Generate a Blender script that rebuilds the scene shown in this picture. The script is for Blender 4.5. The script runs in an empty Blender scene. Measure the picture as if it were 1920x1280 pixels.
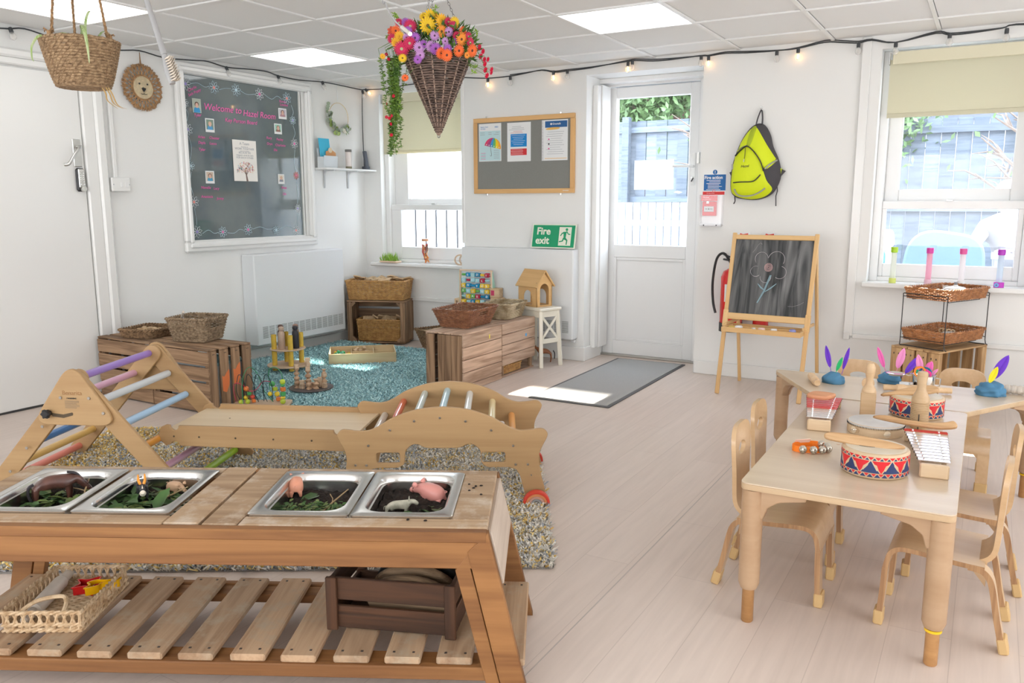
import bpy, bmesh, math, random
import numpy as np
from mathutils import Vector, Matrix, Euler
random.seed(7)
C = bpy.context.scene.collection
SC = bpy.context.scene
PI = math.pi
rad = math.radians

# ------------------------------------------------------------------ camera
cam = bpy.data.cameras.new('camera')
cam.sensor_width = 36.0
cam.lens = 1529.0/1920*36
cam.clip_start = 0.05
camo = bpy.data.objects.new('camera', cam); C.objects.link(camo)
_y, _p, _r = rad(30.21), rad(9.71), rad(0.14)
_f = Vector((-math.sin(_y), math.cos(_y), 0)); _rt = Vector((math.cos(_y), math.sin(_y), 0)); _d = Vector((0, 0, -1))
_f2 = _f*math.cos(_p)+_d*math.sin(_p); _d2 = _d*math.cos(_p)-_f*math.sin(_p)
_r3 = _rt*math.cos(_r)+_d2*math.sin(_r); _d3 = _d2*math.cos(_r)-_rt*math.sin(_r)
camo.matrix_world = Matrix(((_r3.x, -_d3.x, -_f2.x, 0), (_r3.y, -_d3.y, -_f2.y, 0), (_r3.z, -_d3.z, -_f2.z, 1.24), (0, 0, 0, 1)))
SC.camera = camo

# ------------------------------------------------------------------ world, sun, exposure
w = bpy.data.worlds.new('sky'); SC.world = w; w.use_nodes = True
wn = w.node_tree; wn.nodes.clear()
wo = wn.nodes.new('ShaderNodeOutputWorld'); wb = wn.nodes.new('ShaderNodeBackground')
wn.links.new(wb.outputs[0], wo.inputs[0])
tc = wn.nodes.new('ShaderNodeTexCoord'); sep = wn.nodes.new('ShaderNodeSeparateXYZ'); rmp = wn.nodes.new('ShaderNodeValToRGB')
wn.links.new(tc.outputs['Generated'], sep.inputs[0]); wn.links.new(sep.outputs['Z'], rmp.inputs[0])
rmp.color_ramp.elements[0].position = 0.0; rmp.color_ramp.elements[0].color = (0.93, 0.96, 1.0, 1)
rmp.color_ramp.elements[1].position = 0.7; rmp.color_ramp.elements[1].color = (0.72, 0.85, 1.0, 1)
wn.links.new(rmp.outputs[0], wb.inputs[0]); wb.inputs[1].default_value = 6.5
sun = bpy.data.lights.new('sun', 'SUN'); sun.energy = 22; sun.angle = rad(0.8); sun.color = (1.0, 0.93, 0.82)
suno = bpy.data.objects.new('sun', sun); C.objects.link(suno)
suno.rotation_euler = Vector((-0.02, -1.0, -1.2)).to_track_quat('-Z', 'Y').to_euler()
SC.view_settings.view_transform = 'Standard'
SC.view_settings.look = 'None'
SC.view_settings.exposure = 0.72
SC.view_settings.gamma = 1.0
SC.view_settings.use_curve_mapping = False
def area(name, loc, rot, sx, sy, e, col=(1, 1, 1)):
    l = bpy.data.lights.new(name, 'AREA'); l.shape = 'RECTANGLE'; l.size = sx; l.size_y = sy; l.energy = e; l.color = col
    o = bpy.data.objects.new(name, l); C.objects.link(o); o.location = loc; o.rotation_euler = rot
    return o
# added fill lamps standing in for daylight from the unseen rear and right sides
area('rear_fill_light', (-1.5, -2.4, 1.45), (rad(112), 0, 0), 6.0, 1.9, 100, (0.93, 0.96, 1.0))
area('side_fill_light', (2.9, 2.0, 1.45), (rad(108), 0, rad(90)), 5.0, 1.7, 75, (0.95, 0.97, 1.0))

# ------------------------------------------------------------------ helpers
MATS = {}
def newmat(name):
    m = bpy.data.materials.new(name); m.use_nodes = True
    return m, m.node_tree, m.node_tree.nodes['Principled BSDF']
def M(name, col=(.8, .8, .8), rough=.5, metal=0., **k):
    if name in MATS: return MATS[name]
    m, t, b = newmat(name)
    b.inputs['Base Color'].default_value = (*col, 1); b.inputs['Roughness'].default_value = rough; b.inputs['Metallic'].default_value = metal
    var = k.get('var', 0); bump = k.get('bump', 0); sc = k.get('scale', 20)
    if var or bump:
        tcn = t.nodes.new('ShaderNodeTexCoord'); n = t.nodes.new('ShaderNodeTexNoise'); n.inputs['Scale'].default_value = sc; n.inputs['Detail'].default_value = 4
        mp = t.nodes.new('ShaderNodeMapping'); mp.inputs['Scale'].default_value = k.get('stretch', (1, 1, 1))
        t.links.new(tcn.outputs['Object'], mp.inputs[0]); t.links.new(mp.outputs[0], n.inputs['Vector'])
        if var:
            cr = t.nodes.new('ShaderNodeValToRGB'); c2 = k.get('col2', tuple(c*(1-var) for c in col))
            cr.color_ramp.elements[0].position = k.get('p0', .35); cr.color_ramp.elements[1].position = k.get('p1', .65)
            cr.color_ramp.elements[0].color = (*c2, 1); cr.color_ramp.elements[1].color = (*col, 1)
            t.links.new(n.outputs['Fac'], cr.inputs[0]); t.links.new(cr.outputs[0], b.inputs['Base Color'])
        if bump:
            bp = t.nodes.new('ShaderNodeBump'); bp.inputs['Strength'].default_value = bump; bp.inputs['Distance'].default_value = k.get('dist', .004)
            t.links.new(n.outputs['Fac'], bp.inputs['Height']); t.links.new(bp.outputs[0], b.inputs['Normal'])
    if 'coat' in k: b.inputs['Coat Weight'].default_value = k['coat']; b.inputs['Coat Roughness'].default_value = .15
    if 'emit' in k: b.inputs['Emission Color'].default_value = (*k.get('ecol', col), 1); b.inputs['Emission Strength'].default_value = k['emit']
    if 'trans' in k: b.inputs['Transmission Weight'].default_value = k['trans']; b.inputs['IOR'].default_value = k.get('ior', 1.45)
    if 'alpha' in k: b.inputs['Alpha'].default_value = k['alpha']
    if 'sheen' in k: b.inputs['Sheen Weight'].default_value = k['sheen']
    if 'spec' in k: b.inputs['Specular IOR Level'].default_value = k['spec']
    MATS[name] = m
    return m
def WOOD(name, dark, light, rough=.55, s=1.0, ring=6.0, bump=.15, wear=None, coat=0., mott=0.):
    """wood grain running along each piece's own local X axis, different on every piece"""
    if name in MATS: return MATS[name]
    m, t, b = newmat(name); L = t.links.new
    tcn = t.nodes.new('ShaderNodeTexCoord'); oi = t.nodes.new('ShaderNodeObjectInfo')
    add = t.nodes.new('ShaderNodeVectorMath'); add.operation = 'MULTIPLY_ADD'
    cmb = t.nodes.new('ShaderNodeCombineXYZ')
    for i in range(3): L(oi.outputs['Random'], cmb.inputs[i])
    add.inputs[1].default_value = (17, 31, 23)
    L(cmb.outputs[0], add.inputs[0]); L(tcn.outputs['Object'], add.inputs[2])
    mp = t.nodes.new('ShaderNodeMapping'); mp.inputs['Scale'].default_value = (1.2*s, 16*s, 16*s); L(add.outputs[0], mp.inputs[0])
    n = t.nodes.new('ShaderNodeTexNoise'); n.inputs['Scale'].default_value = 1.0; n.inputs['Detail'].default_value = 3; n.inputs['Distortion'].default_value = .6; L(mp.outputs[0], n.inputs['Vector'])
    mu = t.nodes.new('ShaderNodeMath'); mu.operation = 'MULTIPLY'; mu.inputs[1].default_value = ring; L(n.outputs['Fac'], mu.inputs[0])
    fr = t.nodes.new('ShaderNodeMath'); fr.operation = 'PINGPONG'; fr.inputs[1].default_value = 1.0; L(mu.outputs[0], fr.inputs[0])
    n2 = t.nodes.new('ShaderNodeTexNoise'); n2.inputs['Scale'].default_value = 1.0; n2.inputs['Detail'].default_value = 5
    mp2 = t.nodes.new('ShaderNodeMapping'); mp2.inputs['Scale'].default_value = (6*s, 160*s, 160*s); L(add.outputs[0], mp2.inputs[0]); L(mp2.outputs[0], n2.inputs['Vector'])
    mx = t.nodes.new('ShaderNodeMath'); mx.operation = 'MULTIPLY_ADD'; mx.inputs[1].default_value = .55; L(fr.outputs[0], mx.inputs[0])
    m2 = t.nodes.new('ShaderNodeMath'); m2.operation = 'MULTIPLY'; m2.inputs[1].default_value = .5; L(n2.outputs['Fac'], m2.inputs[0]); L(m2.outputs[0], mx.inputs[2])
    cr = t.nodes.new('ShaderNodeValToRGB'); cr.color_ramp.elements[0].color = (*dark, 1); cr.color_ramp.elements[1].color = (*light, 1)
    cr.color_ramp.elements[0].position = .05; cr.color_ramp.elements[1].position = .8
    L(mx.outputs[0], cr.inputs[0]); out = cr.outputs[0]
    hsv = t.nodes.new('ShaderNodeHueSaturation'); mr = t.nodes.new('ShaderNodeMapRange'); mr.inputs[3].default_value = 1-.5*(mott or .25); mr.inputs[4].default_value = 1+.4*(mott or .25)
    L(oi.outputs['Random'], mr.inputs[0]); L(mr.outputs[0], hsv.inputs['Value']); L(out, hsv.inputs['Color']); out = hsv.outputs[0]
    if wear:
        n3 = t.nodes.new('ShaderNodeTexNoise'); n3.inputs['Scale'].default_value = 9; n3.inputs['Detail'].default_value = 6; n3.inputs['Roughness'].default_value = .7
        L(add.outputs[0], n3.inputs['Vector'])
        r3 = t.nodes.new('ShaderNodeValToRGB'); r3.color_ramp.elements[0].position = .5; r3.color_ramp.elements[1].position = .68; L(n3.outputs['Fac'], r3.inputs[0])
        mi = t.nodes.new('ShaderNodeMixRGB'); mi.inputs[2].default_value = (*wear, 1); L(r3.outputs[0], mi.inputs[0]); L(out, mi.inputs[1]); out = mi.outputs[0]
    L(out, b.inputs['Base Color']); b.inputs['Roughness'].default_value = rough
    if coat: b.inputs['Coat Weight'].default_value = coat; b.inputs['Coat Roughness'].default_value = .2
    if bump:
        bp = t.nodes.new('ShaderNodeBump'); bp.inputs['Strength'].default_value = bump; bp.inputs['Distance'].default_value = .002
        L(mx.outputs[0], bp.inputs['Height']); L(bp.outputs[0], b.inputs['Normal'])
    MATS[name] = m
    return m

def tag(o, label=None, cat=None, group=None, kind=None):
    if label: o['label'] = label
    if cat: o['category'] = cat
    if group: o['group'] = group
    if kind: o['kind'] = kind
    return o
def thing(name, label, cat, loc=(0, 0, 0), rz=0., group=None):
    o = bpy.data.objects.new(name, None); C.objects.link(o); o.location = loc; o.rotation_euler = (0, 0, rz); o.empty_display_size = .05
    return tag(o, label, cat, group)
def O(name, me, mat=None, parent=None, loc=(0, 0, 0), rot=(0, 0, 0), sc=None):
    o = bpy.data.objects.new(name, me); C.objects.link(o); o.location = loc; o.rotation_euler = rot
    if sc: o.scale = sc
    if parent: o.parent = parent
    if mat is not None and not me.materials: me.materials.append(mat)
    return o
def mesh(bm, smooth=False, name='m'):
    me = bpy.data.meshes.new(name); bm.normal_update(); bm.to_mesh(me); bm.free()
    if smooth:
        me.polygons.foreach_set('use_smooth', [True]*len(me.polygons))
        if smooth != 'all': me.set_sharp_from_angle(angle=rad(40))
    return me
_BC = {}
def boxmesh(sx, sy, sz, mat, bev):
    k = (round(sx, 4), round(sy, 4), round(sz, 4), mat.name, round(bev, 4))
    if k in _BC: return _BC[k]
    bm = bmesh.new(); bmesh.ops.create_cube(bm, size=1); bmesh.ops.scale(bm, vec=(sx, sy, sz), verts=bm.verts)
    if bev: bmesh.ops.bevel(bm, geom=bm.edges[:], offset=min(bev, .45*min(sx, sy, sz)), segments=1, affect='EDGES', profile=.5)
    me = mesh(bm); me.materials.append(mat); _BC[k] = me
    return me
def box(name, size, loc, mat, parent=None, rot=(0, 0, 0), bev=.002, base=False):
    """size = extents; loc = centre (or centre of the underside when base)"""
    me = boxmesh(*size, mat, bev)
    if base: loc = (loc[0], loc[1], loc[2]+size[2]/2)
    return O(name, me, None, parent, loc, rot)
def bb(name, x0, x1, y0, y1, z0, z1, mat, parent=None, bev=0.0):
    return box(name, (abs(x1-x0), abs(y1-y0), abs(z1-z0)), ((x0+x1)/2, (y0+y1)/2, (z0+z1)/2), mat, parent, bev=bev)
def abox(bm, x0, x1, y0, y1, z0, z1):
    r = bmesh.ops.create_cube(bm, size=1); v = r['verts']
    bmesh.ops.scale(bm, vec=(abs(x1-x0), abs(y1-y0), abs(z1-z0)), verts=v); bmesh.ops.translate(bm, vec=((x0+x1)/2, (y0+y1)/2, (z0+z1)/2), verts=v)
    return v
def lathe(prof, seg=24, smooth=True):
    """prof = [(r,z)...] turned about z"""
    bm = bmesh.new(); rings = []
    for r, z in prof:
        if r < 1e-5: rings.append([bm.verts.new((0, 0, z))])
        else: rings.append([bm.verts.new((r*math.cos(2*PI*i/seg), r*math.sin(2*PI*i/seg), z)) for i in range(seg)])
    for a, b in zip(rings, rings[1:]):
        for i in range(seg):
            j = (i+1) % seg
            if len(a) == 1 and len(b) == 1: continue
            if len(a) == 1: bm.faces.new((a[0], b[j], b[i]))
            elif len(b) == 1: bm.faces.new((a[i], a[j], b[0]))
            else: bm.faces.new((a[i], a[j], b[j], b[i]))
    bmesh.ops.recalc_face_normals(bm, faces=bm.faces)
    return mesh(bm, smooth)
def cyl(name, r, h, loc, mat, parent=None, rot=(0, 0, 0), seg=20, bev=.0015, r2=None):
    r2 = r if r2 is None else r2; b = min(bev, r*.4, h*.4)
    me = lathe([(0, 0), (r-b, 0), (r, b), (r2, h-b), (r2-b, h), (0, h)], seg)
    return O(name, me, mat, parent, loc, rot)
def frames(pts, closed=False):
    pts = [Vector(p) for p in pts]; n = len(pts); T = []
    for i in range(n):
        if closed: t = pts[(i+1) % n]-pts[i-1]
        else: t = pts[min(i+1, n-1)]-pts[max(i-1, 0)]
        T.append(t.normalized() if t.length > 1e-9 else Vector((0, 0, 1)))
    a = Vector((0, 0, 1)) if abs(T[0].z) < .9 else Vector((1, 0, 0))
    N = (a-T[0]*a.dot(T[0])).normalized(); out = []
    for i in range(n):
        N = (N-T[i]*N.dot(T[i])); N = N.normalized() if N.length > 1e-9 else Vector((1, 0, 0))
        out.append((pts[i], N, T[i].cross(N)))
    return out
def tube_bm(bm, pts, r, seg=8, closed=False, flat=1.0):
    fr = frames(pts, closed); rings = []; n = len(fr)
    for i, (p, N, Bn) in enumerate(fr):
        rr = r[i] if isinstance(r, (list, tuple)) else r
        rings.append([bm.verts.new(p+(N*math.cos(2*PI*k/seg)*flat+Bn*math.sin(2*PI*k/seg))*rr) for k in range(seg)])
    for i in range(n if closed else n-1):
        a, b = rings[i], rings[(i+1) % n]
        for k in range(seg):
            bm.faces.new((a[k], a[(k+1) % seg], b[(k+1) % seg], b[k]))
    if not closed:
        bm.faces.new(rings[0][::-1]); bm.faces.new(rings[-1])
def tube(name, pts, r, mat, parent=None, seg=8, closed=False, flat=1.0, loc=(0, 0, 0), rot=(0, 0, 0)):
    bm = bmesh.new(); tube_bm(bm, pts, r, seg, closed, flat); bmesh.ops.recalc_face_normals(bm, faces=bm.faces)
    return O(name, mesh(bm, True), mat, parent, loc, rot)
def smoothpts(pts, n=6, closed=False):
    """Catmull-Rom through the points"""
    P = [Vector(p) for p in pts]; out = []; m = len(P)
    for i in range(m if closed else m-1):
        if closed: a, b, c, d = P[i-1], P[i], P[(i+1) % m], P[(i+2) % m]
        else: a, b, c, d = P[max(i-1, 0)], P[i], P[i+1], P[min(i+2, m-1)]
        for k in range(n):
            t = k/n
            out.append(.5*((2*b)+(c-a)*t+(2*a-5*b+4*c-d)*t*t+(3*b-a-3*c+d)*t**3))
    if not closed: out.append(P[-1])
    return out
def roundpoly(pts, r, n=5):
    """2D polygon with rounded corners; r one radius or a list"""
    P = [Vector(p[:2]) for p in pts]; out = []; m = len(P)
    for i in range(m):
        a, b, c = P[i-1], P[i], P[(i+1) % m]; rr = r[i] if isinstance(r, (list, tuple)) else r
        if rr <= 0: out.append((b.x, b.y)); continue
        u = (a-b); v = (c-b); lu, lv = u.length, v.length; u.normalize(); v.normalize()
        ang = u.angle(v); d = min(rr/math.tan(ang/2), lu*.49, lv*.49)
        p, q = b+u*d, b+v*d
        for k in range(n+1):
            t = k/n; out.append(tuple((p*(1-t)**2+b*2*t*(1-t)+q*t*t)))
    return out
_PC = {}
def plate_mesh(outlines, th, bev=.0):
    """flat board in local XY (outline, then holes), extruded th along Z, centred"""
    cu = bpy.data.curves.new('c', 'CURVE'); cu.dimensions = '2D'; cu.fill_mode = 'BOTH'; cu.extrude = max(th/2-bev, .00005); cu.bevel_depth = bev; cu.bevel_resolution = 1; cu.resolution_u = 1
    if bev: cu.offset = -bev
    for ol in outlines:
        s = cu.splines.new('POLY'); s.points.add(len(ol)-1); s.use_cyclic_u = True
        for i, p in enumerate(ol): s.points[i].co = (p[0], p[1], 0, 1)
    o = bpy.data.objects.new('c', cu)
    me = bpy.data.meshes.new_from_object(o)
    bpy.data.objects.remove(o); bpy.data.curves.remove(cu); me.materials.clear()
    return me
def plate(name, outlines, th, mat, parent=None, loc=(0, 0, 0), rot=(0, 0, 0), bev=0.0):
    return O(name, plate_mesh(outlines, th, bev), mat, parent, loc, rot)
def rect(w, h, cx=0, cy=0): return [(cx-w/2, cy-h/2), (cx+w/2, cy-h/2), (cx+w/2, cy+h/2), (cx-w/2, cy+h/2)]
def circ(r, n=24, cx=0, cy=0): return [(cx+r*math.cos(2*PI*i/n), cy+r*math.sin(2*PI*i/n)) for i in range(n)]
UPX = (PI/2, 0, 0)          # local XY -> world XZ, facing -Y
UPL = (PI/2, 0, PI/2)       # local XY -> world YZ, facing +X
def text(name, body, size, mat, parent=None, loc=(0, 0, 0), rot=(0, 0, 0), ext=.0006, align='LEFT', shear=0, off=0, spacing=1.0):
    cu = bpy.data.curves.new('t', 'FONT'); cu.body = body; cu.size = size; cu.extrude = ext; cu.align_x = align; cu.shear = shear; cu.offset = off; cu.space_character = spacing; cu.resolution_u = 3
    o = bpy.data.objects.new('t', cu)
    me = bpy.data.meshes.new_from_object(o)
    bpy.data.objects.remove(o); bpy.data.curves.remove(cu); me.materials.clear()
    return O(name, me, mat, parent, loc, rot)
def copytree(o, parent=None):
    c = o.copy(); C.objects.link(c)
    if parent: c.parent = parent
    for ch in list(o.children): copytree(ch, c)
    return c
def rawmesh(V, F, mat, smooth=False):
    me = bpy.data.meshes.new('r'); me.from_pydata([tuple(v) for v in V], [], F); me.update(); me.materials.append(mat)
    if smooth: me.polygons.foreach_set('use_smooth', [True]*len(me.polygons))
    return me
# ================================================================== the room
XL, YB, YA, YD, H = -4.993, 5.753, 5.896, 6.12, 2.25
wallm = M('wall_paint', (.86, .86, .84), .55, bump=.03, scale=180, dist=.001)
trimm = M('white_gloss', (.86, .86, .84), .25, coat=.3)
upvc = M('white_upvc', (.88, .88, .87), .22)
def thin_glass():
    m, t, b = newmat('clear_glass'); tr = t.nodes.new('ShaderNodeBsdfTransparent'); gl = t.nodes.new('ShaderNodeBsdfGlossy'); gl.inputs['Roughness'].default_value = .02
    mx = t.nodes.new('ShaderNodeMixShader'); mx.inputs[0].default_value = .04; t.nodes.remove(b)
    t.links.new(tr.outputs[0], mx.inputs[1]); t.links.new(gl.outputs[0], mx.inputs[2]); t.links.new(mx.outputs[0], t.nodes['Material Output'].inputs[0]); MATS['clear_glass'] = m; return m
glass = thin_glass()
gap_shade = M('dark_gap', (.05, .05, .05), .8)

# floor: printed plank vinyl with one welded seam
fm, t, b = newmat('plank_vinyl'); L = t.links.new
tcn = t.nodes.new('ShaderNodeTexCoord'); mp = t.nodes.new('ShaderNodeMapping'); mp.inputs['Rotation'].default_value = (0, 0, PI/2)
L(tcn.outputs['Object'], mp.inputs[0])
br = t.nodes.new('ShaderNodeTexBrick'); br.inputs['Scale'].default_value = 1; br.inputs['Brick Width'].default_value = 1.25; br.inputs['Row Height'].default_value = .165
br.inputs['Mortar Size'].default_value = .0012; br.inputs['Color1'].default_value = (.74, .63, .56, 1); br.inputs['Color2'].default_value = (.71, .60, .53, 1); br.inputs['Mortar'].default_value = (.60, .50, .44, 1); br.offset = .37
L(mp.outputs[0], br.inputs['Vector'])
mp2 = t.nodes.new('ShaderNodeMapping'); mp2.inputs['Scale'].default_value = (38, 2.2, 1); L(tcn.outputs['Object'], mp2.inputs[0])
n = t.nodes.new('ShaderNodeTexNoise'); n.inputs['Scale'].default_value = 1; n.inputs['Detail'].default_value = 6; n.inputs['Distortion'].default_value = .8; L(mp2.outputs[0], n.inputs['Vector'])
cr = t.nodes.new('ShaderNodeValToRGB'); cr.color_ramp.elements[0].position = .3; cr.color_ramp.elements[1].position = .7; cr.color_ramp.elements[0].color = (.93, .925, .92, 1); cr.color_ramp.elements[1].color = (1.03, 1.03, 1.03, 1); L(n.outputs['Fac'], cr.inputs[0])
mx = t.nodes.new('ShaderNodeMixRGB'); mx.blend_type = 'MULTIPLY'; mx.inputs[0].default_value = 1; L(br.outputs['Color'], mx.inputs[1]); L(cr.outputs[0], mx.inputs[2])
L(mx.outputs[0], b.inputs['Base Color']); b.inputs['Roughness'].default_value = .42; MATS['plank_vinyl'] = fm
def wall(name, boxes, m=None):
    bm = bmesh.new()
    for q in boxes: abox(bm, *q)
    o = O(name, mesh(bm), m or wallm); tag(o, kind='structure'); return o
fl = wall('floor', [(-5.6, 3.2, -2.8, 6.3, -.12, 0)], fm)
seam = bb('seam', -.972, -.968, -2.4, 4.4, -.001, .0006, M('seam_weld', (.50, .44, .40), .5), fl)

wall('wall_left', [(XL-.25, XL, -2.6, 3.96, 0, 2.5), (XL-.25, XL, 5.12, 6.4, 0, 2.5), (XL-.25, XL, 3.96, 5.12, 0, .94), (XL-.25, XL, 3.96, 5.12, 2.14, 2.5)])
wall('wall_alcove', [(XL, -4.80, YA, 6.3, 0, 2.5), (-4.80, -3.81, YA, 6.3, 0, .675), (-4.80, -3.81, YA, 6.3, 2.18, 2.5)])
wall('wall_back', [(-3.81, -2.698, YB, 6.3, 0, 2.5), (-2.698, -1.808, YB, 6.3, 2.17, 2.5), (-1.808, -.674, YB, 6.3, 0, 2.5), (-.674, .22, YB, 6.3, 0, .69),
                   (-.674, .22, YB, 6.3, 2.172, 2.5), (.22, 3.2, YB, 6.3, 0, 2.5)])
wall('wall_right', [(3.0, 3.2, -2.6, YB, 0, 2.5)])
wall('wall_rear', [(XL, 3.0, -2.8, -2.6, 0, 2.5)])

# suspended ceiling: tiles lying in a white grid
tilem = M('ceiling_tile', (.88, .88, .865), .9, bump=.12, scale=260, dist=.001)
gridm = M('grid_white', (.90, .90, .88), .4)
GX = [-2.17+.602*i for i in range(-5, 9)]; GY = [4.203+.586*i for i in range(-12, 4)]
ce = wall('ceiling', [(XL-.2, 3.2, -2.8, 6.3, H+.06, H+.16)])
LIGHTS = {(-2, 1): 0}
lightcells = {(5, 12): 'flat white ceiling light panel over the door side of the room',
              (1, 12): 'flat white ceiling light panel near the board with pink writing',
              (1, 10): 'flat white ceiling light panel at the top left above the woven plant basket'}
gx = [XL]+[x for x in GX if XL+.05 < x < 3.0]+[3.0]; gy = [-2.6]+[y for y in GY if -2.55 < y < YA-.05]+[YA]
for i in range(len(gx)-1):
    for j in range(len(gy)-1):
        cx, cy = (gx[i]+gx[i+1])/2, (gy[j]+gy[j+1])/2; sx, sy = gx[i+1]-gx[i], gy[j+1]-gy[j]
        if any(abs(cx-lx) < .2 and abs(cy-ly) < .2 for lx, ly in ((-1.869, 4.496), (-4.277, 4.496), (-4.277, 3.324-.586))): continue
        box('ceiling_tile', (sx-.026, sy-.026, .016), (cx, cy, H+.013), tilem, ce, bev=.002)
for x in gx[1:-1]: bb('grid_bar', x-.0105, x+.0105, -2.6, YA, H-.003, H+.006, gridm, ce)
for y in gy[1:-1]: bb('grid_bar', XL, 3.0, y-.0105, y+.0105, H-.0035, H+.0055, gridm, ce)
lp = M('light_diffuser', (.95, .95, .95), .4, emit=2.2, ecol=(1, 1, .98))
for (lx, ly), lab in {(-1.869, 4.496): 'square white ceiling light panel nearest the outside door', (-4.277, 4.496): 'square white ceiling light panel nearest the glass with pink writing',
                      (-4.277, 2.738): 'square white ceiling light panel above the hanging plant basket'}.items():
    tg = thing('ceiling_light', lab, 'light', (lx, ly, H+.006)); tg['group'] = 'ceiling light panels'
    box('frame', (.578, .562, .02), (0, 0, .014), gridm, tg); box('diffuser', (.572, .556, .004), (0, 0, .002), lp, tg, bev=0)

# skirtings, rails and trims
def struct(name, x0, x1, y0, y1, z0, z1, m=trimm, bev=.004):
    o = bb(name, x0, x1, y0, y1, z0, z1, m, bev=bev); tag(o, kind='structure'); return o
struct('baseboard_right', -1.80, 3.0, YB-.018, YB, 0, .095)
struct('baseboard_back', -2.90, -2.68, YB-.018, YB, 0, .11)
struct('baseboard_reveal', -2.70, -2.682, YB, 6.05, 0, .11)
struct('baseboard_left', XL, XL+.018, 3.35, YA, 0, .09)
struct('baseboard_alcove', XL+.02, -3.82, YA-.018, YA, 0, .09)
struct('trim_1', XL+.02, -3.82, YA-.022, YA, .365, .40)
struct('trim_2', -3.83, -3.80, YB-.006, YB+.12, .9, H)
struct('trim_3', -.79, -.735, YB-.02, YB, .36, H)
struct('trim_4', -.735, .9, YB-.02, YB, .345, .375)
struct('trim_5', -.79, -.75, YB-.03, YB, .335, .385)

# internal glazed opening in the left wall: moulded frame and dark pane
w3 = thing('window_3', None, None, (XL, 4.54, 0)); w3['kind'] = 'structure'
def ring(name, y0, y1, z0, z1, wd, x0, x1, m, parent, bev=.006):
    for (a, b_, c, d) in ((y0, y1, z1-wd, z1), (y0, y1, z0, z0+wd), (y0, y0+wd, z0+wd, z1-wd), (y1-wd, y1, z0+wd, z1-wd)):
        o = bb(name, x0, x1, a-4.54, b_-4.54, c, d, m, parent, bev); 
ring('frame', 3.90, 5.235, .885, 2.212, .075, 0, .035, trimm, w3, .01)
ring('frame_moulding', 3.93, 5.205, .915, 2.182, .035, .03, .05, trimm, w3, .01)
ring('bead', 3.965, 5.135, .95, 2.155, .02, -.05, .0, trimm, w3, .004)
bb('mullion', -.05, -.005, 5.106-4.54, 5.125-4.54, .95, 2.14, M('grey_mullion', (.55, .56, .54), .4), w3)
darkp = M('dark_pane', (.10, .135, .155), .04, spec=.9, var=.35, scale=2.5, col2=(.17, .20, .20))  # lighter grey in this colour stands for reflections in the glass
bb('pane', -.04, -.012, 3.975-4.54, 5.11-4.54, .95, 2.14, darkp, w3)

# white flush door in the left wall
d1 = thing('door_1', None, None, (XL, 2.75, 0)); d1['kind'] = 'structure'
bb('door_leaf', -.03, .012, -.44, .442, .012, 2.02, trimm, d1, .003)
bb('threshold', -.03, .014, -.44, .442, 0.0005, .011, gap_shade, d1)  # dark strip painting the shade in the gap under the door leaf
for y0, y1 in ((.447, .53), (-.53, -.445)): bb('door_frame', 0, .03, y0, y1, 0, 2.035, trimm, d1, .008)
for y0, y1 in ((.525, .59), (-.59, -.525)): bb('architrave', 0, .045, y0, y1, 0, 2.11, trimm, d1, .012)
bb('door_frame', 0, .03, -.53, .53, 2.03, 2.075, trimm, d1, .008); bb('architrave', 0, .05, -.59, .59, 2.07, 2.12, trimm, d1, .012)
steel = M('brushed_steel', (.62, .62, .60), .28, 1.0); chrome = M('chrome', (.8, .8, .8), .12, 1.0); blackp = M('black_plastic', (.02, .02, .022), .4)
# door furniture (a part of the door)
hp = bb('handle_plate', .012, .020, .372, .425, 1.462, 1.632, steel, d1, .003)
tube('door_handle', smoothpts([(.02, .40, 1.585), (.055, .40, 1.585), (.075, .385, 1.58), (.082, .34, 1.535), (.083, .30, 1.478), (.07, .275, 1.47)], 6), .0095, steel, d1, 10)
kp = bb('keypad', .012, .036, .372, .432, 1.31, 1.455, blackp, d1, .012)
bb('keypad_face', .034, .042, .381, .423, 1.335, 1.45, steel, d1, .004)
for i in range(7):
    for j in range(2): cyl('keypad_button', .0045, .004, (.042, .393+j*.018, 1.355+.0135*i), chrome, d1, (0, PI/2, 0), 8)
cyl('keypad_knob', .017, .02, (.04, .402, 1.327), steel, d1, (0, PI/2, 0), 16)

# outside door
def translucent(name, col, amt=.35):
    m, t, b = newmat(name); tr = t.nodes.new('ShaderNodeBsdfTranslucent'); tr.inputs[0].default_value = (*col, 1); mx = t.nodes.new('ShaderNodeMixShader'); mx.inputs[0].default_value = amt
    b.inputs['Base Color'].default_value = (*col, 1); b.inputs['Roughness'].default_value = .8
    t.links.new(b.outputs[0], mx.inputs[1]); t.links.new(tr.outputs[0], mx.inputs[2]); t.links.new(mx.outputs[0], t.nodes['Material Output'].inputs[0]); MATS[name] = m; return m
CARD = translucent('white_card', (.93, .93, .93), .5)
d2 = thing('door_2', None, None, (-2.315, YD, 0)); d2['kind'] = 'structure'
def R2(name, x0, x1, z0, z1, y0, y1, m, p=d2, bev=.004): return bb(name, x0+2.315, x1+2.315, y0-YD, y1-YD, z0, z1, m, p, bev)
R2('door_frame', -1.935, -1.808, 0.012, 2.17, YD-.03, YD+.08, upvc); R2('door_frame', -2.72, -2.70, .012, 2.17, YD-.02, YD+.08, upvc); R2('door_frame', -2.70, -1.93, 2.118, 2.17, YD-.03, YD+.08, upvc)
R2('head_trim', -2.70, -1.808, 2.135, 2.17, YD-.13, YD-.03, upvc)
R2('threshold', -2.70, -1.81, 0, .014, YD-.05, YD+.08, M('threshold_metal', (.5, .48, .45), .35, .8))
for a in ((-2.695, -2.605, .014, 2.113), (-2.012, -1.937, .014, 2.113)): R2('stile', *a, YD-.012, YD+.05, upvc)
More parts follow.
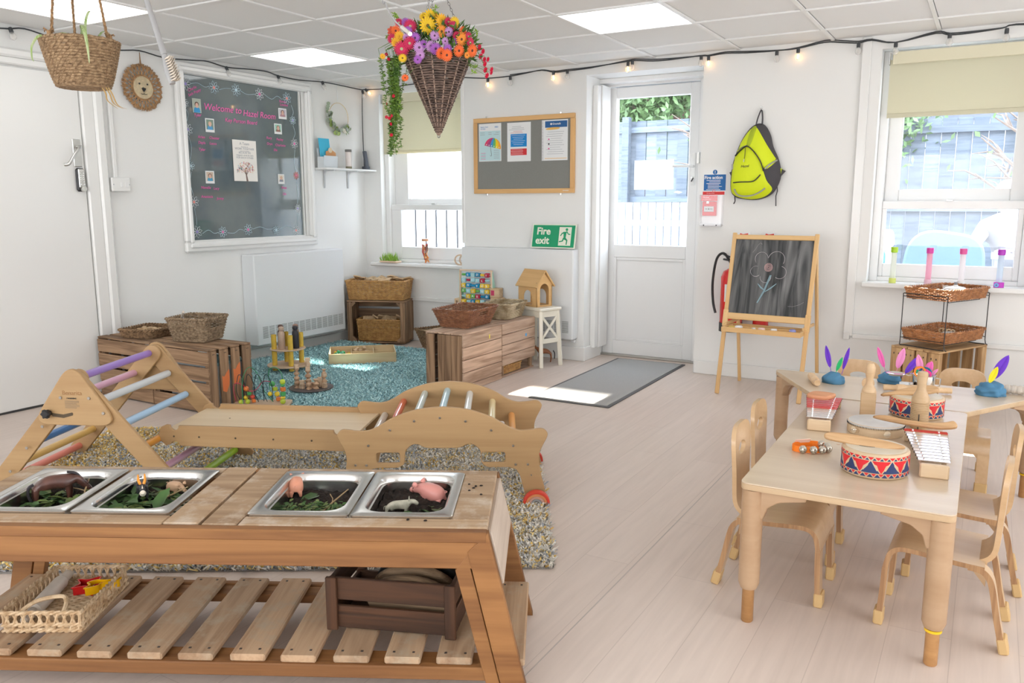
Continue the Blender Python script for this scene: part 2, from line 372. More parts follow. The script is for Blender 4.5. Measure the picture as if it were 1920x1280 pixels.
for a in ((-2.605, -2.012, 2.03, 2.113), (-2.605, -2.012, .80, .90), (-2.605, -2.012, .014, .125)): R2('rail', *a, YD-.012, YD+.05, upvc)
for a in ((-2.607, -2.585, .125, .80), (-2.032, -2.010, .125, .80), (-2.585, -2.032, .778, .80), (-2.585, -2.032, .125, .147)): R2('panel_bead', *a, YD-.008, YD+.0, upvc)
R2('lower_panel', -2.605, -2.012, .125, .80, YD+.006, YD+.03, upvc)
R2('pane', -2.605, -2.012, .90, 2.03, YD+.012, YD+.018, glass, bev=0)
sg = R2('white_card', -2.45, -2.131, 1.331, 1.556, YD-.002, YD+.002, CARD, bev=0)
R2('handle_plate', -1.988, -1.955, 1.36, 1.60, YD-.02, YD-.012, trimm)
tube('door_handle', [(.348, -.012, 1.50), (.348, -.06, 1.50), (.335, -.066, 1.50), (.20, -.066, 1.503)], .009, upvc, d2, 10)
cyl('lock', .009, .012, (.342, -.03, 1.415), steel, d2, (PI/2, 0, 0), 12); box('key', (.006, .02, .03), (.345, -.04, 1.40), blackp, d2, (0, .5, 0))
bb('hinge', .385, .40, -.07, -.03, 1.52, 1.60, steel, d2)
struct('trim_6', -2.698, -2.655, 5.865, 5.925, .09, 2.11)
struct('trim_7', -2.698, -2.645, 5.93, 6.085, .085, 2.118)

# sash window right
def sash(name, x0, x1, y, zs, zh, zm, panes, lab):
    wroot = thing(name, None, None, ((x0+x1)/2, y, 0)); wroot['kind'] = 'structure'; cx = (x0+x1)/2
    def Q(n, a, b_, c, d, ya, yb, m=upvc, bev=.004): return bb(n, a-cx, b_-cx, ya-y, yb-y, c, d, m, wroot, bev)
    Q('frame', x0, x0+.05, zs, zh, y, y+.14); Q('frame', x1-.05, x1, zs, zh, y, y+.14); Q('frame', x0+.05, x1-.05, zh-.05, zh, y, y+.14); Q('frame', x0+.05, x1-.05, zs, zs+.03, y, y+.14)
    (a0, a1, a2, a3), (b0, b1, b2, b3) = panes
    # lower sash (inner), upper sash (outer)
    Q('sash_stile', x0+.05, b0, zs+.03, zm+.05, y+.02, y+.06); Q('sash_stile', b1, x1-.05, zs+.03, zm+.05, y+.02, y+.06)
    Q('bottom_rail', b0, b1, zs+.03, b2, y+.02, y+.06); Q('meeting_rail', x0+.05, x1-.05, b3, zm+.05, y+.015, y+.065)
    Q('sash_stile', x0+.05, a0, zm, zh-.05, y+.08, y+.12); Q('sash_stile', a1, x1-.05, zm, zh-.05, y+.08, y+.12)
    Q('top_rail', a0, a1, a3, zh-.05, y+.08, y+.12); Q('meeting_rail', a0, a1, zm, a2, y+.08, y+.12)
    Q('pane', b0, b1, b2, b3, y+.038, y+.042, glass, 0); Q('pane', a0, a1, a2, a3, y+.098, y+.102, glass, 0)
    Q('sash_lock', cx-.03, cx+.01, zm+.048, zm+.06, y+.0, y+.02, steel, .002)
    return wroot
sash('window_2', -.674, .22, YB+.11, .72, 2.172, 1.19, ((-.54, .085, 1.315, 2.05), (-.598, .137, .835, 1.188)), '')
struct('sill_right', -.70, .30, YB-.06, YB+.16, .688, .722, trimm, .008)
sash('window_1', -4.80, -3.72, YA+.06, .70, 2.18, 1.17, ((-4.60, -3.84, 1.27, 2.05), (-4.64, -3.80, .84, 1.17)), '')
struct('sill_left', -4.90, -3.815, YA-.07, YA+.1, .668, .700, trimm, .008)
for nm in ('sill_right', 'sill_left'): bpy.data.objects[nm].name = 'trim_8' if nm == 'sill_right' else 'trim_9'

# ================================================================== outside
gr = M('garden_paving', (.42, .43, .45), .9, var=.12, scale=3)
go = bb('ground', -14, 8, 6.3, 22, -.14, -.02, gr); tag(go, kind='structure')
fw = WOOD('hazy_weathered_fence', (.08, .105, .14), (.16, .19, .23), .85, 1.0, mott=.4)  # blue cast of the outdoor haze is put into the fence colour
def fence(x0, x1, y, ztop, label, skew=0):
    ft = thing('fence', label, 'fence', ((x0+x1)/2, y, -.02), rz=skew); n_ = 0; W = x1-x0; x = -W/2
    while x < W/2-.01:
        box('board', (.145, .018, ztop), (x+.075, 0.0 if n_ % 2 else .014, ztop/2), fw, ft, bev=0); x += .15; n_ += 1
    for z in (.35, ztop*.55, ztop-.12): box('rail', (W, .04, .075), (0, -.035, z), fw, ft, bev=0)
    for i in range(int(W/1.8)+1): box('post', (.1, .1, ztop+.05), (-W/2+.05+i*1.8, -.10, (ztop+.05)/2), fw, ft, bev=.005)
    return ft
fence(-1.6, 3.6, 10.3, 2.15, 'grey board garden fence seen through the right window')
fence(-6.3, -2.2, 10.9, 2.35, 'grey board garden fence seen through the outside door', .0)
wf = M('white_fence', (.55, .57, .60), .6)
f3 = thing('picket_fence', 'white vertical board fence low in the door glass', 'fence', (-3.5, 9.6, -.02))
for i in range(20): box('picket', (.085, .02, 1.25), (-1.0+i*.1, 0, .625), wf, f3, bev=.003)
box('rail', (2.1, .03, .07), (-.05, .03, 1.0), wf, f3, bev=0); box('rail', (2.1, .03, .07), (-.05, .03, .3), wf, f3, bev=0)
bl = M('blue_grey_shed', (.14, .22, .34), .7)
sh = thing('garden_gate', 'blue grey board gate beyond the outside door', 'gate', (-2.15, 9.75, -.02))
for i in range(7): box('board', (.13, .025, 1.5), (-.42+i*.135, 0, .75), bl, sh, bev=.003)
box('brace', (.95, .03, .08), (0, .03, 1.2), bl, sh, bev=0); box('brace', (.95, .03, .08), (0, .03, .3), bl, sh, bev=0)
# railing and wall seen through the left window
rl = thing('metal_railing', 'dark metal bar railing seen through the left window', 'railing', (-6.4, 9.0, -.02))
for i in range(14): box('bar', (.018, .018, 1.0), (-1.2+i*.17, 0, .72), blackp, rl, bev=0)
box('top_rail', (2.5, .04, .03), (0, 0, 1.23), wf, rl, bev=0); box('plinth', (2.5, .15, .2), (0, .02, .1), wf, rl, bev=.005)
wh = thing('garden_wall', 'pale rendered garden wall behind the dark railing', 'wall', (-8.0, 11.2, -.02))
box('wall_panel', (4.6, .2, 2.3), (0, 0, 1.15), M('pale_render', (.85, .86, .86), .9), wh); box('coping', (4.7, .28, .06), (0, 0, 2.33), wf, wh)
# brick house beyond
brickm, t, b = newmat('red_brick'); L = t.links.new
tcn = t.nodes.new('ShaderNodeTexCoord'); mpn = t.nodes.new('ShaderNodeMapping'); mpn.inputs['Rotation'].default_value = (PI/2, 0, 0); L(tcn.outputs['Object'], mpn.inputs[0]); bt = t.nodes.new('ShaderNodeTexBrick'); bt.inputs['Scale'].default_value = 4.4
bt.inputs['Color1'].default_value = (.30, .15, .14, 1); bt.inputs['Color2'].default_value = (.24, .11, .11, 1); bt.inputs['Mortar'].default_value = (.36, .33, .32, 1); bt.inputs['Mortar Size'].default_value = .012
L(mpn.outputs[0], bt.inputs['Vector']); L(bt.outputs['Color'], b.inputs['Base Color']); b.inputs['Roughness'].default_value = .9
hs = thing('brick_house', 'red brick house with white windows beyond the garden fences', 'house', (-4.6, 13.2, -.02))
box('wall', (3.2, .3, 10.0), (.0, .15, 5.0), brickm, hs, bev=0)
ph = thing('rendered_house', 'tall pale rendered house filling the view beyond the garden', 'house', (2.2, 13.3, -.02)); box('wall', (10.3, .3, 10.0), (.1, .15, 5.0), M('lilac_white_render', (.50, .50, .56), .9), ph, bev=0)
ph2 = thing('rendered_house', 'pale rendered house added beyond the left window wall to block the sun', 'house', (-9.9, 13.3, -.02)); box('wall', (7.3, .3, 10.0), (0, .15, 5.0), M('white_render', (.90, .90, .90), .9), ph2, bev=0)  # added pale wall: stands for the overbright view and blocks the sun
slate = M('roof_slate', (.22, .24, .30), .7)
for h_, w_ in ((hs, 3.4), (ph, 10.5), (ph2, 7.5)): box('shade_roof_edge', (w_, .5, .12), (.0, .05, 10.05), slate, h_)  # unseen tops of all three houses, set to cut sunlight to a floor strip
for wx, wz in ((1.1, 2.9), (-.6, 3.1)):
    f_ = box('window', (.95, .10, 1.15), (wx, -.03, wz), upvc, hs); box('pane', (.36, .02, .95), (-.22, -.055, 0), M('sky_glass', (.35, .42, .5), .1), f_, bev=0); box('pane', (.36, .02, .95), (.22, -.055, 0), MATS['sky_glass'], f_, bev=0)
ex = thing('lean_to', 'dark slate roofed lean-to against the pale house', 'outbuilding', (-.3, 11.6, -.02))
box('wall', (1.9, 1.2, 2.3), (0, .6, 1.15), M('lilac_render', (.70, .68, .74), .8), ex); box('roof', (2.1, 1.5, .07), (0, .6, 2.55), slate, ex, (rad(22), 0, 0))
# trees
barkm = M('bark', (.22, .17, .14), .9, var=.3, scale=14)
leafg = M('leaf_green', (.15, .26, .10), .6, var=.5, scale=2)
def tree(label, x, y, h, r, seed, leaves=1400, ls=.11, tall=1.0):
    tg = thing('garden_tree', label, 'tree', (x, y, -.02)); rn = random.Random(seed)
    bm = bmesh.new(); tube_bm(bm, [(0, 0, 0), (.03, .02, h*.3), (-.04, .03, h*.62), (0, 0, h*.92)], [.11, .09, .06, .015], 8)
    tips = []
    for k in range(22):
        a = rn.uniform(0, 2*PI); z0 = h*rn.uniform(.3, .85); L_ = r*rn.uniform(.55, 1.0)
        p1 = Vector((math.cos(a)*L_*.5, math.sin(a)*L_*.5, z0+L_*.28)); p2 = Vector((math.cos(a+.25)*L_, math.sin(a+.25)*L_, z0+L_*rn.uniform(.25, .7)))
        tube_bm(bm, [(0, 0, z0), p1, p2], [.035, .02, .006], 5); tips.append(p2); tips.append(p1)
        for q in range(3):
            b2 = a+rn.uniform(-1, 1); p3 = p1.lerp(p2, rn.uniform(.2, .9)); p4 = p3+Vector((math.cos(b2), math.sin(b2), rn.uniform(.1, .9)))*L_*.4
            tube_bm(bm, [p3, (p3+p4)/2+Vector((0, 0, .04)), p4], [.012, .008, .003], 4); tips.append(p4)
    O('trunk', mesh(bm, True), barkm, tg)
    if leaves:
        V = []; F = []
        for i in range(leaves):
            c = rn.choice(tips)+Vector((rn.gauss(0, 1), rn.gauss(0, 1), rn.gauss(0, .8)))*.22*r
            u = Vector((rn.gauss(0, 1), rn.gauss(0, 1), rn.gauss(0, 1))).normalized()*ls; v = u.orthogonal().normalized()*ls*.45; k = len(V)
            V += [c-u, c+v, c+u, c-v]; F.append((k, k+1, k+2, k+3))
        fo = O('foliage', rawmesh(V, F, leafg), None, tg); fo['kind'] = 'stuff'
    return tg
tree('leafy green tree beyond the fence in the left half of the door glass', -4.6, 12.1, 4.6, .95, 3, 11000, .06)
tree('bare branching tree seen in the right half of the door glass', -2.15, 8.9, 3.4, .9, 5, 120, .05)
tree('bare branching tree seen through the right window', .55, 9.4, 3.3, 1.0, 9, 60, .05)
tree('leafy shrub-like tree at the left edge of the right window', -1.35, 10.6, 3.0, .6, 12, 5000, .05)

# garden things
plk = WOOD('pale_plank', (.26, .24, .22), (.42, .40, .38), .8)
for i, (x, y, z0, wd, lab) in enumerate(((-2.95, 8.0, 0, 1.1, 'low grey plank planter nearest the outside door'), (-3.1, 8.6, 0, 1.2, 'taller grey plank bench behind the low planter outside the door'))):
    tg = thing('garden_planter', lab, 'planter', (x, y, -.02)); hh = .42 if i == 0 else .62
    for k in range(3): box('plank', (wd, .03, hh/3-.01), (0, -.2, hh/6+k*hh/3), plk, tg); box('plank', (wd, .03, hh/3-.01), (0, .2, hh/6+k*hh/3), plk, tg)
    for s_ in (-1, 1):
        for k in range(3): box('end_plank', (.03, .37, hh/3-.01), (s_*(wd/2-.016), 0, hh/6+k*hh/3), plk, tg)
    box('top', (wd+.02, .46, .03), (0, 0, hh+.015), plk, tg)
cols = [(.5, .5, .5), (.2, .25, .36), (.5, .14, .14), (.5, .48, .42)]
for k in range(4):
    me = lathe([(0, -.05), (.05, -.045), (.085, 0), (.06, .045), (0, .06)], 10)
    tag(O('garden_stone', me, M('stone_%d' % k, cols[k], .7), None, (-3.25+k*.2, 7.93+.03*k, .48), (0, 0, k)), ['white', 'blue grey', 'red', 'cream'][k]+' rounded stone on the planter outside the door', 'stone', 'stones on the garden planter')
# child wearing pale top, seated chair with light blue cover, seen through the right window
cloth_b = M('pale_blue_cloth', (.17, .26, .34), .8, bump=.3, scale=6, dist=.02)
tg = thing('garden_chair', 'light blue cloth covered rounded chair outside the right window', 'chair', (-.33, 7.35, -.02))
ol = roundpoly([(-.36, 0), (.36, 0), (.30, .92), (-.24, 1.0)], [.05, .05, .2, .24], 7)
plate('cover_back', [ol], .07, cloth_b, tg, (0, .12, .06), UPX, .02); box('cover_seat', (.62, .5, .09), (0, -.10, .46), cloth_b, tg, bev=.03)
for sx in (-.26, .26):
    for sy in (-.3, .08): box('leg', (.035, .035, .46), (sx, sy, .23), wf, tg)
tg = thing('garden_table', 'white slatted table behind the blue covered chair outside', 'table', (.47, 7.72, -.02))
for k in range(6): box('slat', (.9, .075, .025), (0, -.22+k*.088, .82), wf, tg)
for sx in (-.4, .4):
    for sy in (-.2, .2): box('leg', (.04, .04, .81), (sx, sy, .405), wf, tg)
tg = thing('toy_barn', 'small white and pink toy house with a blue door outside the window', 'toy', (-.92, 7.6, -.02))
box('body', (.4, .3, .92), (0, 0, .46), wf, tg); plate('roof', [roundpoly([(-.22, .86), (.22, .86), (.2, 1.02), (-.18, 1.02)], .05)], .34, M('pale_pink', (.85, .62, .66), .6), tg, (0, 0, 0), UPX)
plate('door', [roundpoly([(-.06, .3), (.06, .3), (.06, .86), (-.06, .86)], [0, 0, .055, .055])], .02, M('bright_blue', (.1, .28, .62), .5), tg, (.12, -.16, 0), UPX)
# ================================================================== generic builders for the objects
def W2(yaw, u, v, z=0.):
    a = rad(yaw); return (u*math.cos(a)-v*math.sin(a), u*math.sin(a)+v*math.cos(a), z)
def skin(nodes, edges, lv=2, root=0):
    me = bpy.data.meshes.new('sk'); me.from_pydata([n[:3] for n in nodes], edges, []); o = bpy.data.objects.new('sk', me); C.objects.link(o)
    o.modifiers.new('s', 'SKIN'); sv = me.skin_vertices[0].data
    for i, n in enumerate(nodes):
        r = n[3]; sv[i].radius = (r, n[4] if len(n) > 4 else r); sv[i].use_root = (i == root)
    m = o.modifiers.new('d', 'SUBSURF'); m.levels = lv; m.render_levels = lv
    out = bpy.data.meshes.new_from_object(o.evaluated_get(bpy.context.evaluated_depsgraph_get()))
    bpy.data.objects.remove(o); bpy.data.meshes.remove(me)
    out.polygons.foreach_set('use_smooth', [True]*len(out.polygons)); out.materials.clear()
    return out
def colattr(name, rough=.9):
    if name in MATS: return MATS[name]
    m, t, b = newmat(name); a = t.nodes.new('ShaderNodeAttribute'); a.attribute_name = 'Col'; t.links.new(a.outputs['Color'], b.inputs['Base Color']); b.inputs['Roughness'].default_value = rough
    b.inputs['Specular IOR Level'].default_value = .15; MATS[name] = m; return m
def pile(name, xr, yr, n, hgt, wid, palfn, parent, seed, skip=None, z=0.):
    rs = np.random.RandomState(seed); x = rs.uniform(*xr, n); y = rs.uniform(*yr, n)
    if skip is not None: k = ~skip(x, y); x, y = x[k], y[k]; n = len(x)
    a = rs.uniform(0, 2*np.pi, n); h = hgt*rs.uniform(.6, 1.15, n); w_ = wid*rs.uniform(.6, 1.3, n); la = rs.uniform(0, 2*np.pi, n); le = h*rs.uniform(.4, 1.6, n)
    V = np.zeros((n, 4, 3)); dx, dy = np.cos(a)*w_/2, np.sin(a)*w_/2
    V[:, 0] = np.stack([x-dx, y-dy, np.full(n, z)], 1); V[:, 1] = np.stack([x+dx, y+dy, np.full(n, z)], 1)
    tx, ty = x+np.cos(la)*le, y+np.sin(la)*le
    V[:, 2] = np.stack([tx+dx*.8, ty+dy*.8, z+h], 1); V[:, 3] = np.stack([tx-dx*.8, ty-dy*.8, z+h*.93], 1)
    me = bpy.data.meshes.new('pile'); me.vertices.add(4*n); me.vertices.foreach_set('co', V.reshape(-1)); me.loops.add(4*n); me.loops.foreach_set('vertex_index', np.arange(4*n, dtype=np.int32))
    me.polygons.add(n); me.polygons.foreach_set('loop_start', np.arange(0, 4*n, 4, dtype=np.int32)); me.polygons.foreach_set('loop_total', np.full(n, 4, dtype=np.int32)); me.update()
    ca = me.color_attributes.new('Col', 'FLOAT_COLOR', 'POINT'); c = palfn(x, y, rs); c4 = np.ones((n, 4, 4)); c4[:, :, :3] = c[:, None, :]; c4[:, :2, :3] *= .95  # blade roots painted slightly darker, as shade deep in the pile
    ca.data.foreach_set('color', c4.reshape(-1)); o = O(name, me, colattr('pile_fibre'), parent); o['kind'] = 'stuff'; return o
def basket(parent, w0, d0, h, flare=.06, rows=12, n=44, r=.004, mat=None, stake_r=.0028, handles=True, rim=True, amp=.7, base_rows=True, gap=1.0, corner=.03, z0=.004):
    """woven rectangular basket: vertical stakes, weaving rounds going in and out, a plaited rim and a woven floor"""
    def per(w_, d_, k):
        rp = roundpoly(rect(w_, d_), corner, 3); P = [Vector((p[0], p[1])) for p in rp]; L_ = [0]
        for i in range(len(P)): L_.append(L_[-1]+(P[(i+1) % len(P)]-P[i]).length)
        s = (k % 1.0)*L_[-1]
        for i in range(len(P)):
            if L_[i+1] >= s: t_ = (s-L_[i])/max(L_[i+1]-L_[i], 1e-9); return P[i].lerp(P[(i+1) % len(P)], t_)
        return P[0]
    WD = lambda z: (w0+2*flare*z/h, d0+2*flare*z/h)
    hole = lambda q, z: handles and z > h*.58 and z < h*.86 and abs(q.y) < .055 and abs(q.x) > w0*.4
    bm = bmesh.new()
    for i in range(n):
        pts = []
        for z in (0, h*.33, h*.57): q = per(*WD(z), i/n); pts.append((q.x, q.y, z+z0))
        q = per(*WD(h*.7), i/n)
        if not hole(q, h*.7): 
            for z in (h*.8, h*.98): q = per(*WD(z), i/n); pts.append((q.x, q.y, z+z0))
        tube_bm(bm, pts, stake_r, 5)
    O('stakes', mesh(bm, True), mat, parent)
    bm = bmesh.new(); m_ = 2*n
    for k in range(rows):
        z = h*(k+.5)/rows; run = []; runs = []
        for i in range(m_+1):
            q = per(*WD(z), i/m_/1.0); nq = q.normalized() if q.length > 0 else q
            off = math.cos(PI*i/2*1.0+PI*k)*r*amp if i % 2 == 0 else 0
            if hole(q, z):
                if len(run) > 1: runs.append(run)
                run = []
            else: run.append((q.x+nq.x*off, q.y+nq.y*off, z+z0+random.uniform(-1, 1)*r*.25))
        if len(run) > 1: runs.append(run)
        for q in runs: tube_bm(bm, q, r*gap, 5)
    wv = O('weave', mesh(bm, True), mat, parent); wv['kind'] = 'stuff'
    if rim:
        bm = bmesh.new()
        for ph in (0, PI):
            pts = []
            for i in range(m_*2):
                q = per(*WD(h), i/m_/2); nq = q.normalized(); a = i*.9+ph
                pts.append((q.x+nq.x*math.cos(a)*r*1.1, q.y+nq.y*math.cos(a)*r*1.1, h+z0+math.sin(a)*r*1.1))
            tube_bm(bm, pts, r*1.15, 5, True)
        O('rim', mesh(bm, True), mat, parent)
    bm = bmesh.new(); nn = max(5, int(d0/(r*2.6)))
    for k in range(nn):
        y = -d0/2+d0*(k+.5)/nn; tube_bm(bm, [(-w0/2+.004+(w0-.008)*i/14, y, r*1.2+z0+(r*.5 if (i+k) % 2 else -r*.5)) for i in range(15)], r, 4)
    o = O('woven_base', mesh(bm, True), mat, parent); o['kind'] = 'stuff'
wick_o = M('wicker_orange', (.55, .25, .10), .55, var=.45, scale=35, col2=(.30, .12, .045))
wick_h = M('wicker_honey', (.62, .36, .13), .55, var=.45, scale=35, col2=(.38, .19, .06))
wick_b = M('wicker_brown', (.36, .16, .08), .5, var=.5, scale=35, col2=(.20, .08, .04))
seag = M('seagrass', (.42, .31, .20), .75, var=.5, scale=60, col2=(.18, .12, .07))
seag_d = M('seagrass_dark', (.34, .21, .11), .75, var=.5, scale=60, col2=(.14, .08, .04))
rattan = M('pale_rush', (.74, .56, .36), .65, var=.35, scale=50, col2=(.50, .32, .17))

crw = WOOD('crate_wood', (.13, .07, .035), (.40, .25, .145), .8, 1.0, 7, .3, mott=.35)
crp = WOOD('crate_wood_pale', (.27, .16, .10), (.62, .44, .32), .8, 1.0, 6, .25, mott=.25)
nailm = M('nail', (.10, .08, .07), .6, .6)
def crate_open(parent, W, D, Hh, wood, nf=4, th=.014, bottom=4, orient='up', endn=4, gapk=.82, post=True):
    """slatted apple crate, opening along +Z; long sides slatted along X, ends slatted"""
    ph = Hh/nf
    for s in (-1, 1):
        for k in range(nf): box('slat', (W, th, ph*gapk), (0, s*(D/2-th/2), ph*(k+.5)+random.uniform(-.002, .002)), wood, parent, bev=.002)
        for k in range(nf): box('end_slat', (D-2*th-.002, th, ph*gapk), (s*(W/2-th/2-.012), 0, ph*(k+.5)), wood, parent, (0, 0, PI/2), bev=.002)
    for k in range(bottom): box('bottom_slat', (W-.005, (D-2*th)/bottom*.85, .011), (0, -(D-2*th)/2+(D-2*th)/bottom*(k+.5), .0065), wood, parent, bev=.0015)
    if post:
        for sx in (-1, 1):
            for sy in (-1, 1): box('corner_post', (Hh-.01, .032, .032), (sx*(W/2-.05), sy*(D/2-th-.018), Hh/2), wood, parent, (0, PI/2, 0), bev=.003)

# ================================================================== rugs
rug = thing('speckled_rug', 'deep-pile rug speckled cream, grey and mustard beneath the wooden climbing set', 'rug', W2(31, -.98, 3.50), rad(31))
RW_, RD_ = 2.32, 1.76
plate('backing', [roundpoly(rect(RW_, RD_), .02)], .006, M('rug_backing', (.25, .23, .21), .9), rug, (0, 0, .0035))
def pal_g(x, y, rs):
    P = np.array([(.95, .90, .80), (.84, .81, .75), (.42, .46, .52), (.58, .61, .66), (.86, .58, .17), (.95, .74, .32)])
    lf = .5+.5*np.sin(x*3.1+1.3*np.sin(y*2.7))*np.cos(y*3.7+x); yl = np.clip(.10+.55*np.clip(-x*.9-.15, 0, 1)+.16*lf, 0, .7); cl = np.floor(x*110)*7.13+np.floor(y*90)*3.71
    r1 = np.abs(np.sin(cl*12.9898)*43758.5) % 1; r2 = rs.uniform(0, 1, len(x)); dk = np.clip(.22+.22*(x < -.3)+.1*np.sin(x*5), 0, .6)
    i = np.where(r1 < yl*.5, 4, np.where(r1 < yl, 5, np.where(r1 < yl+(1-yl)*dk*.5, 2, np.where(r1 < yl+(1-yl)*dk, 3, np.where(r2 < .6, 0, 1)))))
    return P[i]*rs.uniform(.8, 1.1, (len(x), 1))
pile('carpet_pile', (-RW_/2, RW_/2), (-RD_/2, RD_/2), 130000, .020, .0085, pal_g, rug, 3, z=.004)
brug = thing('blue_rug', 'shaggy light blue rug in the corner under the wooden toys', 'rug', (-4.07, 4.33, 0))
plate('backing', [roundpoly(rect(1.72, 2.26), .02)], .006, M('blue_backing', (.22, .34, .37), .9), brug, (0, 0, .0035))
def pal_b(x, y, rs):
    P = np.array([(.42, .68, .72), (.52, .78, .80), (.34, .56, .62), (.62, .86, .87)]); return P[rs.randint(0, 4, len(x))]*rs.uniform(.85, 1.12, (len(x), 1))
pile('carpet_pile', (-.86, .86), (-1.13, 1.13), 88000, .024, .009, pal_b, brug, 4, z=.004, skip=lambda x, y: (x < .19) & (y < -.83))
mat_ = thing('door_mat', 'grey ribbed entrance mat with a dark rubber edge at the outside door', 'doormat', (-2.21, 5.22, 0), rad(.8))
mg = M('mat_grey', (.52, .52, .51), .95, var=.45, scale=420, col2=(.33, .33, .33), bump=.4, dist=.003)
ru = M('mat_rubber', (.10, .10, .10), .6)
plate('rubber_edge', [roundpoly(rect(.56, 1.52), .012)], .005, ru, mat_, (0, 0, .003)); plate('pile_panel', [rect(.515, 1.47)], .004, mg, mat_, (0, 0, .0065))

# ================================================================== mud bench (messy play table)
BY, BU0, BV0 = 27.8, -.856, 2.0975
def BP(u, v, z=0.): return W2(BY, u, v, z)
bw = WOOD('bench_wood', (.17, .065, .018), (.34, .155, .050), .6, .8, 5, .25, mott=.15)
bwt = WOOD('bench_wood_worn', (.27, .16, .085), (.48, .33, .20), .7, .9, 6, .3, wear=(.60, .49, .38), mott=.2)
bench = thing('mud_bench', 'low brown wooden messy play bench with sunken steel trays and a slatted shelf', 'table', BP(BU0, BV0), rad(BY))
def Bn(name, u0, u1, v0, v1, z0, z1, m=bw, p=bench, bev=.003): return bb(name, u0-BU0, u1-BU0, v0-BV0, v1-BV0, z0, z1, m, p, bev)
Bn('apron', -1.57, -.142, 1.865, 1.893, .355, .449); Bn('apron_lip', -1.57, -.140, 1.861, 1.890, .4235, .4505, bw)
Bn('apron', -1.57, -.142, 2.305, 2.33, .355, .449)
for v in (1.8635, 2.306):
    for s in (1, -1):
        u_ = lambda q: (q if s == 1 else -1.712-q)-BU0
        pl = [(u_(-.138), .449), (u_(-.036), 0), (u_(-.098), 0), (u_(-.188), .40)]
        ps = [(u_(-.19), .392), (u_(-.0995), 0), (u_(-.134), 0), (u_(-.219), .351)]
        plate('leg', [pl], .030, bw, bench, (0, v-BV0+.013, 0), UPX, .002); plate('leg_strip', [ps], .024, bw, bench, (0, v-BV0+.013, 0), UPX, .002)
endm = WOOD('bench_end', (.46, .36, .28), (.66, .56, .47), .7, .8, 4, .2)
for s in (1, -1):
    uo = -.124 if s == 1 else -1.588
    box('end_panel', (.40, .14, .016), (uo-BU0, 0, .37), endm, bench, (rad(90-s*12.8), 0, PI/2), bev=.002)
# top boards
Bn('top_board', -.236, -.142, 1.94, 2.29, .430, .4515, bwt); Bn('top_board', -1.57, -1.506, 1.94, 2.29, .430, .4515, bwt)
Bn('top_board', -.956, -.866, 1.895, 2.328, .430, .4525, bwt); Bn('top_board', -.858, -.768, 1.895, 2.328, .430, .4510, bwt)
for a, b_ in ((-.766, -.142), (-1.57, -.958)):
    Bn('top_strip', a, b_, 1.894, 1.949, .430, .4505, bwt); Bn('top_strip', a, b_, 2.290, 2.3285, .430, .4505, bwt)
# slatted shelf
Bn('shelf_rail', -1.60, -.115, 1.868, 1.893, .055, .0905); Bn('shelf_rail', -1.60, -.115, 2.30, 2.322, .055, .0905)
Bn('shelf_bearer', -1.60, -.115, 1.894, 1.95, .060, .086, bw); Bn('shelf_bearer', -1.60, -.115, 2.24, 2.299, .060, .086, bw)
slu = [-1.5945+.1323*i for i in range(12)]
slt = WOOD('slat_wood', (.30, .17, .09), (.54, .36, .22), .75, 1.0, 6, .3, wear=(.46, .36, .25), mott=.3)
for i, u in enumerate(slu):
    if u > -.16: u = -.14
    box('shelf_slat', (.43, .091, .020), (u+.046-BU0, 2.09-BV0+random.uniform(-.003, .003), .1005), slt, bench, (0, 0, PI/2+random.uniform(-.008, .008)), bev=.004)
    for sv in (-.19, .19):
        for su in (-.025, .025): box('nail', (.006, .006, .0015), (u+.046+su-BU0, sv-.006, .111), nailm, bench, bev=0)

# steel food pans
def rrect(w_, d_, r_, z, n=6): return [Vector((p[0], p[1], z)) for p in roundpoly(rect(w_, d_), r_, n)]
bm = bmesh.new()
R_ = [rrect(.262, .342, .012, -.005), rrect(.262, .342, .012, .002), rrect(.256, .336, .012, .0035), rrect(.216, .292, .06, .0035), rrect(.210, .286, .058, .0005), rrect(.204, .280, .056, -.014),
      rrect(.196, .272, .054, -.016), rrect(.190, .262, .052, -.095), rrect(.17, .24, .045, -.103)]
rv = [[bm.verts.new(p) for p in q] for q in R_]
for a, b_ in zip(rv, rv[1:]):
    for i in range(len(a)): bm.faces.new((a[i], a[(i+1) % len(a)], b_[(i+1) % len(a)], b_[i]))
bm.faces.new(rv[-1]); bmesh.ops.recalc_face_normals(bm, faces=bm.faces); bmesh.ops.reverse_faces(bm, faces=bm.faces)
panme = mesh(bm, True)
pansteel = M('pan_steel', (.66, .65, .63), .22, 1.0, var=.06, scale=30)
panU = [-1.371, -1.0975, -.6325, -.366]
PL = ['steel tray sunk in the bench, leftmost, holding the brown horse', 'steel tray sunk in the bench holding the black cow with orange horns', 'steel tray sunk in the bench holding leaves, twigs and the orange-pink pig', 'steel tray sunk in the bench, rightmost, holding dark soil and the large pink pig']
for u, lab in zip(panU, PL):
    o = O('steel_tray', panme, pansteel, None, BP(u, 2.122, .4525), (0, 0, rad(BY))); tag(o, lab, 'tray', 'steel trays in the bench')
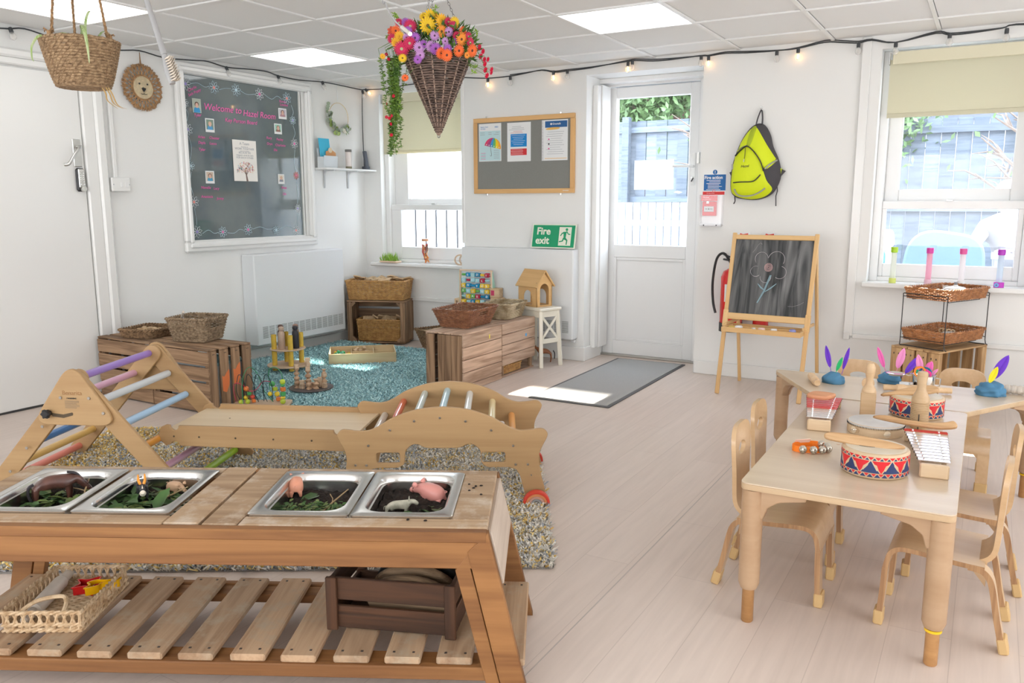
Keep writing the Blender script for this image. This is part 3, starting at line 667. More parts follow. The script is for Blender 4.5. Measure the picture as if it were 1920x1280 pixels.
# soil and leaves
soilm = M('dark_soil', (.035, .022, .016), .95, bump=.8, scale=90, dist=.01, var=.6, col2=(.012, .008, .006))
leafd = M('leaf_dark', (.07, .16, .04), .45, var=.5, scale=14, col2=(.03, .08, .02)); leafy = M('leaf_olive', (.20, .27, .08), .5, var=.4, scale=20); twigm = M('twig', (.42, .30, .16), .8)
def soil(u, lab, seed, hz, hi):
    rs = random.Random(seed); bm = bmesh.new(); N = 26; g = {}
    for i in range(N+1):
        for j in range(N+1):
            x, y = (i/N-.5)*.195, (j/N-.5)*.272; k = max(abs(x)/.098, abs(y)/.136); z = hz+(rs.random()*.012)+hi*max(0, y/.13+.2)*.5
            g[i, j] = bm.verts.new((x*(1 if k < .9 else .97), y*(1 if k < .9 else .97), z))
    for i in range(N):
        for j in range(N): bm.faces.new((g[i, j], g[i+1, j], g[i+1, j+1], g[i, j+1]))
    geom = bm.verts[:]
    for v in geom:
        dx, dy = max(0, abs(v.co.x)-.05), max(0, abs(v.co.y)-.088)
        if dx > 0 and dy > 0 and math.hypot(dx, dy) > .05: s = .05/math.hypot(dx, dy); v.co.x = math.copysign(.05+dx*s, v.co.x); v.co.y = math.copysign(.088+dy*s, v.co.y)
    o = O('soil', mesh(bm, True), soilm, None, BP(u, 2.122, .4525), (0, 0, rad(BY))); tag(o, lab, 'soil', kind='stuff')
def leafmesh(n, spread, seed, l0, l1, zr, cen=(0, 0), narrow=.4):
    rs = random.Random(seed); V = []; F = []
    for i in range(n):
        x, y = cen[0]+rs.uniform(-1, 1)*spread[0], cen[1]+rs.uniform(-1, 1)*spread[1]; z = rs.uniform(*zr); a = rs.uniform(0, 2*PI); l = rs.uniform(l0, l1); wd = l*narrow*rs.uniform(.7, 1.2); t_ = rs.uniform(-.35, .5); ro = rs.uniform(-.5, .5)
        c, s = math.cos(a), math.sin(a); k = len(V)
        for (p, q, h) in ((0, 0, 0), (.3, -.5, .08), (.3, .5, .08), (.7, -.4, .04), (.7, .4, .04), (1, 0, -.06), (.33, 0, -.02), (.68, 0, -.05)):
            X = p*l; Y = q*wd; Z = h*l+p*l*math.sin(t_)+q*wd*ro; V.append((x+X*c-Y*s, y+X*s+Y*c, z+Z))
        F += [(k, k+1, k+6), (k, k+6, k+2), (k+1, k+3, k+7, k+6), (k+6, k+7, k+4, k+2), (k+3, k+5, k+7), (k+7, k+5, k+4)]
    return V, F
for u, lab, sd in zip(panU, ['dark soil in the tray with the brown horse', 'dark soil in the tray with the black cow', 'dark soil in the tray with the orange-pink pig', 'bare dark soil in the rightmost tray'], (1, 2, 3, 4)): soil(u, lab, sd, -.062 if sd != 4 else -.055, .018)
for u, lab, sd, n_, mt, cen, sp, ll in ((panU[0], 'green and dark leaves under the brown horse', 5, 110, leafd, (.01, -.02), (.08, .105), (.03, .055)), (panU[1], 'glossy green leaves around the black cow', 6, 120, leafd, (.0, -.02), (.085, .105), (.03, .06)),
                                       (panU[2], 'mass of small green leaves in front of the orange-pink pig', 7, 420, leafd, (.0, -.05), (.085, .07), (.012, .024)), (panU[3], 'few green leaves beside the large pink pig', 8, 9, leafd, (.05, -.03), (.035, .05), (.03, .05))):
    V, F = leafmesh(n_, sp, sd, *ll, (-.06, -.034), cen); o = O('leaves', rawmesh(V, F, mt, True), None, None, BP(u, 2.122, .4525), (0, 0, rad(BY))); tag(o, lab, 'leaves', kind='stuff')
    if sd < 8:
        V, F = leafmesh(n_//2, sp, sd+40, ll[0], ll[1]*.8, (-.055, -.03), cen); k = O('olive_leaves', rawmesh(V, F, leafy, True), None, o); k['kind'] = 'stuff'
for (u, v, z, a, l, lab) in ((panU[2]+.045, 2.13, .415, 1.05, .10, 'forked pale twig across the tray with the orange-pink pig'), (panU[1]+.03, 2.16, .415, .5, .09, 'green twig in front of the small beige pig'), (panU[0]+.05, 2.19, .42, 1.9, .07, 'thin green stem beside the brown horse')):
    tg = thing('twig', lab, 'twig', BP(u, v, z), rad(BY)+a)
    tube('stem', [(-l*.5, 0, -.012), (0, .003, .004), (l*.6, -.002, .026)], [.003, .0026, .0015], twigm, tg, 6); tube('side_shoot', [(0, .003, .004), (l*.2, .02, .006), (l*.35, .045, .01)], .0013, twigm, tg, 5)
# big leaves one by one
bl_ = [(panU[0]+.045, 2.225, 1.2, .075, 'broad dark green leaf behind the brown horse'), (panU[1]+.03, 2.075, .3, .085, 'broad glossy leaf in front of the black cow'), (panU[1]+.022, 2.19, 1.5, .07, 'upright dark leaf behind the black cow'),
       (panU[2]-.02, 2.235, 2.4, .07, 'toothed green leaf behind the orange-pink pig'), (panU[3]-.012, 2.19, 1.1, .06, 'green leaf standing in soil left of the large pink pig'), (panU[3]+.07, 2.13, .5, .07, 'broad leaf behind the large pink pig legs'), (panU[3]+.02, 2.02, .2, .03, 'small round leaf at the front of the rightmost tray')]
for i, (u, v, a, l, lab) in enumerate(bl_):
    V, F = leafmesh(1, (0, 0), i+3, l, l, (0, 0), narrow=.5); tag(O('leaf', rawmesh(V, F, leafd, True), None, None, BP(u, v, .405), (0, -.35, rad(BY)+a)), lab, 'leaf')

# ---------------- toy animals
def quad(name, label, L_, hb, body, parts, mat, loc, rz, lv=2, leg=.012, cat='toy animal'):
    tg = thing(name, label, cat, loc, rz)
    nodes = []; edges = []
    def ch(pts, att=None):
        s = len(nodes)
        for i, p in enumerate(pts):
            nodes.append(p)
            if i: edges.append((s+i-1, s+i))
        if att is not None: edges.append((att, s))
        return s
    ch(body['spine'])
    ch(body['neck'], body.get('natt', len(body['spine'])-1))
    for (at, x, y, z0, rr, kx) in body['legs']:
        ch([(x, y, z0, rr*1.5), (x+kx, y*1.08, z0*.52, rr), (x, y*1.08, z0*.16, rr*.8), (x+rr*.5, y*1.08, rr*.5, rr*.95)], at)
    O('body', skin(nodes, edges, lv), mat, tg)
    parts(tg); return tg
def ears(tg, mat, x, y, z, l, w_, tilt=.4, out=.5):
    for s in (-1, 1):
        me = lathe([(0, 0), (w_*.5, l*.25), (w_*.45, l*.6), (0, l)], 8); O('ear', me, mat, tg, (x, s*y, z), (s*-out, -tilt, 0), (1, 1, 1))
def dots(tg, mat, x, y, z, r):
    for s in (-1, 1): O('eye', lathe([(0, -r), (r*.8, -r*.5), (r, 0), (r*.8, r*.5), (0, r)], 8), mat, tg, (x, s*y, z))
hb_ = M('toy_brown', (.13, .05, .035), .35, var=.4, scale=30, col2=(.06, .025, .02), coat=.3); eyem = M('toy_eye', (.01, .01, .01), .2)
manem = M('toy_mane', (.03, .025, .03), .5)
def horse_parts(tg):
    tube('tail', smoothpts([(-.055, 0, .058), (-.068, 0, .05), (-.07, 0, .03), (-.064, 0, .012)], 4), [.004]*13, manem, tg, 6)
    tube('mane', smoothpts([(.03, 0, .078), (.052, 0, .071), (.070, 0, .049), (.082, 0, .030)], 4), [.006]*13, manem, tg, 6, flat=.6)
    ears(tg, hb_, .076, .006, .04, .012, .006, -.8); dots(tg, eyem, .083, .009, .03, .002)
horse = quad('toy_horse', 'dark brown toy horse grazing with its head down in the leftmost tray', .13, .06, {'spine': [(-.05, 0, .055, .020), (-.025, 0, .058, .020), (.005, 0, .056, .021), (.03, 0, .060, .021)],
      'neck': [(.052, 0, .060, .014), (.07, 0, .04, .010), (.084, 0, .024, .0085), (.09, 0, .010, .006)],
      'legs': [(0, -.052, .012, .045, .006, -.006), (0, -.050, -.012, .045, .006, -.002), (3, .034, .011, .045, .0055, .004), (3, .028, -.011, .045, .0055, 0)]}, horse_parts, hb_, BP(-1.392, 2.165, .396), rad(BY+35))
horse.scale = (1.0, 1.0, 1.1)
pk = M('toy_pink', (.72, .30, .26), .4, coat=.2); pko = M('toy_orange_pink', (.78, .34, .22), .45); pkb = M('toy_beige', (.66, .42, .26), .5)
def pig_parts(mat, s=1.):
    def f(tg):
        ears(tg, mat, .062*s, .017*s, .052*s, .024*s, .018*s, .1, .5); dots(tg, eyem, .076*s, .014*s, .044*s, .002*s)
        O('snout', lathe([(0, 0), (.009*s, 0), (.0095*s, .006*s), (.008*s, .012*s), (0, .012*s)], 12), mat, tg, (.084*s, 0, .032*s), (0, PI/2, 0))
        tube('tail', [(-.052*s+.004*s*math.cos(a)*(a > 0), .004*s*math.sin(a), .048*s+a*.0009*s) for a in [0, 1, 2, 3, 4, 5, 6, 7]], .0016*s, mat, tg, 5)
    return f
def pig(name, lab, mat, loc, rz, s):
    b_ = {'spine': [(-.045*s, 0, .040*s, .017*s), (-.028*s, 0, .042*s, .027*s), (0, 0, .041*s, .030*s), (.028*s, 0, .042*s, .026*s)], 'neck': [(.052*s, 0, .044*s, .021*s), (.072*s, 0, .038*s, .015*s), (.086*s, 0, .032*s, .009*s)],
          'legs': [(1, -.032*s, .017*s, .026*s, .0075*s, -.002*s), (1, -.032*s, -.017*s, .026*s, .0075*s, -.002*s), (3, .03*s, .015*s, .026*s, .0075*s, 0), (3, .03*s, -.015*s, .026*s, .0075*s, 0)]}
    return quad(name, lab, .1, .05, b_, pig_parts(mat, s), mat, loc, rz)
p_ = pig('toy_pig', 'large pink toy pig standing in the rightmost tray, snout towards the back left', pk, BP(-.318, 2.205, .392), rad(BY+150), .85)
p_ = pig('toy_pig', 'orange-pink toy pig seen from behind among the green leaves', pko, BP(-.718, 2.222, .408), rad(BY+103), .70)
p_ = pig('toy_pig', 'small beige toy pig in the tray with the black cow', pkb, BP(-1.085, 2.235, .402), rad(BY-28), .55)
blk = M('toy_black', (.03, .03, .035), .5, bump=.4, scale=60); wht = M('toy_ivory', (.68, .66, .54), .6, var=.35, scale=40, col2=(.35, .34, .26)); orm = M('toy_orange', (.85, .33, .03), .4)
def cow_b(s): return {'spine': [(-.042*s, 0, .046*s, .016*s), (-.02*s, 0, .046*s, .018*s), (.012*s, 0, .046*s, .018*s), (.036*s, 0, .050*s, .015*s)], 'neck': [(.05*s, 0, .058*s, .010*s), (.062*s, 0, .060*s, .010*s), (.080*s, 0, .046*s, .0075*s)],
      'legs': [(0, -.042*s, .010*s, .034*s, .0052*s, -.005*s), (0, -.040*s, -.010*s, .034*s, .0052*s, -.003*s), (3, .036*s, .010*s, .034*s, .005*s, .002*s), (3, .032*s, -.010*s, .034*s, .005*s, 0)]}
def cowp(mat, s, horn):
    def f(tg):
        for q in (-1, 1): O('ear', lathe([(0, 0), (.004*s, .006*s), (0, .016*s)], 8), mat, tg, (.058*s, q*.008*s, .064*s), (-q*1.2, 0, 0))
        for q in (-1, 1): tube('horn', [(.056*s, q*.005*s, .066*s), (.055*s, q*.009*s, .078*s), (.056*s, q*.009*s, .096*s)], [.0045*s, .004*s, .002*s], horn, tg, 7)
        tube('tail', smoothpts([(-.056*s, 0, .054*s), (-.066*s, 0, .046*s), (-.066*s, 0, .022*s)], 4), .0018*s, mat, tg, 5); dots(tg, eyem, .067*s, .009*s, .058*s, .002*s)
    return f
cw = quad('toy_cow', 'ivory toy cow standing on dark soil in the rightmost tray', .1, .05, cow_b(.75), cowp(wht, .6, wht), wht, BP(-.405, 2.118, .388), rad(BY+6)); cw.scale = (.95, .95, .95)
cb = quad('toy_cow', 'black and white toy cow with tall orange horns facing the camera', .1, .05, cow_b(.95), cowp(blk, .95, orm), blk, BP(-1.158, 2.195, .398), rad(BY-62))
O('muzzle', lathe([(0, -.008), (.007, -.006), (.009, 0), (.006, .008), (0, .010)], 12), M('toy_cream', (.78, .70, .58), .5), cb, (.077, 0, .043), (0, .8, 0)); O('blaze', lathe([(0, -.008), (.0035, -.003), (0, .008)], 8), MATS['toy_cream'], cb, (.0685, 0, .0565), (0, -.6, 0))
# crumbs of soil on the bench
for i, (u, v) in enumerate(((-.215, 2.20), (-.20, 2.17), (-.195, 2.185), (-.21, 2.15), (-.30, 1.93), (-.345, 1.935), (-.175, 2.12), (-.10-.08, 2.19))):
    tag(O('soil_crumb', lathe([(0, 0), (.004, .001), (.003, .003), (0, .004)], 6), soilm, None, BP(u, v, .4515), (0, 0, i), (1+.3*(i % 3), 1, 1)), 'dark crumb of soil on the bench top near the rightmost tray', 'soil', 'soil crumbs on the bench')

# ---------------- things on the bench shelf
tb = thing('rush_tray', 'open-plaited pale rush tray on the bench shelf holding a rolling pin and cutters', 'basket', BP(-1.345, 2.095, .111), rad(BY+3.5))
def rush_tray(tg, W_, D_, Hh, mat):
    bm = bmesh.new(); N = 20
    for z in (.006, .022, Hh):
        for ph in (0, PI):
            pts = []; per = rect(W_, D_) if z < Hh else rect(W_+.008, D_+.008)
            for k in range(4):
                a, b_ = Vector(per[k]), Vector(per[(k+1) % 4]); m_ = 34 if k % 2 == 0 else 46
                for i in range(m_): t_ = i/m_; q = a.lerp(b_, t_); an = i*1.1+ph; nn = q.normalized(); pts.append((q.x+nn.x*math.cos(an)*.003, q.y+nn.y*math.cos(an)*.003, z+math.sin(an)*.003))
            tube_bm(bm, pts, .0042, 5, True)
    O('rim', mesh(bm, True), mat, tg); bm = bmesh.new()
    for k in range(4):
        per = rect(W_, D_); a, b_ = Vector(per[k]), Vector(per[(k+1) % 4]); m_ = 9 if k % 2 == 0 else 12
        for i in range(m_+1):
            q = a.lerp(b_, (i+.25)/(m_+.5)); q2 = a.lerp(b_, min(1, (i+.8)/(m_+.5))); tube_bm(bm, [(q.x, q.y, .004), (q.x, q.y, .024), (q2.x, q2.y, Hh-.002)], .0035, 5); tube_bm(bm, [(q2.x, q2.y, .022), (q.x, q.y, Hh-.002)], .003, 5)
    O('lattice', mesh(bm, True), mat, tg); bm = bmesh.new()
    for k in range(30):
        y = -D_/2+D_*(k+.5)/30; tube_bm(bm, [(-W_/2+W_*i/12, y, .008+(.003 if (i+k) % 2 else -.001)) for i in range(13)], .0048, 5)
    O('woven_base', mesh(bm, True), mat, tg)['kind'] = 'stuff'
rush_tray(tb, .205, .27, .058, rattan)
tube('tray_handle', smoothpts([(-.06, -.138, .055), (-.03, -.10, .072), (.03, -.085, .078), (.05, -.10, .07), (.06, -.138, .058)], 6), .006, rattan, tb, 7)
pinm = M('pale_pin', (.72, .64, .55), .5, var=.1, scale=20)
rp = O('rolling_pin', lathe([(0, -.135), (.011, -.133), (.0135, -.12), (.0135, -.085), (.011, -.082), (.019, -.078), (.0205, -.07), (.0205, .07), (.019, .078), (.011, .082), (.0135, .085), (.0135, .12), (.011, .133), (0, .135)], 20), pinm, None, BP(-1.405, 2.10, .145), (PI/2+.05, 0, rad(BY+6)+0), None)
tag(rp, 'plain white wooden rolling pin in the rush tray', 'rolling pin')
redp = M('red_plastic', (.72, .02, .02), .3, coat=.4); yelp = M('yellow_plastic', (.95, .52, .0), .3, coat=.4)
def cutter(lab, pts, mat, loc, rz):
    tg = thing('cookie_cutter', lab, 'cookie cutter', loc, rz); P = smoothpts([(x, y, 0) for x, y in pts], 5, True); bm = bmesh.new()
    a = [[bm.verts.new((p.x*s, p.y*s, z)) for p in P] for z, s in ((0, 1), (.022, 1), (.022, 1.10), (.025, 1.10), (.025, .97), (0, .97))]; n_ = len(P)
    for k in range(6):
        r1, r2 = a[k], a[(k+1) % 6]
        for i in range(n_): bm.faces.new((r1[i], r1[(i+1) % n_], r2[(i+1) % n_], r2[i]))
    bmesh.ops.recalc_face_normals(bm, faces=bm.faces); O('cutter_wall', mesh(bm, True), mat, tg)
cutter('red plastic cookie cutter in the rush tray', [(.04, 0), (.02, .02), (.012, .04), (-.012, .022), (-.04, .02), (-.022, -.004), (-.03, -.03), (0, -.018), (.026, -.03), (.022, -.008)], redp, BP(-1.325, 2.165, .127), rad(BY))
cutter('yellow plastic cookie cutter leaning over the red one', [(.05, .02), (.02, .012), (-.01, .018), (-.03, .005), (-.02, -.01), (-.03, -.03), (0, -.02), (.01, -.006), (.045, .002)], yelp, BP(-1.288, 2.155, .135), rad(BY+15))
dkw = WOOD('dark_crate_wood', (.022, .009, .004), (.095, .038, .015), .65, 1.0, 6, .3, mott=.2)
dc = thing('dark_crate', 'small dark stained slatted crate at the right end of the bench shelf', 'crate', BP(-.392, 2.10, .111), rad(20.8))
for s in (-1, 1):
    for k in range(2): box('slat', (.345, .012, .062), (0, s*.104, .036+k*.079), dkw, dc)
    for k in range(2): box('end_slat', (.196, .012, .062), (s*.165, 0, .036+k*.079), dkw, dc, (0, 0, PI/2))
    for q in (-1, 1): box('corner_post', (.149, .030, .012), (s*.162, q*.116, .0755), dkw, dc, (PI/2, PI/2, 0))
for k in range(3): box('bottom_slat', (.34, .055, .008), (0, -.066+k*.066, .005), dkw, dc)
slab = WOOD('tree_slice', (.13, .08, .045), (.32, .21, .12), .8, 1.4, 9, .4)
blkw = M('charred_bark', (.02, .018, .017), .8, bump=.5, scale=50)
for i, (y, z, tl, m_, lab) in enumerate(((-.065, .075, .10, slab, 'thick wooden disc upright at the front of the dark crate'), (-.02, .082, .06, slab, 'wooden disc second from the front in the dark crate'), (.03, .088, .02, blkw, 'black round slab behind the wooden discs in the dark crate'), (.07, .083, 0, blkw, 'black round slab at the back of the dark crate'))):
    x, yy = math.cos(rad(20.8)), math.sin(rad(20.8)); p0 = Vector(BP(-.392, 2.10, .111))+Vector((x*.04-yy*y, yy*.04+x*y, z))
    tag(O('wood_slice', lathe([(0, -.012), (.118, -.012), (.122, -.006), (.122, .006), (.118, .012), (0, .012)], 28), m_, None, p0, (PI/2+tl+.1, 0, rad(20.8)), (1.0, .62, 1)), lab, 'wood slice')
# ================================================================== climbing set
ply = WOOD('birch_ply', (.42, .25, .11), (.53, .34, .165), .5, .6, 3, .05, mott=.04)
plyt = WOOD('birch_ply_top', (.72, .55, .34), (.82, .66, .45), .4, .6, 3, .05, mott=.04)
boltm = M('bolt', (.45, .43, .40), .3, 1.0); holem = M('bolt_hole', (.10, .07, .04), .7)
def bolt(parent, x, y, z, r=.0065, rot=(PI/2, 0, 0)):
    cyl('bolt', r, .004, (x, y, z), boltm, parent, rot, 10, .0008)
PY = 24.8; pU, pV = -2.10, 3.414
pik = thing('climbing_triangle', 'wooden climbing triangle with rainbow coloured rungs behind the bench', 'climbing frame', W2(PY, pU, pV), rad(PY))
def hull_leg(ax, az, bx, bz, w_):
    d = Vector((bx-ax, bz-az)).normalized(); n_ = Vector((-d.y, d.x))*w_/2; a, b_ = Vector((ax, az)), Vector((bx, bz)); k = []
    for i in range(9): t_ = PI*i/8; k.append(tuple(b_+n_*math.cos(t_)+d*w_/2*math.sin(t_)))
    for i in range(9): t_ = PI*i/8; k.append(tuple(a-n_*math.cos(t_)-d*w_/2*math.sin(t_)))
    return k
for s in (-1, 1):
    yy = s*.300
    for q in (-1, 1):
        k = hull_leg(0, .522, q*.425, .030, .082); k = [(x, max(z, .010)) for x, z in k]
        plate('leg', [k], .018, ply, pik, (0, yy+(.010 if q == -1 else -.010)*s*-1, 0), UPX, .0025)
    tri = roundpoly([(-.195, .335), (.185, .335), (.0, .608)], [.045, .045, .062], 8)
    gp = plate('gusset', [tri], .018, ply, pik, (0, yy-.029 if s == -1 else yy+.029, 0), UPX, .003)
    yo = yy-.039 if s == -1 else yy+.039
    for x, z in ((-.055, .452), (.068, .452), (.125, .39)): bolt(pik, x, yo, z)
    for x, z in ((.178, .322), (.262, .226), (-.165, .32), (-.245, .225), (-.33, .12), (.35, .12)): bolt(pik, x, yy-.014 if s == -1 else yy+.02, z)
# adjusting knob and its curved slot, printing on the near gusset
yo = -.3385
plate('slot', [roundpoly([(-.10, .372), (-.05, .366), (-.008, .378), (-.008, .391), (-.05, .381), (-.10, .386)], .006)], .0012, holem, pik, (0, yo-.0002, 0), UPX)
kb = O('knob', lathe([(0, 0), (.012, 0), (.013, .012), (.017, .016), (.0175, .026), (.013, .032), (0, .033)], 14), blackp, pik, (-.111, yo-.001, .387), (PI/2, 0, 0))
for i in range(6): cyl('lobe', .0055, .014, (.015*math.cos(i*PI/3), .015*math.sin(i*PI/3), .015), blackp, kb, seg=8)
engr = M('engraved', (.42, .22, .09), .7); inkm = M('black_ink', (.03, .03, .03), .6)
text('lettering', 'Benarita', .026, engr, pik, (-.048, yo-.0004, .464), UPX, .0003)
text('warning_text', '! WARNING', .008, inkm, pik, (-.03, yo-.0004, .447), UPX, .0002, off=.0003)
for i in range(6): box('text_line', (.062-.012*(i % 3 == 2), .0004, .0022), (-.008-.006*(i % 3 == 2), yo-.0004, .438-i*.0056), M('faint_ink', (.30, .22, .14), .7), pik, bev=0)
bars = [(-.015, .523, (.34, .20, .62), 'purple rung'), (.07, .424, (.66, .70, .72), 'pale grey rung'), (.152, .321, (.40, .62, .85), 'light blue rung'), (.235, .225, (.75, .33, .05), 'orange rung'), (.315, .132, (.62, .36, .50), 'mauve rung'), (.385, .046, (.42, .70, .04), 'lime green rung'),
        (-.098, .424, (.80, .45, .60), 'pink rung'), (-.175, .325, (.50, .60, .05), 'yellow-green rung'), (-.255, .232, (.06, .22, .58), 'dark blue rung'), (-.335, .138, (.90, .56, .16), 'yellow rung'), (-.415, .05, (.85, .26, .20), 'coral rung')]
def rung(parent, x, z, y0, y1, c, lab, r=.0165):
    m = M('paint_%02d%02d%02d' % tuple(int(v*99) for v in c), c, .3, coat=.5)
    o = cyl('rung', r, y1-y0, (x, y0, z), m, parent, (-PI/2, 0, 0), 16); o['label'] = lab
for x, z, c, lab in bars: rung(pik, x, z, -.291, .291, c, lab)

AY = 31; aU, aV = -.2415, 3.4895
arch = thing('climbing_arch', 'wooden climbing arch with two wavy side panels and coloured rungs', 'climbing frame', W2(AY, aU, aV), rad(AY))
def sym(p): return p+[(-x, z) for x, z in reversed(p)]
half = [(0, .4155), (.10, .405), (.20, .372), (.265, .333), (.31, .316), (.35, .3155), (.405, .322), (.428, .308), (.430, .287), (.405, .235), (.397, .195), (.405, .130), (.422, .060), (.428, .018)]
outer = [(p.x, p.y) for p in smoothpts([(x, z, 0) for x, z in half], 4)]
inner_ = [(.345, .018), (.33, .075), (.318, .12), (.30, .148), (.27, .158)]
inn = [(p.x, p.y) for p in smoothpts([(x, z, 0) for x, z in inner_], 4)]
inn2 = [(.19, .158), (.17, .166), (.158, .185), (.155, .225), (.143, .243), (.122, .257), (.10, .257), (.075, .2445), (.05, .2415)]
inn2 = [(p.x, p.y) for p in smoothpts([(x, z, 0) for x, z in inn2], 3)]
prof = outer+inn+inn2; prof = prof+[(-x, z) for x, z in reversed(prof)]
def slot(cx): return roundpoly([(cx-.049, .178), (cx+.049, .178), (cx+.049, .223), (cx-.049, .223)], .012, 4)
for s in (-1, 1):
    plate('side_panel', [prof, slot(-.226), slot(.208)], .018, ply, arch, (0, s*.2415, 0), UPX, .0025)
    for x, z in ((-.305, .255), (-.215, .32), (-.115, .358), (-.010, .371), (.095, .356), (.20, .317), (.29, .251), (-.315, .171), (-.36, .172), (.30, .171), (.35, .171)): bolt(arch, x, s*.2525-(.003 if s == -1 else 0)+.003*(s == -1), z, .005)
    bolt(arch, .365, s*.2525, .125, .003)
ab = [(-.305, .255, (.80, .78, .72), 'white rung'), (-.215, .32, (.80, .12, .05), 'red rung'), (-.115, .358, (.62, .74, .72), 'pale green rung'), (-.010, .371, (.42, .68, .80), 'light blue rung'), (.095, .356, (.78, .82, .82), 'white rung'), (.20, .317, (.88, .74, .42), 'pale yellow rung'), (.29, .251, (.92, .42, .12), 'orange rung')]
for x, z, c, lab in ab: rung(arch, x, z, -.234, .234, c, lab, .0155)
for x in (-.36, .33): box('cross_board', (.45, .07, .016), (x, 0, .15), ply, arch, (0 if x < 0 else 0, 0, PI/2), .002)
# rainbow half wheels at the right feet
for s, lab in ((-1, 'red, orange and grey wooden rainbow at the near right foot of the climbing arch'), (1, 'wooden rainbow arch mostly hidden behind the far right foot of the climbing arch')):
    tg = thing('wooden_rainbow', lab, 'toy', W2(AY, aU+.385, aV+s*.272+(-.012 if s == -1 else .012), .012), rad(AY))
    for k, (c, nm) in enumerate((((.78, .07, .04), 'red arc'), ((.80, .30, .12), 'orange arc'), ((.68, .38, .30), 'pink arc'), ((.34, .34, .34), 'grey arc'))):
        r1 = .056-k*.0105; r0 = r1-.010; n_ = 16
        pl = [(r1*math.cos(PI*i/n_), r1*math.sin(PI*i/n_)) for i in range(n_+1)]+[(r0*math.cos(PI*i/n_), r0*math.sin(PI*i/n_)) for i in range(n_, -1, -1)]
        o = plate('arc', [pl], .032, M('arc_%d' % k, c, .5), tg, (0, 0, .0), UPX, .0012); o['label'] = nm

# slide board lying between the two
SYW = 23.5
sl0 = Vector((-3.058, 2.192)); dd = Vector((math.cos(rad(SYW)), math.sin(rad(SYW)))); nn = Vector((-dd.y, dd.x))
SL, SWd = .88, .405
ctr = sl0+dd*SL/2+nn*SWd/2
slide = thing('slide_board', 'pale plywood slide board lying level between the climbing triangle and the arch', 'slide', (ctr.x, ctr.y, .235), rad(SYW))
railp = [(-SL/2, .015), (-SL/2+.012, .045), (-SL/2+.035, .055), (-SL/2+.052, .053)]+[(-SL/2+.073+.021*math.cos(a), .053+.021*math.sin(a)*1.05) for a in [PI+PI*i/8 for i in range(1, 8)]]+[(-SL/2+.094, .053)]
railp += [(SL/2-.094, .053)]+[(SL/2-.073+.021*math.cos(a), .053+.021*math.sin(a)*1.05) for a in [PI+PI*i/8 for i in range(1, 8)]]+[(SL/2-.052, .053), (SL/2-.03, .052), (SL/2-.008, .04), (SL/2, .015), (SL/2-.015, -.03), (SL/2-.04, -.038)]
railp += [(-SL/2+.10, -.038)]+[(-SL/2+.073+.021*math.cos(a), -.038+.021*math.sin(a)) for a in [PI*i/8 for i in range(1, 8)]]+[(-SL/2+.03, -.038), (-SL/2+.006, -.015)]
for s in (-1, 1):
    plate('side_rail', [railp], .016, ply, slide, (0, s*(SWd/2-.008), 0), UPX, .002)
    for x in (-.37, -.255, -.09, .08, .25): cyl('bolt', .0042, .002, (x, s*(SWd/2)-(0 if s < 0 else -.001), .005), holem, slide, (PI/2, 0, 0), 8, .0004)
box('deck', (SL-.03, SWd-.034, .012), (0.01, 0, .024), plyt, slide, bev=.001)
for x, y in ((-.22, .02), (.05, -.13)): cyl('screw', .004, .001, (x, y, .030), holem, slide, seg=8, bev=.0002)

# ================================================================== crates along the walls
# two crates left: slatted all round, lying so the slatted long side faces the room
for i, (x0, x1, lab) in enumerate(((-4.945, -4.421, 'weathered slatted apple crate in the left corner beside the white door'), (-4.413, -3.893, 'weathered slatted apple crate with an orange paint splash beside the wall heater'))):
    W = x1-x0; tg = thing('apple_crate', lab, 'crate', ((x0+x1)/2, 3.314, 0), 0, 'apple crates along the left wall'); D = .33; Hh = .388
    hs_ = [.083, .083, .083, .083]; z = .012
    for k in range(4): box('front_slat', (W, .013, .081), (0, -D/2+.007, .05+k*.0945), crw, tg, (random.uniform(-.01, .01), 0, 0), .003); box('back_slat', (W, .013, .081), (0, D/2-.007, .05+k*.0945), crw, tg, bev=.003)
    for k in range(4): box('top_slat', (W, .066, .012), (0, -D/2+.036+k*.0865, Hh-.004), crw, tg, (0, 0, random.uniform(-.01, .01)), .003)
    for s in (-1, 1):
        for k in range(4):
            o = box('end_slat', (Hh-.014, .064, .013), (s*(W/2-.0065), -D/2+.037+k*.0855, Hh/2-.004), crw, tg, (0, PI/2, 0), .003)
            for zz in (.02, .04): box('nail', (.002, .005, .005), (s*(W/2+.0005), -D/2+.028+k*.0855+zz*.5, Hh-.03), nailm, tg, bev=0)
        box('corner_post', (Hh-.03, .03, .03), (s*(W/2-.03), -D/2+.03, Hh/2-.006), crw, tg, (0, PI/2, 0)); box('corner_post', (Hh-.03, .03, .03), (s*(W/2-.03), D/2-.03, Hh/2-.006), crw, tg, (0, PI/2, 0))
    if i == 1:
        op = M('orange_paint', (.80, .22, .07), .7)
        for (y, z, a) in ((-.04, .19, .6), (.045, .22, -.5)):
            pts = roundpoly([(-.03, -.06), (.0, -.075), (.02, -.03), (.03, .01), (.026, .07), (.004, .045), (-.012, .02), (-.026, .035), (-.03, 0)], .008)
            pts = [(max(-.027, min(.027, p[0]*1.1)), p[1]) for p in pts]; plate('paint_splash', [pts], .0008, op, tg, (W/2+.0008, y, z), UPL)
        pc = M('pale_box', (.75, .78, .80), .6); 
        bx_ = thing('storage_box', 'pale storage box seen between the end slats of the crate with orange paint', 'box', (-4.13, 3.33, .016)); box('side', (.4, .22, .26), (0, 0, .13), pc, bx_); box('lid', (.41, .23, .02), (0, 0, .27), M('box_lid', (.3, .5, .55), .5), bx_)
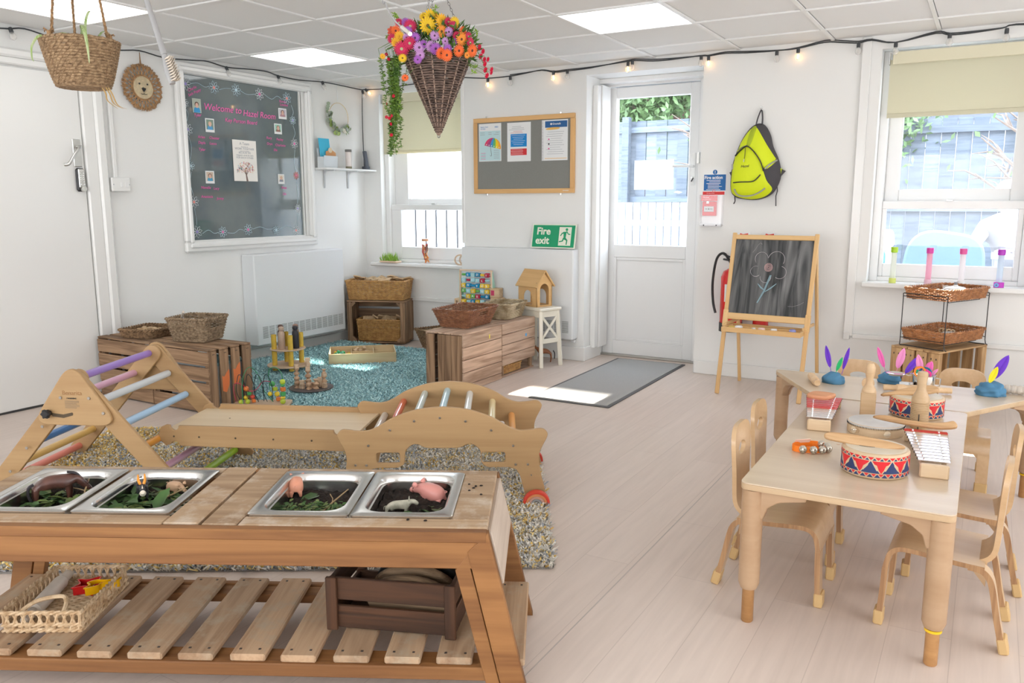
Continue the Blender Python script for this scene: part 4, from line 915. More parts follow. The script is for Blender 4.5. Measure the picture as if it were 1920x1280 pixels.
# right-hand pair, pale planks
for i, (y0, y1, hz0, nf, lab) in enumerate(((4.375, 4.862, 0, 4, 'closed plank crate nearest the climbing arch, under the reddish brown basket'), (4.872, 5.352, .088, 4, 'plank crate open at the bottom beside the white stool, with the grey-white basket on it'))):
    L_ = y1-y0; tg = thing('plank_crate', lab, 'crate', (-3.067, (y0+y1)/2, 0), 0, 'plank crates beside the door mat'); Hh = .388; D = .305; ph = (Hh-hz0)/nf if i else Hh/5
    nf = 5 if i == 0 else 4
    if i == 0: ph = (Hh-.004)/4.55
    zz = hz0+.002 if i else Hh-.004-ph*5
    for k in range(nf):
        zl = max(.002, zz+k*ph); zh = zz+(k+1)*ph-.004 
        if zh-zl < .01: continue
        box('side_plank', (L_, .013, zh-zl), (D/2-.0065, 0, (zl+zh)/2), crp, tg, (0, 0, PI/2), .002)
        box('side_plank', (L_, .013, zh-zl), (-D/2+.0065, 0, (zl+zh)/2), crp, tg, (0, 0, PI/2), .002)
    for k in range(3): box('top_plank', (L_, (D-.005)/3-.003, .011), (-D/2+(D/3)*(k+.5), 0, Hh-.004), crp, tg, (0, 0, PI/2), .002)
    if i == 0:
        for k, (xa, xb) in enumerate(((-.1525, -.083), (-.055, -.005), (-.003, .052), (.054, .1385))): box('end_plank', (Hh-.012, xb-xa, .012), ((xa+xb)/2, -L_/2+.006, Hh/2-.007), crw, tg, (PI/2, PI/2, 0), .002)
    else:
        box('base_board', (L_, .28, .012), (0, 0, .008), crp, tg, (0, 0, PI/2), .002)
        box('end_board', (.24, .012, .09), (0, L_/2-.02, .055), crp, tg, (0, 0, 0), .002)
    for sx in (-1, 1):
        for sy in (-1, 1): box('corner_post', (Hh-.03, .025, .025), (sx*(D/2-.028), sy*(L_/2-.03), Hh/2-.006), crw, tg, (0, PI/2, 0), .002)
    if i == 1: plate('blue_mark', [rect(.022, .022)], .0008, M('blue_mark', (.1, .4, .75), .6), tg, (D/2+.0006, .10, .27), UPL)
    else: plate('yellow_mark', [roundpoly(rect(.012, .03), .004)], .0008, M('yellow_mark', (.85, .75, .1), .6), tg, (D/2+.0006, .08, .33), UPL)
# corner crate on its side, opening to the room
CY_ = 21; cc = Vector((-4.625, 5.57)); ca, sa = math.cos(rad(CY_)), math.sin(rad(CY_)); cpos = (cc.x-sa*.11, cc.y+ca*.11, .012)
cc_ = thing('apple_crate', 'upright open apple crate in the far corner holding a wicker basket', 'crate', cpos, rad(CY_))
Wc, Dc, Hc = .53, .28, .375
for k in range(3): 
    for z in (.006, Hc-.006): box('top_slat', (Wc, .085, .012), (0, -Dc/2+.046+k*.094, z), crw, cc_)
for s in (-1, 1):
    for k in range(3): box('end_slat', (Hc-.03, .085, .013), (s*(Wc/2-.007), -Dc/2+.046+k*.094, Hc/2), crw, cc_, (0, PI/2, 0))
    for q in (.014, Hc-.014): pass
    box('corner_post', (Hc-.026, .03, .03), (s*(Wc/2-.03), -Dc/2+.02, Hc/2), crw, cc_, (0, PI/2, 0))
    for z in (.03, Hc-.03): box('corner_block', (.05, .025, .025), (s*(Wc/2-.055), -Dc/2+.02, z), crw, cc_, (0, s*(PI/4 if z > .1 else -PI/4), 0))
for k in range(4): box('back_slat', (Wc-.03, .012, .072), (0, Dc/2-.008, .052+k*.092), crw, cc_)
def bsk(name, lab, loc, rz, w0, d0, h, flare, rows, n, r, mat, **k):
    tg = thing(name, lab, 'basket', loc, rz); basket(tg, w0, d0, h, flare, rows, n, r, mat, **k); return tg
bsk('wicker_basket', 'honey wicker basket of wooden pieces on top of the corner crate', (cpos[0]+.005, cpos[1]-.01, .390), rad(CY_), .50, .25, .165, .02, 17, 56, .0045, wick_h, handles=False)
bsk('wicker_basket', 'honey wicker basket of wooden offcuts inside the corner crate', (cpos[0]+.03*ca-.0*sa, cpos[1]-.02, .0265), rad(CY_), .38, .20, .185, .012, 17, 46, .0045, wick_h, handles=False)
bsk('seagrass_basket', 'dull seagrass basket of wood pieces on the floor right of the corner crate', (-4.03, 5.64, .004), rad(-28), .22, .18, .155, .05, 15, 40, .005, seag_d, handles=False)
bsk('seagrass_basket', 'square seagrass basket with cut handles on the left crates, holding white objects', (-4.243, 3.375, .391), rad(16), .225, .205, .142, .028, 17, 44, .0045, seag)
bsk('seagrass_tray', 'shallow dark seagrass tray of small wooden blocks on the left crates', (-4.66, 3.33, .391), rad(14), .23, .25, .048, .012, 6, 40, .005, seag_d, handles=False)
bsk('wicker_basket', 'reddish brown open-weave wicker basket on the near plank crate', (-3.125, 4.725, .391), rad(3), .225, .335, .120, .040, 13, 44, .0042, wick_b)
bsk('wicker_basket', 'grey and white wicker basket on the far plank crate', (-3.085, 5.185, .391), rad(6), .185, .26, .108, .030, 12, 40, .0045, M('wicker_grey', (.60, .50, .34), .6, var=.5, scale=14, col2=(.30, .21, .11)))
bsk('wicker_basket', 'low brown basket in the gap under the far plank crate', (-3.02, 5.06, .016), 0, .16, .25, .055, .005, 6, 36, .0045, wick_h, handles=False)
# contents
blockw = WOOD('offcut', (.50, .33, .17), (.72, .53, .33), .6, 1.2, 5)
def place(cen, rz, x, y, z): a = rz; return (cen[0]+x*math.cos(a)-y*math.sin(a), cen[1]+x*math.sin(a)+y*math.cos(a), z)
rn = random.Random(5)
for i in range(9):
    x = -.21+.052*i; o = plate('wood_piece', [roundpoly([(-.06, -.03), (.05, -.035), (.075, .02), (-.04, .035)], .01), circ(.010, 10, .01, 0)], .010, blockw, None, place(cpos, rad(CY_), x, rn.uniform(-.05, .05), .565+rn.uniform(0, .02)), (rn.uniform(-.35, .35), rn.uniform(-.3, .3), rn.uniform(0, 3)))
    tag(o, 'flat pale wooden piece with a hole lying on the basket of the corner crate', 'wooden piece', 'wooden pieces on the corner basket')
for i in range(8):
    x = -.15+.042*i; o = plate('wood_offcut', [roundpoly([(-.035, -.02), (.035, -.025), (.02, .03), (-.03, .02)], .006)], .012, blockw, None, place(cpos, rad(CY_), x+.03, rn.uniform(-.04, .03)-.02, .215+rn.uniform(0, .014)), (rn.uniform(-.7, .7), rn.uniform(-.5, .5), rn.uniform(0, 3)))
    tag(o, 'angular wooden offcut poking out of the basket inside the corner crate', 'wooden piece', 'wooden offcuts inside the corner crate')
for i in range(4):
    o = box('wood_strip', (.24, .035, .012), (-4.05+.03*i, 5.62+.02*i, .155+.012*i), blockw, None, (rn.uniform(-.1, .1), rn.uniform(-.15, .15), .6+.5*i), .002); tag(o, 'wooden strip lying across the seagrass basket by the corner crate', 'wooden piece', 'wooden strips in the floor basket')
for i in range(22):
    o = box('small_block', (rn.choice((.03, .045)), .024, .02), (-4.66+rn.uniform(-.09, .09), 3.33+rn.uniform(-.10, .10), .412+rn.uniform(0, .022)), blockw, None, (0, rn.uniform(-.2, .2), rn.uniform(0, 3)), .002); tag(o, 'small pale wooden block in the shallow seagrass tray', 'block', 'blocks in the seagrass tray')
whp = M('white_ceramic', (.85, .85, .84), .3, coat=.3)
for i, (x, y, z, a, lab) in enumerate(((-4.25, 3.37, .505, .3, 'white lidded box in the square seagrass basket'), (-4.30, 3.40, .515, 1.0, 'long pale rod across the square seagrass basket'))):
    if i == 0:
        tg = thing('white_box', lab, 'box', (x, y, z-.045), a); box('body', (.12, .09, .04), (0, 0, .02), whp, tg, (.1, .05, 0)); box('lid', (.125, .095, .012), (0, 0, .046), whp, tg, (.1, .05, 0)); box('slot', (.06, .012, .003), (.005, 0, .053), M('grey_slot', (.4, .4, .42), .5), tg, (.1, .05, 0))
    else: tag(cyl('pale_rod', .008, .2, (x-.05, y-.06, z), pinm, None, (1.2, .0, a), 10), lab, 'rod')

# ================================================================== toys on the blue rug
tw = (-4.385, 4.262); TZ = .034
discw = WOOD('disc_wood', (.68, .48, .32), (.80, .62, .46), .5, .8, 4)
yel = M('yellow_tube', (.86, .58, .08), .6, var=.15, scale=30)
o = O('wooden_disc', lathe([(0, -.005), (.150, -.005), (.152, 0), (.150, .005), (0, .005)], 40), discw, None, (tw[0], tw[1], TZ+.032)); tag(o, 'large lower round board of the tube tower on the blue rug', 'board')
o = O('wooden_disc', lathe([(0, -.004), (.126, -.004), (.128, 0), (.126, .004), (0, .004)], 40), discw, None, (tw[0]+.0, tw[1]+.0, TZ+.152)); tag(o, 'smaller upper round board of the tube tower on the blue rug', 'board')
ring_ = [(-.095, -.035), (.02, -.10), (.095, .03), (-.01, .085)]
ct, st = math.cos(rad(45)), math.sin(rad(45))
for lvl, (z0, hh, nm) in enumerate(((.0, .026, 'short yellow tube foot under the lower round board'), (.038, .109, 'yellow tube holding up the upper round board'), (.157, .105, 'yellow tube standing on the upper round board'))):
    for (x, y) in ring_:
        tg = thing('yellow_tube', nm, 'tube', (tw[0]+x*ct-y*st, tw[1]+x*st+y*ct, TZ+z0), 0, ['tube feet of the tower', 'tubes between the boards', 'tubes on the upper board'][lvl])
        O('tube_wall', lathe([(.0155, 0), (.0185, 0), (.0185, hh), (.0155, hh), (.0155, 0)], 18), yel, tg)
pegp = [(0, 0), (.0235, 0), (.0245, .004), (.0245, .10), (.023, .118), (.015, .130), (.0135, .134), (.018, .139), (.0205, .148), (.0195, .158), (.012, .165), (0, .167)]
pegm = lathe(pegp, 20)
for (x, y), c, lab in (((-.040, -.055), (.66, .48, .36), 'pale natural wooden peg doll on the tube tower'), ((.058, -.038), (.035, .036, .045), 'charcoal wooden peg doll on the tube tower'), ((-.045, .045), (.12, .06, .045), 'dark brown wooden peg doll at the back left of the tube tower'), ((.060, .045), (.36, .20, .14), 'mid-brown wooden peg doll at the back right of the tube tower')):
    tg = thing('peg_doll', lab, 'peg doll', (tw[0]+x*ct-y*st, tw[1]+x*st+y*ct, TZ+.157)); O('body', pegm.copy(), WOOD('peg_%d' % int(c[0]*100), tuple(v*.85 for v in c), c, .45, 1, 4, .02), tg)
# spool display
sp = (-3.80, 3.885); spm = WOOD('spool_wood', (.36, .20, .11), (.66, .44, .28), .5, 1.2, 6, mott=.4)
tg = thing('round_tray', 'dark slate round board carrying wooden spools on the blue rug', 'board', (sp[0], sp[1], .034)); O('board', lathe([(0, -.003), (.142, -.003), (.145, 0), (.142, .004), (0, .004)], 36), M('slate_brown', (.13, .11, .11), .45, var=.4, scale=8), tg)
spool = lathe([(0, 0), (.018, 0), (.018, .004), (.010, .012), (.009, .016), (.010, .020), (.018, .028), (.018, .032), (0, .032)], 14)
cb_ = WOOD('cotton_wood', (.42, .28, .18), (.70, .52, .36), .6)
def stack(x, y, items, lab):
    a = rad(31); X, Y = sp[0]+x*math.cos(a)-y*math.sin(a), sp[1]+x*math.sin(a)+y*math.cos(a); z = .038
    for i, s in enumerate(items):
        if s > 0:
            o = O('wooden_spool', spool.copy(), spm, None, (X, Y, z), (0, 0, i), (s, s, s)); z += .032*s; tag(o, 'turned wooden spool, '+lab+(', level %s of its stack' % ['lowest', 'second', 'third', 'fourth', 'fifth', 'sixth', 'topmost'][i]), 'spool', 'wooden spools on the round board')
        else:
            o = box('wooden_cube', (.03, .026, -s), (X, Y, z-s/2), cb_, None, (0, 0, i*.7), .003); z -= s; tag(o, 'small wooden block, '+lab+(', level %s of its stack' % ['lowest', 'second', 'third', 'fourth', 'fifth', 'sixth', 'topmost'][i]), 'block', 'wooden blocks on the round board')
stack(-.085, -.03, [1, 1, 1.05, .9, -.03], 'tall left stack'); stack(-.045, -.06, [-.03, -.028], 'front left'); stack(-.02, .01, [1.1, 1.2, 1, -.03, -.032, -.026], 'tallest middle stack'); stack(.0, -.07, [1, 1], 'front centre')
stack(.045, -.055, [1, 1], 'right of the front centre'); stack(.085, .01, [1.15, 1.05, -.02, .8], 'right stack'); stack(.058, .0, [-.035, -.03], 'beside the right stack'); stack(-.10, .03, [-.03, -.025], 'far left back'); stack(.02, -.03, [1.1], 'centre')
stack(.095, -.035, [-.034], 'far right'); stack(-.07, .06, [.9], 'back left')
# sorting box
SBY = 41; sb = (-4.195, 4.865)
sbw = WOOD('box_wood', (.62, .46, .24), (.78, .62, .38), .5, .8, 4, .06)
sbt = thing('sorting_box', 'low wooden box with six compartments on the blue rug', 'box', (sb[0], sb[1], .018), rad(SBY)); BW_, BD_, BHh = .51, .36, .082
for s in (-1, 1): box('long_side', (BW_, .010, BHh), (0, s*(BD_/2-.005), BHh/2), sbw, sbt, bev=.0015); box('short_side', (BD_-.02, .010, BHh), (s*(BW_/2-.005), 0, BHh/2), sbw, sbt, (0, 0, PI/2), .0015)
box('floor_panel', (BW_-.02, BD_-.02, .005), (0, 0, .006), sbw, sbt, bev=0)
for x in (-.085, .085): box('divider', (BD_-.02, .008, .06), (x, 0, .038), sbw, sbt, (0, 0, PI/2), .001)
for x0, x1 in ((-.081, .081), (.089, .245)): box('divider', (x1-x0, .008, .06), ((x0+x1)/2, 0, .038), sbw, sbt, (0, 0, 0), .001)
colr = [('red', (.65, .06, .05)), ('green', (.05, .42, .18)), ('dark green', (.03, .16, .10)), ('yellow', (.85, .62, .05)), ('white', (.85, .84, .8)), ('natural', (.72, .5, .3)), ('orange', (.85, .35, .08))]
for i in range(17):
    nm, c = colr[i % 7]; x, y = rn.uniform(-.225, -.105), rn.uniform(-.13, .13); o = box('coloured_block', (.034, .026, .026), place(sb, rad(SBY), x, y, .045+rn.uniform(0, .035)), M('blk_'+nm.replace(' ', '_'), c, .45), None, (rn.uniform(-.6, .6), rn.uniform(-.6, .6), rn.uniform(0, 3)), .003)
    tag(o, nm+' wooden block in the left compartment of the sorting box', 'block', nm+' blocks in the sorting box')
for i in range(9):
    x, y = rn.uniform(-.06, .04), rn.uniform(.03, .12); o = box('wooden_cube', (.03, .028, .026), place(sb, rad(SBY), x, y, .038+rn.uniform(0, .05)), blockw, None, (rn.uniform(-.6, .6), rn.uniform(-.6, .6), rn.uniform(0, 3)), .003); tag(o, 'natural wooden block heaped in the back middle compartment of the sorting box', 'block', 'natural blocks in the sorting box')
for i in range(6):
    o = O('curtain_ring', lathe([(.016, -.004), (.022, -.004), (.022, .004), (.016, .004), (.016, -.004)], 16), blockw, None, place(sb, rad(SBY), rn.uniform(.11, .22), rn.uniform(.04, .13), .045), (rn.uniform(0, 1.2), rn.uniform(0, 1.2), 0)); tag(o, 'wooden ring in the back right compartment of the sorting box', 'ring', 'wooden rings in the sorting box')

# bead maze behind the slide
bmz = thing('bead_maze', 'bead maze with looping green, black and red wires and bright wooden beads', 'toy', (-3.73, 3.395, .028), rad(34))
plate('base', [roundpoly(rect(.34, .16), .03)], .016, discw, bmz, (0, 0, .008), bev=.002)
gw, kw, rw_ = M('green_wire', (.03, .30, .12), .3), M('black_wire', (.02, .05, .06), .3), M('red_wire', (.62, .06, .14), .3)
def wire(pts, m, nm): o = tube('wire', smoothpts(pts, 8), .0022, m, bmz, 6); o['label'] = nm
wire([(-.10, -.05, .01), (-.10, -.04, .16), (-.07, 0, .235), (-.03, .04, .19), (.0, .03, .10), (.05, .02, .03), (.07, .02, .01)], gw, 'green wire'); wire([(.05, .05, .01), (.04, .04, .10), (.05, 0, .21), (.09, -.02, .238), (.13, -.03, .20), (.135, -.03, .10), (.13, -.04, .01)], gw, 'green wire')
for k in range(4):
    x = -.13+.052*k; wire([(x, .03, .01), (x-.018, .0, .09), (x+.0, -.02, .185), (x+.022, -.03, .19), (x+.036, .0, .12), (x+.03, .03, .05), (x+.026, .045, .01)], kw, 'black wire')
wire([(-.16, .03, .01), (-.165, .0, .11), (-.14, -.02, .145), (-.10, 0, .12), (-.07, 0, .09), (-.03, 0, .10), (.01, .01, .145), (.06, .02, .135), (.085, .03, .09), (.09, .04, .01)], rw_, 'red wire')
bc = {'o': (.85, .22, .04), 'g': (.08, .42, .12), 'y': (.92, .68, .04), 'l': (.55, .68, .05), 'r': (.75, .08, .05)}
def bead(x, y, z, k, shp='s', r=.016):
    m = M('bead_'+k, bc[k], .3, coat=.4)
    pr = {'s': [(0, -r), (r*.7, -r*.7), (r, 0), (r*.7, r*.7), (0, r)], 'd': [(0, -r*.4), (r*.8, -r*.4), (r, 0), (r*.8, r*.4), (0, r*.4)]}
    if shp == 'c': box('bead', (r*1.7, r*1.7, r*1.6), (x, y, z), m, bmz, (0, 0, .6), .002)
    elif shp == 's': O('bead', lathe([(r*math.sin(PI*i/8), -r*math.cos(PI*i/8)) for i in range(9)], 16), m, bmz, (x, y, z))
    else: O('bead', lathe(pr[shp], 14), m, bmz, (x, y, z))
for a in ((-.09, 0, .105, 'o'), (-.075, 0, .075, 'g', 'c', .012), (-.10, .02, .045, 'y', 's', .014), (-.06, .02, .05, 'r', 's', .014), (-.08, -.02, .03, 'l', 's', .015), (-.12, -.02, .028, 'l', 's', .015), (-.05, 0, .03, 'o', 'c', .012),
          (.062, .02, .128, 'g', 's', .017), (.075, .025, .096, 'l', 'c', .014), (.085, .03, .062, 'y', 's', .016), (.045, .02, .066, 'y', 's', .014), (.09, .035, .03, 'o', 'c', .014),
          (.134, -.03, .150, 'l', 's', .017), (.134, -.03, .130, 'g', 'd', .015), (.134, -.03, .105, 'o', 'c', .015), (.134, -.032, .077, 'g', 'c', .015), (.133, -.035, .054, 'y', 'd', .016), (.132, -.038, .032, 'l', 's', .017)): bead(*a)
# ================================================================== things on the walls and sills
blm = translucent('blind_fabric', (.82, .79, .62), .32)
for (x0, x1, y, zb, zv, zt, lab) in ((-4.745, -3.75, YA-.012, 1.66, 2.095, 2.172, 'cream roller blind half drawn over the left window behind the flower basket'), (-.628, .205, YB+.045, 1.755, 2.078, 2.152, 'cream roller blind drawn over the top of the right window')):
    cx = (x0+x1)/2; tg = thing('roller_blind', lab, 'blind', (cx, y, zb)); w_ = x1-x0
    box('fabric', (w_, .003, zv-zb+.02), (0, 0, (zv-zb)/2+.02), blm, tg, bev=0); box('hem_bar', (w_, .010, .028), (0, -.002, .014), blm, tg, bev=.003)
    box('valance', (w_-.005, .012, zt-zv), (.012, -.02, (zv+zt)/2-zb), M('blind_valance', (.78, .74, .55), .7), tg, bev=.003); box('bracket', (.01, .04, zt-zv), (-w_/2-.004, 0, (zv+zt)/2-zb), steel, tg)
# wall heaters: flat white covers with louvred grilles
heatm = M('heater_white', (.80, .82, .83), .35)
def heater(lab, loc, rz, W, Hh, D, z0):
    tg = thing('wall_heater', lab, 'heater', loc, rz)
    box('cover', (W, D, Hh), (0, -D/2, z0+Hh/2), heatm, tg, bev=.008); box('bottom_lip', (W-.04, D-.02, .01), (0, -D/2, z0-.004), M('heater_under', (.45, .45, .44), .6), tg)
    bm = bmesh.new(); n_ = 14; g0 = -W/2+.05; gw_ = (W-.08)/n_
    for i in range(n_):
        for k in range(9): abox(bm, g0+i*gw_+.006, g0+(i+1)*gw_-.006, -D-.0012, -D+.001, z0+.055+k*.0105, z0+.060+k*.0105)
    o = O('grille', mesh(bm), M('grille_dark', (.30, .32, .31), .6), tg); o['kind'] = 'stuff'
    for q in (-1, 1): box('bracket_foot', (.03, .03, .02), (q*(W/2-.03), -.02, z0-.02), heatm, tg)
heater('large flat white wall heater on the left wall below the written glass', (XL, 4.915, 0), PI/2, 1.01, .71, .14, .135)
heater('flat white wall heater behind the abacus and toy house under the notice board', (-3.262, YB, 0), 0, 1.03, .70, .10, .175)
# notice board
corkf = M('board_felt', (.27, .27, .25), .95, var=.15, scale=300); bframe = WOOD('board_frame', (.66, .36, .14), (.80, .48, .20), .5, .8, 3, .03, mott=.02)
nb = thing('notice_board', 'wood framed grey felt notice board with three notices', 'notice board', (-3.24, YB, 1.3075))
box('felt', (.87, .012, .55), (0, -.008, .297), corkf, nb, bev=0)
for z in (.0175, .577): box('frame', (.91, .022, .036), (0, -.012, z), bframe, nb)
for x in (-.4375, .4375): box('frame', (.523, .022, .036), (x, -.012, .297), bframe, nb, (0, PI/2, 0))
box('maker_plate', (.05, .001, .004), (.385, -.024, .018), whp, nb, bev=0)
for x, z in ((-.34, .603), (.33, .603), (-.34, -.008), (.33, -.008)): box('fixing', (.014, .008, .016), (x, -.004, z), chrome, nb)
paper = M('paper', (.86, .87, .87), .7); inkg = M('grey_ink', (.35, .37, .40), .8)
def sheet(lab, x0, x1, z0, z1, mat=paper, y=YB-.016):
    tg = thing('notice', lab, 'notice', ((x0+x1)/2, y, z0)); box('paper', (x1-x0, .0012, z1-z0), (0, 0, (z1-z0)/2), mat, tg, bev=0); return tg
def bar(tg, nm, x, z, w_, h_, m, dy=-.0012, rx=0): return box(nm, (w_, .0006, h_), (x, dy, z), m, tg, (0, rx, 0), bev=0)
s1 = sheet('notice with a rainbow umbrella at the left of the notice board', -3.645, -3.435, 1.563, 1.859)
pb = M('print_pale_blue', (.55, .75, .78), .7); bar(s1, 'panel', 0, .122, .196, .232, pb)
ucol = [(.75, .05, .15), (.40, .06, .22), (.04, .30, .62), (.14, .50, .15), (.95, .68, .0), (.92, .42, .05)]
for i in range(6):
    R_ = .078
    pts = [(0+(-R_+R_*i/3)*math.sin(t*PI/2/6)+0, .112+R_*.95*math.cos(t*PI/2/6)) for t in range(6, -1, -1)]+[((-R_+R_*(i+1)/3)*math.sin(t*PI/2/6), .112+R_*.95*math.cos(t*PI/2/6)) for t in range(1, 7)]
    plate('umbrella_panel', [pts], .0006, M('umb_%d' % i, ucol[i], .6), s1, (0, -.0019, 0), (PI/2, .22, 0))
    cx = -R_+R_*(i+.5)/3; plate('dot', [circ(.0045, 10, cx*.92, .122)], .0005, whp, s1, (0, -.0024, 0), (PI/2, .22, 0))
tube('umbrella_handle', [(.005, -.002, .115), (.013, -.002, .06), (.015, -.002, .045), (.008, -.002, .040), (.002, -.002, .047)], .0012, inkm, s1, 5)
bluei = M('blue_ink', (.05, .25, .60), .7); pinki = M('pink_ink', (.80, .12, .35), .7)
text('print', 'Speech, Voice', .013, bluei, s1, (-.09, -.0014, .266), UPX, .0002); text('print', 'and Skills', .013, bluei, s1, (-.09, -.0014, .252), UPX, .0002); text('print', 'HSO', .016, bluei, s1, (.045, -.0014, .262), UPX, .0002, off=.0004)
for (x, z, w_) in ((-.07, .225, .04), (0, .225, .03), (.07, .225, .03), (-.07, .21, .045), (0, .212, .03), (.06, .21, .045)): bar(s1, 'text_line', x, z, w_, .003, inkg, -.0018)
for k in range(5): bar(s1, 'text_line', -.065, .065-k*.012, .045, .003, pinki if k % 2 == 0 else inkg, -.0018); bar(s1, 'text_line', .06, .085-k*.015, .05, .003, inkg, -.0018)
s2 = sheet('notice with a blue panel above a red panel, middle of the notice board', -3.379, -3.166, 1.556, 1.855)
bar(s2, 'blue_panel', -.002, .162, .146, .098, M('print_blue', (.0, .25, .66), .6)); bar(s2, 'red_panel', -.002, .073, .146, .050, M('print_red', (.68, .03, .04), .6))
for k in range(6): bar(s2, 'text_line', -.006, .200-k*.014, .125-.02*(k % 3), .002, whp, -.0018)
for k in range(4): bar(s2, 'text_line', -.016, .090-k*.011, .10+.01*(k % 2), .002, whp, -.0018)
for k in range(5): bar(s2, 'text_line', -.02+.01*(k % 2), .268-k*.012, .08+.03*(k % 3), .0022, inkg if k < 3 else M('red_ink', (.65, .10, .12), .7), -.0018)
s3 = sheet('notice with a dark blue banner at the right of the notice board', -3.068, -2.844, 1.555, 1.860)
bar(s3, 'blue_banner', .012, .272, .19, .048, M('print_navy', (.02, .12, .33), .6)); plate('yellow_brush', [[(p.x, p.y) for p in smoothpts([(-.078, .238, 0), (-.04, .248, 0), (.03, .248, 0), (.045, .241, 0), (.02, .233, 0), (-.05, .231, 0)], 3, True)]], .0006, M('print_amber', (.85, .50, .12), .6), s3, (0, -.002, 0), UPX)
text('print', 'Grantalk', .020, whp, s3, (-.018, -.0018, .268), UPX, .0002, off=.0003); plate('logo_dot', [circ(.008, 12, -.030, .274)], .0006, whp, s3, (0, -.002, 0), UPX); bar(s3, 'amber_line', .01, .016, .19, .004, MATS['print_amber'])
for k in range(11): bar(s3, 'text_line', .012-.008*(k % 3), .215-k*.0165, .14-.05*(k % 4 == 3), .002, inkg, -.0018)
for k in range(3): bar(s3, 'icon', -.05, .16-k*.035, .012, .010, pinki if k != 1 else inkm, -.0018)
bar(s3, 'punched_strip', -.104, .152, .014, .30, M('clear_strip', (.72, .72, .73), .3), -.001)
for k in range(12): bar(s3, 'punch_hole', -.104, .02+k*.024, .004, .004, inkg, -.0018)
# fire exit sign leaning on the heater
grn = M('safety_green', (.0, .33, .14), .4); lume = M('lume_white', (.85, .87, .74), .4)
fe = thing('fire_exit_sign', 'green Fire exit sign with a running figure standing on the heater', 'sign', (-2.945, YB-.065, .882), 0); fe.rotation_euler = (rad(-12), 0, 0)
box('plate', (.385, .004, .19), (0, 0, .095), lume, fe, bev=0); box('green_field', (.365, .001, .172), (0, -.0028, .095), grn, fe, bev=0)
text('lettering', 'Fire', .078, lume, fe, (-.150, -.0036, .108), UPX, .0004, off=.0022); text('lettering', 'exit', .078, lume, fe, (-.155, -.0036, .035), UPX, .0004, off=.0022)
box('doorway', (.105, .0006, .145), (.10, -.0036, .095), lume, fe, bev=0)
for nm, pts in (('head', circ(.011, 14, .112, .148)), ('torso', [(.085, .130), (.112, .132), (.108, .085), (.090, .080)]), ('arm', [(.108, .130), (.128, .108), (.145, .108), (.145, .115), (.130, .116), (.114, .138)]), ('arm', [(.088, .131), (.070, .120), (.058, .100), (.065, .097), (.076, .113), (.092, .120)]),
                ('leg', [(.090, .085), (.104, .088), (.125, .066), (.122, .03), (.113, .03), (.114, .062), (.095, .070)]), ('leg', [(.086, .085), (.098, .080), (.086, .055), (.052, .048), (.052, .057), (.078, .062)])):
    plate('figure_'+nm, [pts], .0006, grn, fe, (0, -.0042, 0), UPX)
# fire action notice and call point
fa = thing('fire_action_notice', 'blue and red Fire action notice by the outside door', 'sign', (-1.703, YB, 1.285)); Bs = M('mandatory_blue', (.0, .13, .42), .45); Rs = M('alert_red', (.72, .03, .03), .45)
box('plate', (.17, .002, .185), (0, -.002, .0925), whp, fa, bev=0); plate('blue_disc', [circ(.016, 20, .004, .157)], .0006, Bs, fa, (0, -.0036, 0), UPX); bar(fa, 'mark', .004, .159, .004, .014, whp, -.0042); bar(fa, 'mark', .004, .147, .004, .004, whp, -.0042)
bar(fa, 'blue_panel', .004, .085, .155, .092+.018, Bs, -.0034); text('lettering', 'Fire action', .030, whp, fa, (-.070, -.0040, .110), UPX, .0002, off=.0008)
for k in range(7): bar(fa, 'text_line', -.005+.01*(k % 3 == 1), .100-k*.0105, .10-.02*(k % 2), .0035, whp, -.0041)
bar(fa, 'red_panel', -.002, .012, .155, .022, Rs, -.0034); text('lettering', 'In case of fire', .010, whp, fa, (-.05, -.0040, .009), UPX, .0002)
plate('no_entry_ring', [circ(.010, 20, .0, .0265), circ(.0075, 20, .0, .0265)], .0006, Rs, fa, (0, -.0042, 0), UPX)
cp = thing('fire_call_point', 'red fire alarm call point under a clear hinged cover', 'alarm', (-1.713, YB, 1.075))
box('back_plate', (.155, .004, .215), (.006, -.002, .105), M('clear_back', (.82, .82, .82), .3), cp); box('red_box', (.095, .03, .10), (-.012, -.018, .115), Rs, cp); box('grey_insert', (.07, .003, .038), (-.012, -.034, .112), M('insert_grey', (.6, .6, .6), .4), cp); cyl('button', .005, .003, (-.012, -.036, .112), inkm, cp, (PI/2, 0, 0), 12)
for q in (-1, 1): box('arrow', (.016, .001, .004), (-.012+q*.018, -.036, .112), inkm, cp, bev=0)
box('label_panel', (.115, .002, .038), (-.008, -.045, .188), Rs, cp, bev=0); text('lettering', 'Lift cover', .012, whp, cp, (-.055, -.0465, .190), UPX, .0002); text('lettering', 'and press here', .010, whp, cp, (-.055, -.0465, .177), UPX, .0002); box('tag_square', (.018, .002, .016), (-.018, -.0465, .158), whp, cp, bev=0)
box('clear_cover', (.156, .002, .205), (.005, -.050, .105), glass, cp, bev=0); box('cover_base', (.15, .03, .02), (.0, -.02, .0), M('cover_clear_grey', (.7, .7, .72), .3), cp); box('side_strip', (.004, .04, .20), (-.078, -.022, .11), whp, cp)  # includes a plain white strip along the left of the cover
for q in (-.045, .045): cyl('screw', .005, .002, (q, -.036, .0), inkm, cp, (PI/2, 0, 0), 8)

